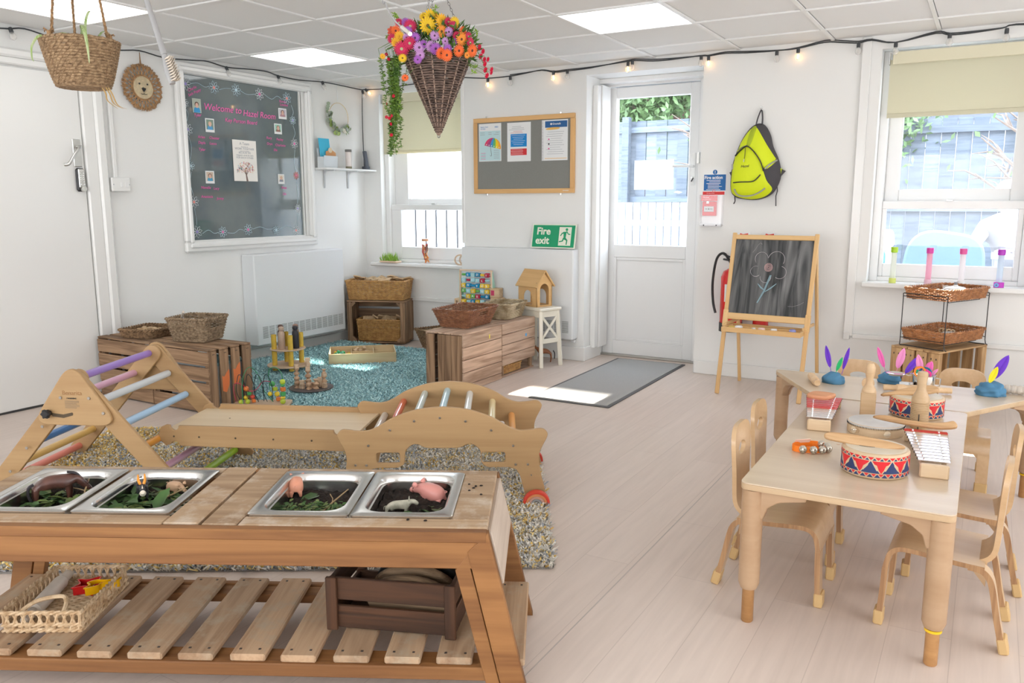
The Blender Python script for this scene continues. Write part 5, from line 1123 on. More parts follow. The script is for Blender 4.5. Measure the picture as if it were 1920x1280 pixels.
# ---------------- hi-vis rucksack on its hook
hv = M('hi_vis_yellow', (.74, .86, .01), .65, bump=.35, scale=9, dist=.015); dkf = M('dark_fabric', (.075, .07, .078), .8, bump=.3, scale=12, dist=.008); refl = M('reflective_grey', (.42, .42, .40), .35)
bag = thing('rucksack', 'yellow hi-vis rucksack with dark side panels hanging on a wall hook', 'bag', (-1.402, YB, 1.484))
S_ = .000837
def zp(l): return [((x-605)*S_, (550-y)*S_) for x, y in l]
OL = [(p.x, p.y) for p in smoothpts([(x, z, 0) for x, z in zp([(600, 233), (655, 252), (695, 320), (720, 410), (770, 520), (792, 640), (755, 748), (700, 800), (610, 826), (510, 820), (440, 800), (402, 745), (400, 610), (420, 500), (470, 365), (535, 268)])], 4, True)]
CEN = Vector((0, -.02))
def depth_at(x, z):
    d = Vector((x, z))-CEN; r = d.length
    if r < 1e-6: return .115
    d.normalize(); best = 1e9
    for i in range(len(OL)):
        a, b_ = Vector(OL[i])-CEN, Vector(OL[(i+1) % len(OL)])-CEN; e = b_-a; den = d.x*e.y-d.y*e.x
        if abs(den) < 1e-12: continue
        t_ = (a.x*e.y-a.y*e.x)/den; u_ = (a.x*d.y-a.y*d.x)/den
        if t_ > 0 and -1e-6 <= u_ <= 1+1e-6: best = min(best, t_)
    f_ = min(r/best, 1.0); return .035+.08*math.sqrt(max(0, 1-f_**2.6))
def draped(name, outline, off, mat, n=7, edge=None):
    """cloth panel following the swollen front of the bag"""
    o2 = [(p.x, p.y) for p in smoothpts([(x, z, 0) for x, z in outline], 4, True)]; cx = sum(p[0] for p in o2)/len(o2); cz = sum(p[1] for p in o2)/len(o2); bm = bmesh.new(); rings = []
    for k in range(n+1):
        f_ = 1-k/n
        if k == n: rings.append([bm.verts.new((cx, -depth_at(cx, cz)-off, cz))]); break
        rings.append([bm.verts.new((cx+(x-cx)*f_, -depth_at(cx+(x-cx)*f_, cz+(z-cz)*f_)-(off if k else off-.006), cz+(z-cz)*f_)) for x, z in o2])
    for a, b_ in zip(rings, rings[1:]):
        for i in range(len(a)):
            j = (i+1) % len(a)
            if len(b_) == 1: bm.faces.new((a[i], a[j], b_[0]))
            else: bm.faces.new((a[i], a[j], b_[j], b_[i]))
    bmesh.ops.recalc_face_normals(bm, faces=bm.faces); return O(name, mesh(bm, 'all'), mat, bag)
bm = bmesh.new(); rings = []
for f_, in ((1.0,), (1.02,), (.97,), (.88,), (.75,), (.58,), (.38,), (.18,)):
    rings.append([bm.verts.new((CEN.x+(x-CEN.x)*f_, -.012 if len(rings) == 0 else -depth_at(CEN.x+(x-CEN.x)*min(f_, .999), CEN.y+(z-CEN.y)*min(f_, .999)), CEN.y+(z-CEN.y)*f_)) for x, z in OL])
rings.append([bm.verts.new((CEN.x, -.115, CEN.y))])
for a, b_ in zip(rings, rings[1:]):
    for i in range(len(a)):
        j = (i+1) % len(a)
        if len(b_) == 1: bm.faces.new((a[i], a[j], b_[0]))
        else: bm.faces.new((a[i], a[j], b_[j], b_[i]))
bm.faces.new(rings[0][::-1]); bmesh.ops.recalc_face_normals(bm, faces=bm.faces); O('body', mesh(bm, 'all'), dkf, bag)
draped('top_panel', zp([(562, 262), (598, 262), (650, 335), (700, 420), (752, 500), (765, 525), (690, 590), (640, 500), (545, 405), (470, 430), (425, 510), (452, 410), (520, 300)]), .008, hv)
draped('front_panel', zp([(545, 425), (600, 455), (650, 520), (680, 610), (705, 680), (742, 745), (690, 800), (600, 824), (500, 816), (430, 786), (408, 740), (415, 600), (435, 500), (480, 452)]), .012, hv)
draped('centre_strip', zp([(558, 262), (598, 262), (565, 395), (532, 395)]), .014, M('hi_vis_olive', (.42, .52, .02), .7), 4)
def seamline(nm, l, r, m, off=.016):
    pts = [(x, -depth_at(x, z)-off, z) for x, z in [(p.x, p.y) for p in smoothpts([(x, z, 0) for x, z in zp(l)], 5)]]; tube(nm, pts, r, m, bag, 6, flat=.6)
seamline('reflective_strip', [(448, 742), (470, 785), (520, 800), (600, 792), (660, 765), (695, 738)], .009, refl); seamline('reflective_strip', [(688, 588), (720, 555), (765, 522)], .009, refl, .010); seamline('reflective_strip', [(415, 545), (422, 585)], .009, refl, .008)
seamline('zip', [(440, 478), (480, 440), (540, 408), (600, 452), (655, 530), (682, 605)], .0065, M('zip_black', (.03, .03, .03), .5), .018); seamline('zip', [(452, 440), (500, 412), (540, 400)], .004, steel, .018)
seamline('zip', [(440, 692), (500, 688), (600, 684), (640, 655), (660, 632)], .0065, MATS['zip_black'], .018); seamline('zip_pull', [(528, 420), (530, 470), (526, 505)], .0035, MATS['zip_black'], .022); seamline('zip_tag', [(526, 508), (524, 530)], .006, steel, .022)
text('name_writing', 'Hazel', .024, inkm, bag, ((505-605)*S_, -.140, (575-550)*-S_), (PI/2, -.06, 0), .0004, shear=.15, off=.0002)
tube('top_loop', smoothpts([(x, y, z) for (x, z), y in zip(zp([(583, 240), (592, 180), (612, 120), (628, 175), (632, 240)]), (-.05, -.035, -.02, -.035, -.05))], 5), .008, dkf, bag, 6, flat=.5)
for l, x in (([(430, 790), (435, 840), (425, 862)], 0), ([(765, 700), (772, 760), (762, 800), (766, 880)], 0)): tube('strap', [(x, -.03, z) for x, z in zp(l)], .010, dkf, bag, 6, flat=.35)
plate('wing', [zp([(380, 608), (410, 592), (415, 645), (395, 638)])], .012, dkf, bag, (0, -.03, 0), UPX, .002); plate('wing', [zp([(780, 575), (828, 604), (785, 650), (770, 640)])], .012, hv, bag, (0, -.035, 0), UPX, .002); plate('wing_edge', [zp([(800, 588), (830, 605), (790, 650), (797, 615)])], .014, dkf, bag, (0, -.036, 0), UPX, .002)
hk = thing('wall_hook', 'small chrome hook holding the yellow rucksack', 'hook', (-1.400, YB, 1.85)); cyl('plate', .009, .004, (0, 0, .012), chrome, hk, (PI/2, 0, 0), 12); tube('hook', [(0, -.003, .005), (0, -.018, -.003), (0, -.026, .004), (0, -.027, .012)], .0025, chrome, hk, 6)

# ---------------- woven lion head on the left wall
lion = thing('woven_lion', 'round woven lion face with a shaggy jute mane on the left wall', 'wall decoration', (XL+.004, 3.647, 1.998)); jute = M('jute_brown', (.50, .29, .14), .9, var=.4, scale=60); jutel = M('jute_pale', (.72, .60, .40), .9, var=.2, scale=60)
bm = bmesh.new(); sp_ = []
for i in range(420): a = i*.15; r = .004+.0011*i*.15; sp_.append((.022-.0*r, r*math.cos(a), r*math.sin(a)))
tube_bm(bm, sp_, .0038, 5); O('coiled_face', mesh(bm, True), jutel, lion)
bm = bmesh.new(); tube_bm(bm, [(.02, .075*math.cos(2*PI*i/40), .075*math.sin(2*PI*i/40)) for i in range(40)], .005, 6, True); tube_bm(bm, [(.016, .083*math.cos(2*PI*i/40), .083*math.sin(2*PI*i/40)) for i in range(40)], .004, 6, True); O('face_ring', mesh(bm, True), jute, lion)
rn = random.Random(11); N = 26
for i in range(N):
    a = 2*PI*i/N; bm = bmesh.new(); ca_, sa_ = math.cos(a), math.sin(a); px_, py_ = -sa_, ca_
    for s in (-1, 1): tube_bm(bm, [(.016, .083*ca_+s*.009*px_, .083*sa_+s*.009*py_), (.018, .102*ca_+s*.008*px_, .102*sa_+s*.008*py_), (.016, .122*ca_, .122*sa_)], .0035, 5)
    for k in range(11):
        q = (k-5)/5; L_ = rn.uniform(.138, .156); tube_bm(bm, [(.015, .116*ca_, .116*sa_), (.014+rn.uniform(0, .012), .132*ca_+q*.010*px_, .132*sa_+q*.010*py_), (.012+rn.uniform(-.004, .010), L_*ca_+q*.020*px_, L_*sa_+q*.020*py_)], [.0048, .0045, .0022], 4)
    O('mane_tassel', mesh(bm, True), jute, lion)
for s in (-1, 1): O('eye', lathe([(0, -.003), (.006, -.001), (.006, .002), (0, .004)], 12), inkm, lion, (.027, s*.030, .022), (0, PI/2, 0))
plate('nose', [roundpoly([(-.017, .008), (.017, .008), (.004, -.014), (-.004, -.014)], .004)], .006, inkm, lion, (.029, 0, -.012), UPL)
tube('mouth', [(.029, 0, -.022), (.029, 0, -.042), (.029, .012, -.046), (.029, .022, -.041)], .0016, inkm, lion, 5); tube('mouth', [(.029, 0, -.042), (.029, -.012, -.046), (.029, -.022, -.041)], .0016, inkm, lion, 5)
tube('hanging_cord', [(.012, -.004, .14), (.010, .0, .225), (.012, .005, .14)], .003, jute, lion, 6)
# eucalyptus hoop wreath
wr = thing('wreath', 'thin gold hoop wreath with grey-green leaves and a white flower', 'wreath', (XL+.01, 5.56, 1.965)); gold = M('gold_wire', (.75, .58, .30), .3, .8)
tube('hoop', [(.01, .122*math.cos(2*PI*i/40), .122*math.sin(2*PI*i/40)) for i in range(40)], .0022, gold, wr, 6, True); tube('ribbon', [(.01, -.004, .122), (.004, -.003, .28)], .003, paper, wr, 5)
lv = [M('eucalyptus', (.34, .42, .30), .7), M('eucalyptus_bright', (.38, .50, .16), .6), M('eucalyptus_grey', (.42, .47, .40), .7)]; rn = random.Random(3)
for i in range(64):
    t_ = i/63; a = rad(165)+rad(165)*t_; 
    if .62 < t_ < .74: continue
    rr = .122+rn.uniform(-.022, .030)*(1.3 if t_ > .74 else 1); l = rn.uniform(.014, .022)
    o = O('leaf', lathe([(0, 0), (l*.6, .0006), (l, 0)], 9, False), lv[i % 3], wr, (.012+rn.uniform(0, .03), rr*math.cos(a), rr*math.sin(a)), (rn.uniform(-.8, .8), PI/2+rn.uniform(-.8, .8), rn.uniform(0, 1)))
for i in range(4): O('leaf', lathe([(0, 0), (.011, .0006), (.016, 0)], 9, False), lv[0], wr, (.014, -.145+.006*i, .04+.022*i), (.3*i, PI/2, 0))
for i in range(7): a = 2*PI*i/7; O('petal', lathe([(0, 0), (.010, .006), (.012, .016), (.006, .028), (0, .030)], 8), M('petal_white', (.86, .84, .74), .6), wr, (.03, .028+.006*math.cos(a), -.112+.006*math.sin(a)), (math.sin(a)*.9, PI/2+math.cos(a)*.8, 0), (1, .5, 1))
# corner shelf
shf = thing('wall_shelf', 'narrow white corner shelf on two brackets', 'shelf', (XL, 5.565, 1.512)); box('board', (.15, .655, .016), (.078, 0, .008), trimm, shf, bev=.003)
for y in (-.20, .10):
    plate('bracket', [[(0, 0), (.12, 0), (.12, -.006), (.03, -.010), (.012, -.03), (.006, -.15), (0, -.15)]], .012, M('bracket_grey', (.66, .67, .68), .4), shf, (.004, y, 0), UPX)
tg = thing('leaflet_holder', 'clear leaflet holder on the corner shelf with a blue book', 'holder', (XL+.085, 5.33, 1.528)); acr = M('clear_acrylic', (.72, .76, .78), .12, spec=.8)
box('front', (.003, .17, .10), (.032, 0, .05), acr, tg, (0, .18, 0), .001); box('back', (.003, .17, .16), (-.03, 0, .08), acr, tg, (0, -.1, 0), .001)
for s in (-1, 1): box('side', (.07, .003, .09), (0, s*.085, .045), acr, tg, bev=.001)
tg = thing('picture_book', 'light blue picture book in the leaflet holder', 'book', (XL+.075, 5.315, 1.535)); box('cover', (.008, .125, .235), (0, 0, .12), M('book_blue', (.06, .50, .74), .5), tg, (0, -.12, 0), .001); text('print', 'You may be the sun', .011, inkm, tg, (-.008, -.05, .195), (PI/2, 0, PI/2), .0002)
tg = thing('picture_book', 'brown and cream card in front of the blue book', 'book', (XL+.092, 5.365, 1.535)); plate('cover', [roundpoly([(-.065, 0), (.055, 0), (.06, .12), (.01, .145), (-.06, .13)], .012)], .004, M('book_tan', (.66, .33, .14), .6), tg, (0, 0, .0), UPL); plate('bun', [circ(.022, 16, -.01, .14)], .004, M('book_cream', (.82, .68, .48), .6), tg, (.003, 0, 0), UPL); plate('plate_print', [roundpoly(rect(.08, .04, 0, .06), .02)], .001, paper, tg, (.003, 0, 0), UPL)
tg = thing('sand_timer', 'tall pale sand timer with dark ends on the corner shelf', 'timer', (XL+.08, 5.60, 1.528)); cyl('tube', .026, .16, (0, 0, .002), M('pale_timer', (.80, .72, .68), .2, spec=.7), tg, seg=20); cyl('cap', .029, .022, (0, 0, .145), M('timer_dark', (.16, .15, .14), .5), tg); cyl('base', .027, .022, (0, 0, 0), M('timer_base', (.26, .24, .16), .6), tg)
tg = thing('cordless_phone', 'dark grey cordless phone on its stand in the shelf corner', 'phone', (XL+.075, 5.835, 1.528)); phm = M('phone_grey', (.07, .08, .10), .4); box('cradle', (.05, .06, .03), (0, 0, .015), phm, tg, bev=.006); box('handset', (.022, .046, .15), (0, 0, .092), phm, tg, (0, -.15, .0), .007); box('screen', (.001, .032, .032), (.0035, 0, .135), M('phone_screen', (.35, .42, .45), .2), tg, (0, -.15, 0), 0)
for i in range(4):
    for j in range(3): box('key', (.002, .008, .006), (.0125-.0022*i*.9, -.012+.012*j, .062+.013*i), M('phone_key', (.4, .42, .45), .5), tg, (0, -.15, 0), 0)
# fused switch and trunking
swt = thing('wall_switch', 'white fused switch at the foot of a vertical cable cover on the left wall', 'switch', (XL, 3.418, 1.313)); box('plate', (.042, .135, .09), (.021, 0, .045), trimm, swt, bev=.005); box('rocker', (.006, .018, .03), (.044, .005, .045), whp, swt); box('fuse_cover', (.003, .03, .036), (.043, .042, .045), whp, swt)
for s in (-.055, .058): cyl('screw', .004, .002, (.042, s, .045), inkg, swt, (0, PI/2, 0), 8)
struct('trim_10', XL, XL+.024, 3.384, 3.412, 1.402, H)

# ---------------- writing and pictures on the dark glass
G3 = XL-.010
def onglass(y, z, d=0.): return (G3+d, y, z)
pinkp = M('pink_pen', (.86, .16, .46), .6); bluep = M('blue_pen', (.60, .76, .84), .6); whitep = M('white_pen', (.82, .86, .90), .6); purp = M('purple_pen', (.35, .30, .65), .6); corp = M('coral_pen', (.90, .32, .28), .6)
dr = thing('glass_lettering', 'pink handwritten welcome and name lists on the dark glass', 'writing', (G3, 4.54, .96))
def gt(body, y, z, size, rot=0., sh=.18, m=pinkp): text('lettering', body, size, m, dr, (.0008, y-4.54, z-.96), (PI/2, -rot, PI/2), .0003, shear=sh, off=size*.004)
gt('Welcome to', 4.158, 1.905, .068, .0); gt('Hazel Room', 4.52, 1.892, .066, .0); gt('Key Person Board', 4.345, 1.835, .042)
gt('Charlie', 4.035, 2.015, .028, .45); gt('Seth Poppy', 4.035, 1.982, .027, .45); gt('Tyler', 4.070, 1.848, .030, .1)
for (nm, y, z) in (('Arlen', 4.09, 1.70), ('Chester', 4.19, 1.70), ('Dayla', 4.09, 1.66), ('Lucca', 4.19, 1.66), ('Tyler', 4.09, 1.612), ('Nevelle', 4.09, 1.34), ('Lucy', 4.20, 1.335), ('Anastasia', 4.085, 1.275), ('Jonny', 4.225, 1.262), ('Rory', 4.745, 1.735), ('Fenley', 4.85, 1.73), ('Oryn', 4.745, 1.69), ('Charlotte', 4.835, 1.685), ('Elle', 4.815, 1.645), ('Rowan', 4.90, 2.03), ('London', 4.905, 2.005), ('Rosy', 4.88, 1.35), ('Lila', 4.89, 1.30)): gt(nm, y, z, .028)
fb = thing('drawn_flower_border', 'chain of pen-drawn flowers around the edge of the dark glass', 'drawing', (G3, 4.54, .96))
def gflower(y, z, r, c, core):
    bm = bmesh.new()
    for i in range(8):
        a = 2*PI*i/8+.2; ca_, sa_ = math.cos(a), math.sin(a); P = []
        for t_, wv_ in ((.2, 0), (.45, .16), (.75, .17), (1.0, 0), (.75, -.17), (.45, -.16)): P.append((.001, y-4.54+(t_*ca_-wv_*sa_)*r, z-.96+(t_*sa_+wv_*ca_)*r))
        tube_bm(bm, P, .0016, 4, True)
    O('drawn_flower', mesh(bm, False), c, fb); O('flower_core', lathe([(0, 0), (r*.22, 0), (r*.22, .001), (0, .001)], 10), core, fb, (.001, y-4.54, z-.96), (0, PI/2, 0))
for y, z, r, c, k in ((4.015, 2.068, .048, whitep, purp), (4.262, 2.070, .048, bluep, corp), (4.467, 2.075, .046, bluep, bluep), (4.697, 2.070, .046, whitep, pinkp), (4.985, 2.068, .048, bluep, corp), (4.03, 1.03, .046, whitep, purp), (4.262, 1.022, .042, bluep, pinkp), (4.508, 1.032, .045, bluep, pinkp), (4.80, 1.02, .036, bluep, bluep), (5.02, 1.01, .040, whitep, corp),
                    (3.998, 1.935, .034, whitep, corp), (4.01, 1.755, .042, whitep, purp), (4.015, 1.50, .034, bluep, bluep), (4.02, 1.245, .045, whitep, corp), (5.04, 1.90, .036, bluep, purp), (5.045, 1.715, .042, whitep, pinkp), (5.05, 1.46, .032, corp, pinkp), (5.05, 1.19, .036, whitep, purp)): gflower(y, z, r, c, k)
def gvine(pts): tube('vine_line', smoothpts([(.001, y-4.54, z-.96) for y, z in pts], 4), .0016, bluep, fb, 4)
gvine([(4.06, 2.075), (4.12, 2.085), (4.18, 2.065), (4.22, 2.075)]); gvine([(4.31, 2.06), (4.36, 2.075), (4.42, 2.08)]); gvine([(4.51, 2.075), (4.57, 2.055), (4.65, 2.065)]); gvine([(4.745, 2.075), (4.82, 2.045), (4.88, 2.075), (4.93, 2.055)])
gvine([(4.075, 1.015), (4.13, 1.04), (4.18, 1.015), (4.22, 1.02)]); gvine([(4.305, 1.015), (4.37, 1.01), (4.42, 1.035), (4.46, 1.03)]); gvine([(4.555, 1.035), (4.63, 1.05), (4.70, 1.03), (4.765, 1.03)]); gvine([(4.84, 1.03), (4.92, 1.05), (4.98, 1.03)])
gvine([(4.0, 1.90), (4.02, 1.86), (4.0, 1.80)]); gvine([(4.01, 1.71), (4.03, 1.63), (4.01, 1.54)]); gvine([(4.015, 1.46), (4.0, 1.38), (4.02, 1.29)]); gvine([(4.02, 1.20), (4.03, 1.13), (4.03, 1.08)]); gvine([(5.03, 2.02), (5.05, 1.97), (5.04, 1.94)]); gvine([(5.04, 1.86), (5.06, 1.80), (5.04, 1.76)]); gvine([(5.05, 1.67), (5.035, 1.57), (5.05, 1.50)]); gvine([(5.05, 1.42), (5.06, 1.32), (5.05, 1.23)]); gvine([(5.05, 1.15), (5.04, 1.08), (5.03, 1.05)])
skn = [M('skin_pale', (.75, .48, .38), .6), M('skin_mid', (.62, .36, .27), .6)]
def photo(lab, y0, y1, z0, z1, top, shirt, hair, bgc, border=.008, bb_=.018):
    tg = thing('photo_print', lab, 'photograph', (G3+.002, (y0+y1)/2, z0)); W, Hh = y1-y0, z1-z0; box('paper', (.0012, W, Hh), (0, 0, Hh/2), paper, tg, bev=0)
    iw, ih = W-2*border, Hh-border-bb_; box('picture', (.0006, iw, ih), (.001, 0, bb_+ih/2), M('pic_'+str(int(y0*1000)), bgc, .6), tg, bev=0)
    plate('shoulders', [roundpoly([(-iw*.42, bb_), (iw*.42, bb_), (iw*.3, bb_+ih*.36), (-iw*.3, bb_+ih*.36)], iw*.12)], .0004, M('shirt_'+str(int(y0*1000)), shirt, .7), tg, (.0016, 0, 0), UPL)
    plate('hair', [circ(iw*.25, 16, 0, bb_+ih*.60)], .0004, M('hair_'+str(int(y0*1000)), hair, .7), tg, (.0018, 0, 0), UPL); plate('face', [[(x*.78, (z-(bb_+ih*.52))*1.15+bb_+ih*.52) for x, z in circ(iw*.22, 16, 0, bb_+ih*.52)]], .0004, skn[0], tg, (.0022, 0, 0), UPL)
photo('photo of a person in a blue top at the upper left of the dark glass', 4.060, 4.135, 1.877, 1.975, 0, (.05, .32, .62), (.12, .07, .05), (.45, .50, .42), .001, .001)
photo('white bordered photo just below the upper left photo on the dark glass', 4.163, 4.243, 1.748, 1.846, 0, (.10, .35, .62), (.60, .45, .28), (.22, .30, .24))
photo('white bordered photo at the lower left of the dark glass', 4.135, 4.214, 1.379, 1.470, 0, (.08, .35, .55), (.18, .10, .06), (.62, .50, .40))
photo('photo of a person with long dark hair at the upper right of the dark glass', 4.885, 4.972, 1.901, 1.985, 0, (.45, .25, .28), (.08, .05, .05), (.60, .55, .60))
photo('photo with a green background at the right of the dark glass', 4.832, 4.912, 1.780, 1.861, 0, (.30, .15, .12), (.25, .10, .06), (.35, .60, .48))
photo('small pale photo at the lower right of the dark glass', 4.845, 4.915, 1.387, 1.466, 0, (.30, .33, .40), (.65, .50, .35), (.78, .72, .62))
po = thing('poster', 'white poster with a tree of coloured leaves and team wording', 'poster', (G3+.003, 4.515, 1.402)); box('paper', (.0012, .232, .308), (0, 0, .154), M('poster_paper', (.86, .83, .78), .7), po, bev=0)
for body, z, s, m in (('A Team', .272, .030, inkg), ('becomes as', .254, .014, inkg), ('WORK TOGETHER', .236, .022, inkg), ('and each of them', .222, .013, inkg), ('BECAUSE WE', .207, .020, inkg), ('respect, trust & care', .189, .020, inkg), ('FOR EACH OTHER', .170, .020, inkg)): text('print', body, s, m, po, (.0012, .0, z), UPL, .0002, 'CENTER')
tube('printed_trunk', [(.001, .012, .0), (.001, .006, .035), (.001, 0, .07), (.001, -.004, .10)], [.010, .007, .004, .002], M('trunk_print', (.22, .15, .13), .7), po, 5, flat=.1)
for a in (-.9, -.4, .4, .9): tube('printed_branch', [(.001, .004, .045), (.001, .03*math.sin(a)+.004, .075), (.001, .06*math.sin(a), .10)], [.003, .002, .001], MATS['trunk_print'], po, 4, flat=.1)
lc = [(.80, .25, .22), (.90, .50, .35), (.80, .55, .20), (.30, .55, .65), (.70, .25, .45)]; rn = random.Random(8); 
for i, c in enumerate(lc):
    bm = bmesh.new()
    for k in range(28):
        a, r = rn.uniform(-.1, PI+.1), math.sqrt(rn.random())*.088; y, z = r*math.cos(a), .072+r*math.sin(a)*.85; s = .0045
        v = [bm.verts.new((.0015, y+s*math.cos(q+a)*(.6 if q in (0, 2) else 1), z+s*math.sin(q+a))) for q in (0, PI/2, PI, 3*PI/2)]; bm.faces.new(v)
    O('printed_leaves', mesh(bm), M('leafprint_%d' % i, c, .7), po)['kind'] = 'stuff'

# ---------------- window sill things
tg = thing('sill_plant', 'small bright green spiky plants in a shallow wooden tray on the left window sill', 'plant', (-4.68, YA-.045, .702)); tg['label'] = 'bright green spiky plants in a wooden tray on the left sill'
plate('tray', [roundpoly(rect(.20, .09), .02)], .014, discw, tg, (0, 0, .008), bev=.003)
V = []; F = []; rn = random.Random(2)
for i in range(90):
    x, y = rn.uniform(-.085, .085), rn.uniform(-.03, .03); a = rn.uniform(0, 2*PI); h = rn.uniform(.04, .10); o_ = rn.uniform(0, .05); k = len(V); c, s = math.cos(a), math.sin(a)
    V += [(x-s*.005, y+c*.005, .014), (x+s*.005, y-c*.005, .014), (x+c*o_*.5-s*.004, y+s*o_*.5+c*.004, h*.6), (x+c*o_*.5+s*.004, y+s*o_*.5-c*.004, h*.6), (x+c*o_, y+s*o_, h)]; F += [(k, k+1, k+3, k+2), (k+2, k+3, k+4)]
O('foliage', rawmesh(V, F, M('sill_leaf', (.30, .52, .06), .5)), None, tg)['kind'] = 'stuff'
tg = thing('bead_jar', 'tall glass jar of orange, red and dark sticks on the left window sill', 'jar', (-4.30, YA-.03, .702)); O('jar', lathe([(0, 0), (.033, 0), (.035, .004), (.035, .17), (.028, .185), (.028, .20)], 20), glass, tg); cyl('lid', .030, .022, (0, 0, .198), M('copper_lid', (.62, .32, .18), .4, .4), tg)
for i in range(26):
    a = rn.uniform(0, 2*PI); r = rn.uniform(0, .022); box('stick', (.008, .008, .10), (r*math.cos(a), r*math.sin(a), rn.uniform(.055, .13)), M('stk_%d' % (i % 4), [(.80, .28, .05), (.62, .07, .05), (.25, .12, .08), (.85, .55, .30)][i % 4], .5), tg, (rn.uniform(-.5, .5), rn.uniform(-.5, .5), 0), 0)
for k, x in enumerate((-3.955, -3.925)): tag(O('wooden_ring', lathe([(.036, -.012), (.048, -.012), (.048, .012), (.036, .012), (.036, -.012)], 24), discw, None, (x+.035, YA-.05+.028*k, .750), (PI/2, 0, .5)), ['front', 'rear'][k]+' wooden ring standing at the right end of the left sill', 'ring', 'wooden rings on the left sill')
for k, (x, c, base, lab, inr) in enumerate(((-.518, (.45, .75, .02), (.72, .80, .20), 'sensory tube with a lime green cap at the left of the right window sill', (.9, .92, .85)), (-.315, (.72, .05, .38), (.90, .60, .70), 'pink liquid sensory tube with a magenta cap on the right window sill', (.95, .62, .72)), (-.132, (.78, .10, .35), (.9, .9, .9), 'clear sensory tube with a crimson cap, middle of the right window sill', (.95, .93, .93)), (.070, (.45, .03, .52), (.55, .05, .55), 'purple capped sensory tube with a purple base at the right end of the sill', (.80, .88, .95)))):
    tg = thing('sensory_tube', lab, 'toy', (x, YB-.015, .722)); cm = M('cap_%d' % k, c, .35); cyl('cap', .021, .034, (0, 0, .195), cm, tg); O('tube', lathe([(.0165, .03), (.0165, .20)], 18), translucent('tube_%d' % k, inr, .6), tg); cyl('base', .021 if k != 3 else .028, .032, (0, 0, 0), M('base_%d' % k, base, .4), tg)
    if k == 3: O('base_dial', lathe([(.005, 0), (.012, 0), (.012, .004), (.005, .004), (.005, 0)], 14), M('dial_blue', (.15, .55, .85), .4), tg, (-.012, -.026, .016), (PI/2, 0, 0))

# ---------------- festoon lights
cabm = M('festoon_cable', (.04, .045, .05), .6)
pb_ = [(-3.792, 2.232), (-3.554, 2.208), (-3.348, 2.208), (-3.214, 2.218), (-3.064, 2.232), (-2.959, 2.214), (-2.851, 2.217), (-2.649, 2.22), (-2.354, 2.236), (-2.292, 2.236), (-2.112, 2.22), (-1.823, 2.229), (-1.767, 2.226), (-1.653, 2.237), (-1.513, 2.228), (-1.313, 2.217), (-1.178, 2.218), (-1.015, 2.240), (-.909, 2.229), (-.813, 2.217), (-.737, 2.226), (-.599, 2.20), (-.382, 2.240), (-.307, 2.224), (-.198, 2.222), (-.036, 2.227), (.029, 2.238), (.35, 2.215), (.8, 2.236), (1.4, 2.21), (2.6, 2.235)]
pl_ = [(1.2, 2.21), (1.9, 2.235), (2.4, 2.21), (2.754, 2.222), (2.892, 2.243), (3.08, 2.219), (3.457, 2.212), (3.64, 2.233), (3.83, 2.216), (4.062, 2.231), (4.192, 2.242), (4.367, 2.225), (4.597, 2.24), (4.759, 2.244), (4.879, 2.228), (5.10, 2.223), (5.381, 2.24), (5.612, 2.238), (5.86, 2.232)]
fes = thing('festoon_lights', 'black cabled string of round clear bulbs along the tops of the walls', 'string lights', (-1.8, YB-.02, 2.22))
def FL(x, y, z): return (x+1.8, y-(YB-.02), z-2.22)
tube('cable', smoothpts([FL(x, YB-.03, z) for x, z in pb_], 4), .0042, cabm, fes, 6); tube('cable', smoothpts([FL(x, YB-.024, z+.010*math.sin(x*5)+.002) for x, z in pb_[2:]], 3), .0038, cabm, fes, 6)
tube('cable', smoothpts([FL(XL+.02, y, z) for y, z in pl_]+[FL(XL+.06, YA-.03, 2.23), FL(-4.7, YA-.03, 2.222), FL(-4.35, YA-.03, 2.24), FL(-4.0, YA-.03, 2.215), FL(-3.86, YA-.04, 2.22), FL(-3.84, YB-.03, 2.232), FL(-3.792, YB-.03, 2.232)], 4), .0042, cabm, fes, 6)
tube('cable', smoothpts([FL(XL+.03, 5.87, 2.22), FL(XL+.026, 5.865, 2.0), FL(XL+.022, 5.87, 1.8), FL(XL+.03, 5.865, 1.55)], 5), .004, cabm, fes, 6)
bulbg = MATS.get('bulb') or translucent('bulb', (.92, .92, .90), .7); sockm = M('socket_black', (.05, .055, .06), .5); warm = M('filament_lit', (1, .75, .45), .4, emit=14, ecol=(1, .55, .22)); cold = M('filament_off', (.75, .70, .62), .4)
gme = lathe([(.008, -.020), (.013, -.026), (.018, -.036), (.0195, -.046), (.017, -.057), (.010, -.065), (0, -.068)], 16); sme = lathe([(0, .008), (.010, .008), (.0115, -.004), (.0115, -.020), (.009, -.024), (0, -.024)], 12); fme = lathe([(0, -.028), (.004, -.034), (.006, -.046), (.003, -.056), (0, -.058)], 8)
def bulb(x, y, z, lit, rx=0, ry=0):
    s = O('socket', sme, sockm, fes, FL(x, y, z), (rx, ry, 0)); f_ = fme.copy(); f_.materials.clear(); O('filament', f_, warm if lit else cold, s); O('globe', gme, M('globe_glass', (.92, .91, .88), .05, alpha=.3), s)
for x, z, lit in ((-3.545, 2.20, 1), (-3.339, 2.20, 0), (-2.96, 2.21, 1), (-2.843, 2.21, 0), (-2.356, 2.225, 1), (-2.323, 2.232, 0), (-1.818, 2.222, 0), (-1.766, 2.215, 1), (-1.31, 2.207, 0), (-1.175, 2.21, 1), (-.811, 2.21, 0), (-.597, 2.192, 0), (-.306, 2.217, 0), (-.014, 2.214, 0)): bulb(x, YB-.035, z, lit)
for y, z in ((2.806, 2.225), (3.839, 2.205), (4.354, 2.218), (4.864, 2.220), (5.364, 2.235)): bulb(XL+.03, y, z, 0, 0, -.4)
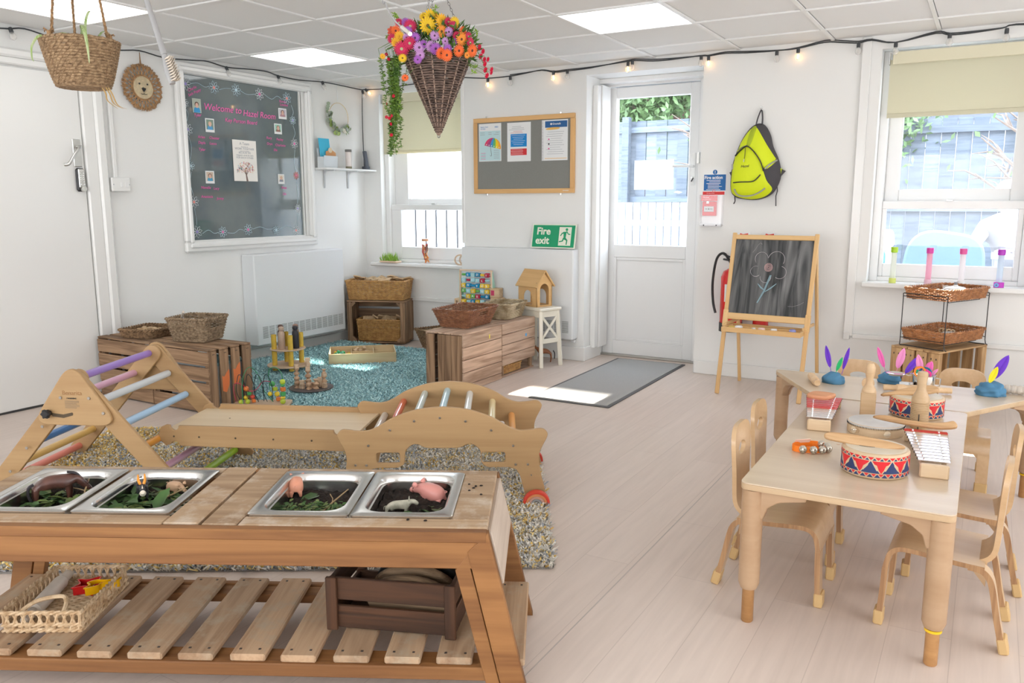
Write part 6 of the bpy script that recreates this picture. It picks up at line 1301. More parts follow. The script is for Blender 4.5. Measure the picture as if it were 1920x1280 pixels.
bulb(XL+.09, 5.85, 2.225, 1, .2, -.8); bulb(XL+.06, 5.84, 2.21, 0, 0, -.3)

# ---------------- hanging flower cone
fc = thing('hanging_flower_basket', 'dark willow cone basket full of bright artificial flowers hanging on chains', 'hanging basket', (-2.215, 3.144, 1.876)); will = M('willow_dark', (.20, .13, .10), .6, var=.6, scale=40, col2=(.07, .045, .035))
bm = bmesh.new(); rows = 34; n_ = 14
for k in range(rows):
    z = .005-.335*k/rows; R_ = .150*(1-k/rows*.965); pts = []
    for i in range(n_*4): a = 2*PI*i/(n_*4); off = math.cos(a*n_/1+PI*k)*.0035; pts.append(((R_+off)*math.cos(a), (R_+off)*math.sin(a), z+random.uniform(-.0015, .0015)))
    if R_ > .006: tube_bm(bm, pts, .0052, 5, True)
O('cone_weave', mesh(bm, True), will, fc)['kind'] = 'stuff'; bm = bmesh.new()
for i in range(n_): a = 2*PI*(i+.5)/n_; tube_bm(bm, [(.156*math.cos(a), .156*math.sin(a), .012), (.080*math.cos(a), .080*math.sin(a), -.165), (.004*math.cos(a), .004*math.sin(a), -.335)], .0035, 5)
O('stakes', mesh(bm, True), M('willow_stake', (.36, .25, .19), .6), fc); tube('tip_loop', [(.007*math.cos(2*PI*i/12), 0, -.338+.008*math.sin(2*PI*i/12)) for i in range(12)], .0022, M('wire_grey', (.35, .34, .33), .4, .8), fc, 5, True)
for i in range(3):
    a = 2*PI*i/3+.5; p0 = Vector((.14*math.cos(a), .14*math.sin(a), .02)); p1 = Vector((.006*math.cos(a), .006*math.sin(a), .355)); bm = bmesh.new(); m_ = 26
    for k in range(m_):
        c_ = p0.lerp(p1, (k+.5)/m_); d_ = (p1-p0).normalized(); u_ = d_.orthogonal().normalized(); v_ = d_.cross(u_); 
        if k % 2: u_ = v_
        tube_bm(bm, [c_+d_*.009*math.cos(2*PI*q/8)+u_*.0045*math.sin(2*PI*q/8) for q in range(8)], .0012, 4, True)
    O('chain', mesh(bm, True), MATS['wire_grey'], fc)
tube('hook', [(0, 0, .355), (0, 0, .372)], .002, MATS['wire_grey'], fc, 6)
fcol = {'y': ((.90, .58, .02), (.16, .06, .02)), 'a': ((.92, .48, .02), (.70, .32, .02)), 'p': ((.40, .12, .52), (.08, .03, .10)), 'l': ((.58, .30, .62), (.10, .04, .08)), 'c': ((.62, .02, .10), (.50, .55, .30)), 'r': ((.60, .08, .03), (.2, .05, .02)), 't': ((.90, .16, .03), (.12, .03, .02)), 'o': ((.92, .32, .04), (.15, .05, .02)), 's': ((.70, .0, .05), (.4, 0, .02))}
fnam = {'y': 'yellow sunflower head', 'a': 'amber flower head', 'p': 'purple flower head', 'l': 'lilac flower head', 'c': 'crimson flower head', 'r': 'rust flower head', 't': 'orange-red flower head', 'o': 'orange flower head', 's': 'small crimson rose'}
def petal_mesh(n, layers, mat, cup=.2):
    bm = bmesh.new()
    for L_ in range(layers):
        f_ = 1-.25*L_; zl = .06*L_
        for i in range(n):
            a = 2*PI*(i+.5*L_)/n; ca_, sa_ = math.cos(a), math.sin(a); wd = PI/n*1.15
            pp = [(.16, -.5*wd*.3, 0), (.6*f_, -wd*.55, cup*.35), (.92*f_, -wd*.4, cup*.3), (1.0*f_, 0, cup*.1), (.92*f_, wd*.4, cup*.3), (.6*f_, wd*.55, cup*.35), (.16, .5*wd*.3, 0)]
            bm.faces.new([bm.verts.new((r*ca_-t_*sa_, r*sa_+t_*ca_, z+zl)) for r, t_, z in pp])
    me = mesh(bm); me.materials.append(mat); return me
PM = {k: petal_mesh(16 if k in 'ya' else 20 if k in 'ploct' else 7, 3 if k == 's' else 2, M('petal_'+k, v[0], .6), .9 if k == 's' else .25) for k, v in fcol.items()}
CMh = {k: lathe([(0, .10), (.16, .09), (.24, .04), (.24, 0)], 12) for k in fcol}
FLW = """0.028,-0.109,0.119,y,0.0276;0.014,-0.066,0.165,y,0.0248;0.117,-0.033,0.136,y,0.0193;0.068,-0.062,0.144,a,0.0221;-0.084,-0.165,0.077,a,0.0165;-0.093,-0.178,0.05,a,0.0165;-0.048,-0.193,-0.021,y,0.0138;-0.013,-0.079,0.163,y,0.0165;-0.169,-0.178,-0.001,a,0.0099;-0.005,-0.159,0.064,p,0.0177;0.024,-0.169,0.02,l,0.0193;0.071,-0.149,0.024,l,0.0177;0.091,-0.142,0.013,p,0.0193;0.074,-0.124,0.071,l,0.0165;0.119,-0.081,0.089,l,0.0154;0.04,-0.159,0.033,p,0.0138;-0.086,-0.114,0.143,p,0.0154;-0.049,-0.147,0.1,p,0.0138;0.032,-0.174,-0.013,l,0.0154;0.022,-0.179,-0.031,p,0.0138;0.134,-0.114,0.013,p,0.0154;0.119,-0.11,0.046,l,0.0121;-0.046,-0.166,0.068,l,0.0121;0.153,-0.083,0.047,p,0.0099;-0.057,-0.187,0.019,c,0.0248;-0.023,-0.174,0.041,c,0.021;-0.05,-0.131,0.121,c,0.0221;-0.123,-0.167,0.07,c,0.0165;-0.132,-0.104,0.15,c,0.0138;-0.143,-0.141,0.108,r,0.0154;-0.119,-0.145,0.107,t,0.0165;0.093,-0.098,0.091,o,0.0193;0.17,-0.06,0.057,o,0.021;0.172,-0.084,0.006,t,0.0199;0.114,-0.133,-0.006,t,0.0188;0.134,-0.121,-0.014,t,0.0199;0.161,-0.036,0.095,t,0.0154;0.21,-0.038,0.01,t,0.021;0.198,-0.06,-0.011,o,0.011;0.024,-0.052,0.171,o,0.0121;-0.048,-0.179,-0.101,t,0.0121;0.096,-0.05,0.138,c,0.0154;0.119,-0.051,0.12,c,0.0154;0.151,-0.069,0.07,c,0.0154;0.185,-0.029,0.073,c,0.0138;0.198,-0.034,0.045,c,0.0154;0.185,0.058,0.042,s,0.0094;0.2,0.063,0.023,s,0.0094;0.193,0.054,0.001,s,0.0099;0.208,0.061,-0.012,s,0.0088;0.222,0.069,-0.012,s,0.0083;0.212,0.059,-0.032,s,0.0094;0.216,0.056,-0.058,s,0.0099;0.24,0.07,-0.056,s,0.0088;0.224,0.056,-0.082,s,0.0099;0.24,0.068,-0.07,s,0.0077;0.144,0.044,0.092,s,0.0094"""
for s in FLW.split(';'):
    a = s.split(','); x, y, z, r = float(a[0]), float(a[1]), float(a[2]), float(a[4]); k = a[3]
    nrm = Vector((x*.8+.25, y-.10, z*.7-.12)).normalized(); q = nrm.to_track_quat('Z', 'Y').to_euler(); f_ = O('flower', PM[k], None, fc, (x, y, z), q, (r*1.42,)*3); f_['label'] = fnam[k]
    if k != 's':
        c_ = CMh[k].copy(); c_.materials.clear(); O('flower_centre', c_, M('centre_'+k, fcol[k][1], .7), f_)
    O('flower_stem', rawmesh(*(lambda p0, p1: ([p0+Vector((.0015, 0, 0)), p0-Vector((.0015, 0, 0)), p1-Vector((.0015, 0, 0)), p1+Vector((.0015, 0, 0)), p0+Vector((0, .002, 0)), p1+Vector((0, .002, 0))], [(0, 1, 2, 3), (1, 4, 5, 2), (4, 0, 3, 5)]))(Vector((x, y, z-.002)), Vector((x*.45, y*.45, -.01))), M('stem_green', (.14, .28, .06), .6)), None, fc)
rn = random.Random(21); V = []; F = []
def leaf3(p, d, l, w_):
    d = d.normalized(); s = d.cross(Vector((rn.gauss(0, .5), rn.gauss(0, .5), 1))).normalized()*w_; k = len(V); n_ = s.cross(d).normalized()*l*.12
    V.extend([p, p+d*l*.4+s+n_*.3, p+d*l, p+d*l*.4-s+n_*.3, p+d*l*.45-n_]); F.extend([(k, k+1, k+4), (k+1, k+2, k+4), (k+2, k+3, k+4), (k+3, k, k+4)])
for i in range(900):
    a = rn.uniform(0, 2*PI); e = rn.uniform(-.25, 1.3); R_ = rn.uniform(.6, 1.0); d = Vector((math.cos(a)*math.cos(e)*.20, math.sin(a)*math.cos(e)*.15, math.sin(e)*.14+.02)); leaf3(d*R_, d+Vector((rn.gauss(0, .08), rn.gauss(0, .08), rn.gauss(0, .06))), rn.uniform(.018, .045), rn.uniform(.004, .009))
O('foliage', rawmesh(V, F, M('foliage_green', (.13, .27, .04), .6, var=.5, scale=12, col2=(.05, .13, .03))), None, fc)['kind'] = 'stuff'
V = []; F = []; stems = bmesh.new()
for k in range(18):
    x0, y0 = -.145+rn.uniform(-.07, .05), -.11+rn.uniform(-.05, .05); L_ = rn.uniform(.22, .43) if k > 3 else .43; pts = [(x0+.05, y0+.03, .08), (x0-.02, y0-.01, .04)]
    for q in range(9): t_ = q/8; pts.append((x0-.015+(-.155-x0+rn.uniform(-.012, .012)+.014*t_+(k-9)*.0045)*t_, y0+(-.13-y0)*t_*.8, .0-t_*L_))
    tube_bm(stems, pts, .0013, 4)
    for q in range(2, len(pts)-1):
        p, p2 = Vector(pts[q]), Vector(pts[q+1])
        for m_ in range(5):
            c_ = p.lerp(p2, m_/5)
            for s in (-1, 1): a = rn.uniform(0, 2*PI); leaf3(c_, Vector((math.cos(a), math.sin(a), rn.uniform(-.4, .6))), rn.uniform(.013, .023), rn.uniform(.0045, .0075))
O('vine_stems', mesh(stems, True), MATS['stem_green'], fc); O('trailing_vine', rawmesh(V, F, M('vine_green', (.22, .36, .05), .55, var=.5, scale=25, col2=(.08, .18, .03))), None, fc)['kind'] = 'stuff'
for i in range(9): tt = rn.random(); O('vine_flower', PM['s'], None, fc, (-.18+.05*rn.random(), -.15, .04-tt*.42), (PI/2, 0, rn.uniform(0, 3)), (.008,)*3)['label'] = 'tiny pink-red vine flower'
for pts in ([(.12, .02, .02), (.17, .05, .03), (.20, .06, -.02), (.225, .06, -.07)], [(.12, .02, .03), (.17, .05, .06), (.19, .055, .04)], [(-.10, -.05, .08), (-.15, -.08, .16), (-.17, -.09, .19)], [(.02, -.05, .12), (.03, -.05, .2)], [(.15, 0, .05), (.20, .02, .10)], [(-.08, -.08, .08), (-.20, -.10, .10)]): tube('sprig', smoothpts(pts, 4), .0016, MATS['stem_green'], fc, 5)
V = []; F = []
for (px_, py_, pz_) in ((-.165, -.09, .19), (-.15, -.085, .175), (.03, -.05, .2), (.02, -.05, .185), (.20, .02, .10), (-.2, -.10, .10), (-.185, -.1, .105), (.16, .03, -.04), (.17, .03, -.07), (.18, .04, -.05)):
    for q in range(6): leaf3(Vector((px_, py_, pz_)), Vector((rn.gauss(0, 1), rn.gauss(0, 1), rn.gauss(.3, .8))), .022, .005)
O('sprig_leaves', rawmesh(V, F, M('sprig_green', (.28, .46, .06), .55)), None, fc)['kind'] = 'stuff'

# ---------------- hanging spider plant basket
hp_ = thing('hanging_plant_basket', 'woven rush basket with a spider plant hanging on three ropes at top left', 'hanging basket', (-2.755, 1.79, 1.632), rad(57)); rush = M('rush_rope', (.48, .33, .19), .85, var=.55, scale=90, col2=(.24, .15, .08)); ropem = M('jute_rope', (.42, .25, .12), .85, var=.5, scale=120)
bm = bmesh.new(); N = 26; turns = 17; pts = []
for k in range(turns):
    z = .005+.148*k/(turns-1); R_ = .080+.040*(k/(turns-1))**.8; bm2 = [((R_+.0012*math.cos(i*2.1))*math.cos(2*PI*i/52), (R_+.0012*math.cos(i*2.1))*math.sin(2*PI*i/52), z+.0015*math.sin(i*2.1+k)) for i in range(52)]; tube_bm(bm, bm2, .0054, 6, True)
for k in range(8): R_ = .006+k*.0098; tube_bm(bm, [(R_*math.cos(2*PI*i/30), R_*math.sin(2*PI*i/30), .003) for i in range(30)], .0055, 5, True)
O('coiled_wall', mesh(bm, True), rush, hp_); bm = bmesh.new()
for k in range(turns*1):
    z = .005+.148*k/(turns-1); R_ = .086+.040*(k/(turns-1))**.8
    for i in range(40): a = 2*PI*(i+.5*(k % 2))/40; tube_bm(bm, [(R_*math.cos(a), R_*math.sin(a), z-.004), ((R_+.0015)*math.cos(a+.03), (R_+.0015)*math.sin(a+.03), z), (R_*math.cos(a+.06), R_*math.sin(a+.06), z+.004)], .0013, 3)
O('stitching', mesh(bm), rush, hp_)['kind'] = 'stuff'; cyl('soil', .112, .01, (0, 0, .115), soilm, hp_)
for (ax, ay, tx, ty) in ((-.088, -.070, -.035, -.03), (.090, -.065, .035, -.03), (-.015, .118, -.01, .04)):
    bm = bmesh.new()
    for ph in range(3):
        P0, P1 = Vector((ax, ay, .11)), Vector((tx, ty, .60)); d = (P1-P0).normalized(); u_ = d.orthogonal().normalized(); v_ = d.cross(u_)
        tube_bm(bm, [P0.lerp(P1, i/90)+(u_*math.cos(i*.75+ph*2.094)+v_*math.sin(i*.75+ph*2.094))*.0026 for i in range(91)], .0027, 4)
    O('rope', mesh(bm, True), ropem, hp_); bm = bmesh.new()
    for i in range(16): a = rn.uniform(0, 2*PI); tube_bm(bm, [(ax*1.02, ay*1.02, .166), (ax*1.02+math.cos(a)*.01, ay*1.02+math.sin(a)*.008, .172), (ax*1.02+math.cos(a)*.016, ay*1.02+math.sin(a)*.012, .168+rn.uniform(-.008, .010))], .0016, 4)
    tube_bm(bm, [(ax*1.0, ay*1.0, .148), (ax*1.02, ay*1.02, .17)], .008, 7); O('rope_knot', mesh(bm, True), ropem, hp_)
tube('ceiling_hook', [(0, 0, .60), (0, 0, .617)], .004, steel, hp_, 6); tube('rope_gather', [(-.035, -.03, .60), (0, 0, .608), (.035, -.03, .60), (-.01, .04, .60)], .004, ropem, hp_, 6)
spg = M('spider_leaf', (.30, .48, .12), .5, var=.6, scale=200, stretch=(1, 1, .02), col2=(.62, .70, .42)); spd = M('spider_dry', (.55, .36, .14), .7)
def strap(pts, w_, m, nm='leaf'):
    P = smoothpts(pts, 7); V_ = []; F_ = []; side = Vector((.86, .5, 0))
    for i, p in enumerate(P):
        t_ = i/(len(P)-1); ww = w_*math.sin(PI*min(1, .25+.75*t_))**.6*(1-.1*t_); T = (P[min(i+1, len(P)-1)]-P[max(i-1, 0)]).normalized(); s = (side-T*side.dot(T)).normalized(); nn_ = s.cross(T)*ww*.35
        V_ += [p-s*ww, p+nn_*-1, p+s*ww]
    for i in range(len(P)-1):
        for q in range(2): F_.append((3*i+q, 3*i+q+1, 3*i+q+4, 3*i+q+3))
    o = O(nm, rawmesh(V_, F_, m, True), None, hp_); return o
strap([(.02, -.03, .12), (.01, -.07, .19), (.015, -.13, .17), (.02, -.15, .12), (.022, -.155, .06)], .0075, spg); strap([(.02, -.02, .12), (.02, -.04, .20), (.035, -.05, .245), (.055, -.06, .235)], .005, spg); strap([(.0, -.02, .12), (-.03, -.05, .165), (-.06, -.08, .16), (-.075, -.10, .145)], .0045, spg)
strap([(.03, -.02, .12), (.06, -.03, .17), (.09, -.03, .155)], .0045, spg); strap([(.03, 0, .12), (.07, 0, .19), (.10, -.01, .18)], .004, spg); strap([(-.05, -.02, .13), (-.11, -.06, .155), (-.14, -.08, .12), (-.145, -.085, .08), (-.14, -.085, .065)], .004, spg); strap([(0, 0, .12), (.01, -.02, .19), (.005, -.03, .20)], .006, spg)
for dx in (0, .012, .02): strap([(.055+dx, -.05, .0), (.065+dx, -.05, -.02), (.07+dx*1.5, -.05, -.045-.6*dx), (.10+dx*1.5, -.05, -.07)], .003, spd, 'dry_root')
# dangling brush and single near bulb
br_ = thing('hanging_brush', 'long thin grey handled brush with pale bristles hanging at top left', 'brush', (-1.238, .964, 1.445)); hgm = M('handle_grey', (.30, .30, .30), .35)
tube('handle', [(-.012, 0, .045), (-.047, -.001, .138), (-.115, -.003, .30), (-.20, -.006, .50)], [.0055, .0045, .0055, .0055], hgm, br_, 10); tube('head', [(.004, .0, -.004), (-.002, 0, .012), (-.012, 0, .045)], [.005, .0075, .005], hgm, br_, 10); bm = bmesh.new()
for i in range(9):
    for j in range(3):
        for q in range(3): bx0 = Vector((.004-.0018*i, -.004+.004*j, .0+.0045*i)); tube_bm(bm, [bx0, bx0+Vector((.016, .001*(q-1)*1.5, .002*(q-1)+.004))], .0009, 3)
O('bristles', mesh(bm), M('bristle', (.62, .55, .46), .7), br_); tube('hanging_string', [(-.20, -.006, .50), (-.22, -.007, .805)], .0015, hgm, br_, 5)
nb2 = thing('pendant_wand_light', 'thin grey wire ending in a small glowing lamp tip in front of the flower basket', 'light', (-.954, 1.266, 1.546)); tube('wire', smoothpts([(.0, 0, 0), (-.014, -.006, .012), (-.028, -.011, .027), (-.042, -.014, .055), (-.05, -.016, .12), (-.05, -.016, .70)], 5), .0016, hgm, nb2, 6); tube('lamp_sleeve', [(-.014, -.006, .012), (.0, 0, 0)], .0036, M('sleeve', (.45, .42, .38), .4), nb2, 8); O('glowing_tip', lathe([(0, -.004), (.0035, -.002), (.0035, .002), (0, .004)], 10), M('tip_glow', (1, .8, .55), .4, emit=4, ecol=(1, .65, .35)), nb2, (.001, .0005, -.001))
# ================================================================== tables and chairs
maple = WOOD('table_laminate', (.62, .48, .34), (.72, .59, .44), .34, .5, 3, .03, coat=.25, mott=.03)
edgew = WOOD('table_edge', (.50, .34, .19), (.66, .48, .30), .5, .6, 3, .05, mott=.03)
legw = WOOD('table_leg', (.44, .27, .15), (.54, .36, .22), .42, .5, 3, .03, mott=.03)
footw = WOOD('leg_foot', (.38, .18, .06), (.56, .30, .12), .45, .8, 4, .05)
yring = M('yellow_ring', (.90, .58, .02), .4)
TH = .44
def table(lab, outline, legs, brackets, rings=()):
    tg = thing('wooden_table', lab, 'table', (0, 0, 0)); cx = sum(p[0] for p in outline)/len(outline); cy = sum(p[1] for p in outline)/len(outline); tg.location = (cx, cy, 0)
    ol = roundpoly([(x-cx, y-cy) for x, y in outline], .028, 6)
    plate('tabletop', [ol], .004, maple, tg, (0, 0, TH-.002), bev=.001); plate('top_core', [ol], .018, edgew, tg, (0, 0, TH-.013), bev=.002)
    for i, ((lx, ly), br_) in enumerate(zip(legs, brackets)):
        lx -= cx; ly -= cy
        lg = O('leg', lathe([(0, .105), (.017, .105), (.024, .108), (.0305, .125), (.031, .34), (.031, TH-.024), (0, TH-.024)], 24), legw, tg, (lx, ly, 0)); O('leg_foot', lathe([(0, 0), (.015, 0), (.0175, .004), (.0175, .106), (0, .106)], 20), footw, lg)
        if i in rings: O('height_ring', lathe([(.017, .098), (.022, .098), (.022, .105), (.017, .105), (.017, .098)], 20), yring, lg)
        for (bx, by) in br_:
            a = math.atan2(by, bx); pr_ = [(0, 0), (.15, 0), (.15, -.012), (.075, -.028), (.045, -.05), (.034, -.085), (0, -.085)]
            plate('bracket', [roundpoly(pr_, [0, .004, .004, .03, .02, 0, 0], 4)], .030, legw, lg, (0, 0, TH-.024), (PI/2, 0, a), bev=.003)
    return tg
table('rectangular pale wooden table nearest the camera carrying drums and xylophones', [(-.568, 2.283), (-.014, 2.295), (-.018, 3.495), (-.572, 3.49)], [(-.536, 2.318), (-.045, 2.330), (-.05, 3.45), (-.54, 3.45)],
      [((1, 0), (0, 1)), ((-1, 0), (0, 1)), ((-1, 0), (0, -1)), ((1, 0), (0, -1))], (1,))
table('pale wooden trapezoid table behind the rectangular one, with blue dough and feathers', [(-.575, 3.507), (-.022, 3.507), (.262, 3.985), (-.852, 3.985)], [(-.545, 3.545), (-.05, 3.545), (.212, 3.945), (-.798, 3.945)],
      [((.5, .2),), ((-.5, .2),), ((-1, 0), (-.55, -.85)), ((1, 0), (.55, -.85))], (2,))
chw = WOOD('bent_ply', (.58, .36, .18), (.72, .50, .29), .32, .5, 3, .03, coat=.35, mott=.04); che = M('ply_edge', (.50, .29, .14), .5, var=.45, scale=130, stretch=(1, .02, .02), col2=(.36, .19, .09)); capw = M('leg_cap', (.66, .44, .20), .5)
def strip_sweep(name, prof, y0, y1, th, mat, parent, wf=None, cr=0):
    """bent sheet: profile in XZ swept between y0 and y1; wf(i) may narrow it"""
    P = [Vector((x, 0, z)) for x, z in prof]; bm = bmesh.new(); rings = []; n_ = len(P)
    for i in range(n_):
        T = (P[min(i+1, n_-1)]-P[max(i-1, 0)]).normalized(); N = Vector((-T.z, 0, T.x))*th/2; a, b_ = (y0, y1) if wf is None else wf(i/(n_-1))
        rings.append([bm.verts.new(P[i]+N+Vector((0, a, 0))), bm.verts.new(P[i]+N+Vector((0, b_, 0))), bm.verts.new(P[i]-N+Vector((0, b_, 0))), bm.verts.new(P[i]-N+Vector((0, a, 0)))])
    for a, b_ in zip(rings, rings[1:]):
        for k in range(4): bm.faces.new((a[k], a[(k+1) % 4], b_[(k+1) % 4], b_[k]))
    bm.faces.new(rings[0][::-1]); bm.faces.new(rings[-1]); bmesh.ops.recalc_face_normals(bm, faces=bm.faces); o = O(name, mesh(bm, True), None, parent); o.data.materials.append(mat); o.data.materials.append(che)
    for p in o.data.polygons:
        if abs(p.normal.y) > .7: p.material_index = 1
    return o
def make_chair(lab):
    tg = thing('child_chair', lab, 'chair', (0, 0, 0), 0, 'small bent plywood chairs')
    sp_ = [(p.x, p.z) for p in smoothpts([(-.10, 0, .236), (-.05, 0, .238), (.0, 0, .241), (.07, 0, .247), (.115, 0, .246), (.138, 0, .228), (.147, 0, .195), (.149, 0, .178)], 4)]
    strip_sweep('seat', sp_, -.130, .130, .014, chw, tg)
    for s in (-1, 1):
        a, b_ = (.086, .1308) if s > 0 else (-.1308, -.086)
        strip_sweep('leg', [(p.x, p.z) for p in smoothpts([(.149, 0, .180), (.152, 0, .10), (.158, 0, .004)], 5)], a, b_, .016, chw, tg)
        strip_sweep('leg', [(p.x, p.z) for p in smoothpts([(-.06, 0, .2345), (-.092, 0, .231), (-.112, 0, .214), (-.124, 0, .18), (-.142, 0, .09), (-.163, 0, .004)], 5)], a, b_, .016, chw, tg)
        for x, t_ in ((.158, 0), (-.161, .22)):
            box('leg_cap', (.026, .050, .046), (x, s*.108, .023), capw, tg, (0, t_, 0), .004)
        plate('glue_block', [[(0, 0), (.05, 0), (.0, -.06)]], .012, chw, tg, (-.105, s*.07, .225), UPX)
    plate('front_apron', [roundpoly([(-.087, .0), (.087, .0), (.087, -.03), (.07, -.008), (-.07, -.008), (-.087, -.03)], .006)], .014, chw, tg, (.149, 0, .187), UPL)
    # backrest: sheet turning up out of the seat, rounded top, oval hand hole
    bp = [(p.x, p.z) for p in smoothpts([(-.072, 0, .233), (-.096, 0, .2405), (-.118, 0, .262), (-.127, 0, .30), (-.131, 0, .38), (-.135, 0, .46), (-.139, 0, .524)], 5)]
    n_ = len(bp); bm = bmesh.new(); L_ = [0]
    for i in range(1, n_): L_.append(L_[-1]+math.hypot(bp[i][0]-bp[i-1][0], bp[i][1]-bp[i-1][1]))
    ol = roundpoly([(0, -.080), (.08, -.082), (.16, -.083), (L_[-1], -.105), (L_[-1], .105), (.16, .083), (.08, .082), (0, .080)], [0, 0, .04, .095, .095, .04, 0, 0], 8)
    hole = [(L_[-1]-.085+.022*math.cos(2*PI*i/20), .042*math.sin(2*PI*i/20)) for i in range(20)]
    me = plate_mesh([ol, hole], .014, 0)
    bm.from_mesh(me); bmesh.ops.triangulate(bm, faces=bm.faces)
    for cut in [L_[-1]*k/22 for k in range(1, 22)]: bmesh.ops.bisect_plane(bm, geom=bm.verts[:]+bm.edges[:]+bm.faces[:], plane_co=(cut, 0, 0), plane_no=(1, 0, 0))
    for v in bm.verts:
        s_ = v.co.x; i = 0
        while i < n_-2 and L_[i+1] < s_: i += 1
        f_ = (s_-L_[i])/max(L_[i+1]-L_[i], 1e-6); x = bp[i][0]+(bp[i+1][0]-bp[i][0])*f_; z = bp[i][1]+(bp[i+1][1]-bp[i][1])*f_
        i2 = min(i+1, n_-1); T = Vector((bp[i2][0]-bp[i][0], bp[i2][1]-bp[i][1])).normalized(); off = v.co.z; cup = -(v.co.y**2)*0.9*min(1, s_/.12)
        v.co = Vector((x+(-T.y)*off-cup*.6, v.co.y, z+T.x*off))
    bmesh.ops.recalc_face_normals(bm, faces=bm.faces); o = O('backrest', mesh(bm, True), chw, tg)
    return tg
labs = ['bent plywood chair at the near left side of the rectangular table', 'bent plywood chair at the far left side of the rectangular table', 'bent plywood chair at the near right side of the rectangular table',
        'bent plywood chair at the far right side of the rectangular table', 'bent plywood chair behind the trapezoid table on the left', 'bent plywood chair behind the trapezoid table on the right']
cpos_ = [(-.525, 2.632, 0, 1), (-.545, 2.955, 0, 1), (-.033, 2.612, PI-.03, 1), (.0, 3.01, PI+.04, 1), (-.495, 4.07, -PI/2, .92), (-.055, 4.07, -PI/2, .92)]
c0 = make_chair(labs[0])
for i, (lab, (x, y, rz, sz)) in enumerate(zip(labs, cpos_)):
    c = c0 if i == 0 else (make_chair(lab) if i == 2 else copytree(c0)); c['label'] = lab; c.location = (x, y, 0); c.rotation_euler = (0, 0, rz); c.scale = (1, 1, sz)

# ================================================================== instruments on the near table
drw = WOOD('drum_wood', (.66, .46, .27), (.78, .60, .40), .4, .8, 3, .03); skin_ = M('drum_skin', (.80, .72, .58), .45, var=.1, scale=12); dred = M('drum_red', (.72, .02, .03), .4); dnav = M('drum_navy', (.02, .04, .14), .4)
def arc_tri(bm, R_, a, w_, z0, z1, up):
    """triangle wrapped on the shell; up = apex at top"""
    n_ = 5; base = [(a-w_/2+w_*i/n_, z0 if up else z1) for i in range(n_+1)]; ap = (a, z1 if up else z0); V_ = [bm.verts.new((R_*math.cos(q), R_*math.sin(q), z)) for q, z in base]; c_ = bm.verts.new((R_*math.cos(ap[0]), R_*math.sin(ap[0]), ap[1]))
    for i in range(n_): bm.faces.new((V_[i], V_[i+1], c_) if up else (V_[i+1], V_[i], c_))
def drum(lab, loc, rz, R_=.094, Hh=.078):
    tg = thing('toy_drum', lab, 'drum', loc, rz, 'wooden toy drums'); O('shell', lathe([(0, .003), (R_*.86, .003), (R_*.88, 0), (R_*.95, .003), (R_, .012), (R_, Hh-.006), (R_-.004, Hh-.001), (R_-.010, Hh), (0, Hh)], 48), drw, tg); O('drum_head', lathe([(0, Hh+.0006), (R_-.010, Hh+.0006), (R_-.010, Hh-.001)], 40), skin_, tg)
    r = R_+.0005; bm = bmesh.new(); bn = bmesh.new(); N = 10; zb, zt = .022, .058
    for i in range(N): a = 2*PI*i/N; arc_tri(bn, r, a, 2*PI/N*.88, zb, zt, True); arc_tri(bm, r, a+PI/N, 2*PI/N*.88, zb, zt, False)
    M_ = N*3
    for i in range(M_):
        a = 2*PI*i/M_; arc_tri(bm, r, a, 2*PI/M_*.86, .0605, .0695, False); arc_tri(bn, r, a+PI/M_, 2*PI/M_*.6, .0600, .0665, True); arc_tri(bn, r, a, 2*PI/M_*.86, .0095, .0195, True); arc_tri(bm, r, a+PI/M_, 2*PI/M_*.7, .0125, .0205, False)
    O('red_print', mesh(bm), dred, tg); O('navy_print', mesh(bn), dnav, tg); tube('printed_swirl', smoothpts([(-.03, .02, Hh+.001), (-.05, 0, Hh+.001), (-.03, -.015, Hh+.001), (.0, -.015, Hh+.001), (.03, .012, Hh+.001)], 5), .0008, inkm, tg, 4)
drum('wooden drum with red and navy triangles nearest the camera', (-.243, 2.577, TH+.0005), .3); drum('wooden drum with red and navy triangles behind the ribbed guiro', (-.187, 3.36, TH+.0005), .1)
driftw = WOOD('drift_wood', (.42, .22, .09), (.66, .42, .22), .5, 1.4, 6, .15, mott=.1)
def shard(name, lab, pts, th, loc, rot, mat=driftw):
    P = [(p.x, p.y) for p in smoothpts([(x, y, 0) for x, y in pts], 4, True)]; o = plate(name, [P], th, mat, None, loc, rot, bev=th*.3); tag(o, lab, 'stick'); return o
shard('wooden_beater', 'flat pointed wooden beater lying on the near drum', [(-.115, .012), (-.06, .018), (.0, .016), (.06, .01), (.105, -.002), (.05, -.018), (.0, -.020), (-.06, -.014), (-.115, -.008)], .014, (-.268, 2.575, TH+.088), (.75, .02, .05))
shard('wooden_beater', 'carved wooden beater lying across the far drum', [(-.10, -.008), (-.04, .008), (.03, .026), (.09, .022), (.10, -.004), (.05, -.014), (-.03, -.012)], .016, (-.215, 3.345, TH+.090), (.55, -.12, .25))
shard('wooden_stick', 'curved wooden stick lying from the tambourine to the right xylophone', [(-.125, .0), (-.09, .012), (-.03, .006), (.04, .004), (.09, .012), (.12, .022), (.13, .0), (.09, -.012), (.03, -.014), (-.05, -.010)], .016, (-.172, 2.985, TH+.064), (.8, .02, .05))
shard('wood_scraper', 'reddish wooden block lying on the left xylophone', [(-.048, -.012), (-.02, .020), (.045, .022), (.05, .006), (.018, -.022), (-.03, -.022)], .018, (-.507, 3.20, TH+.072), (.25, .05, .1), WOOD('red_wood', (.42, .16, .07), (.62, .30, .16), .5))
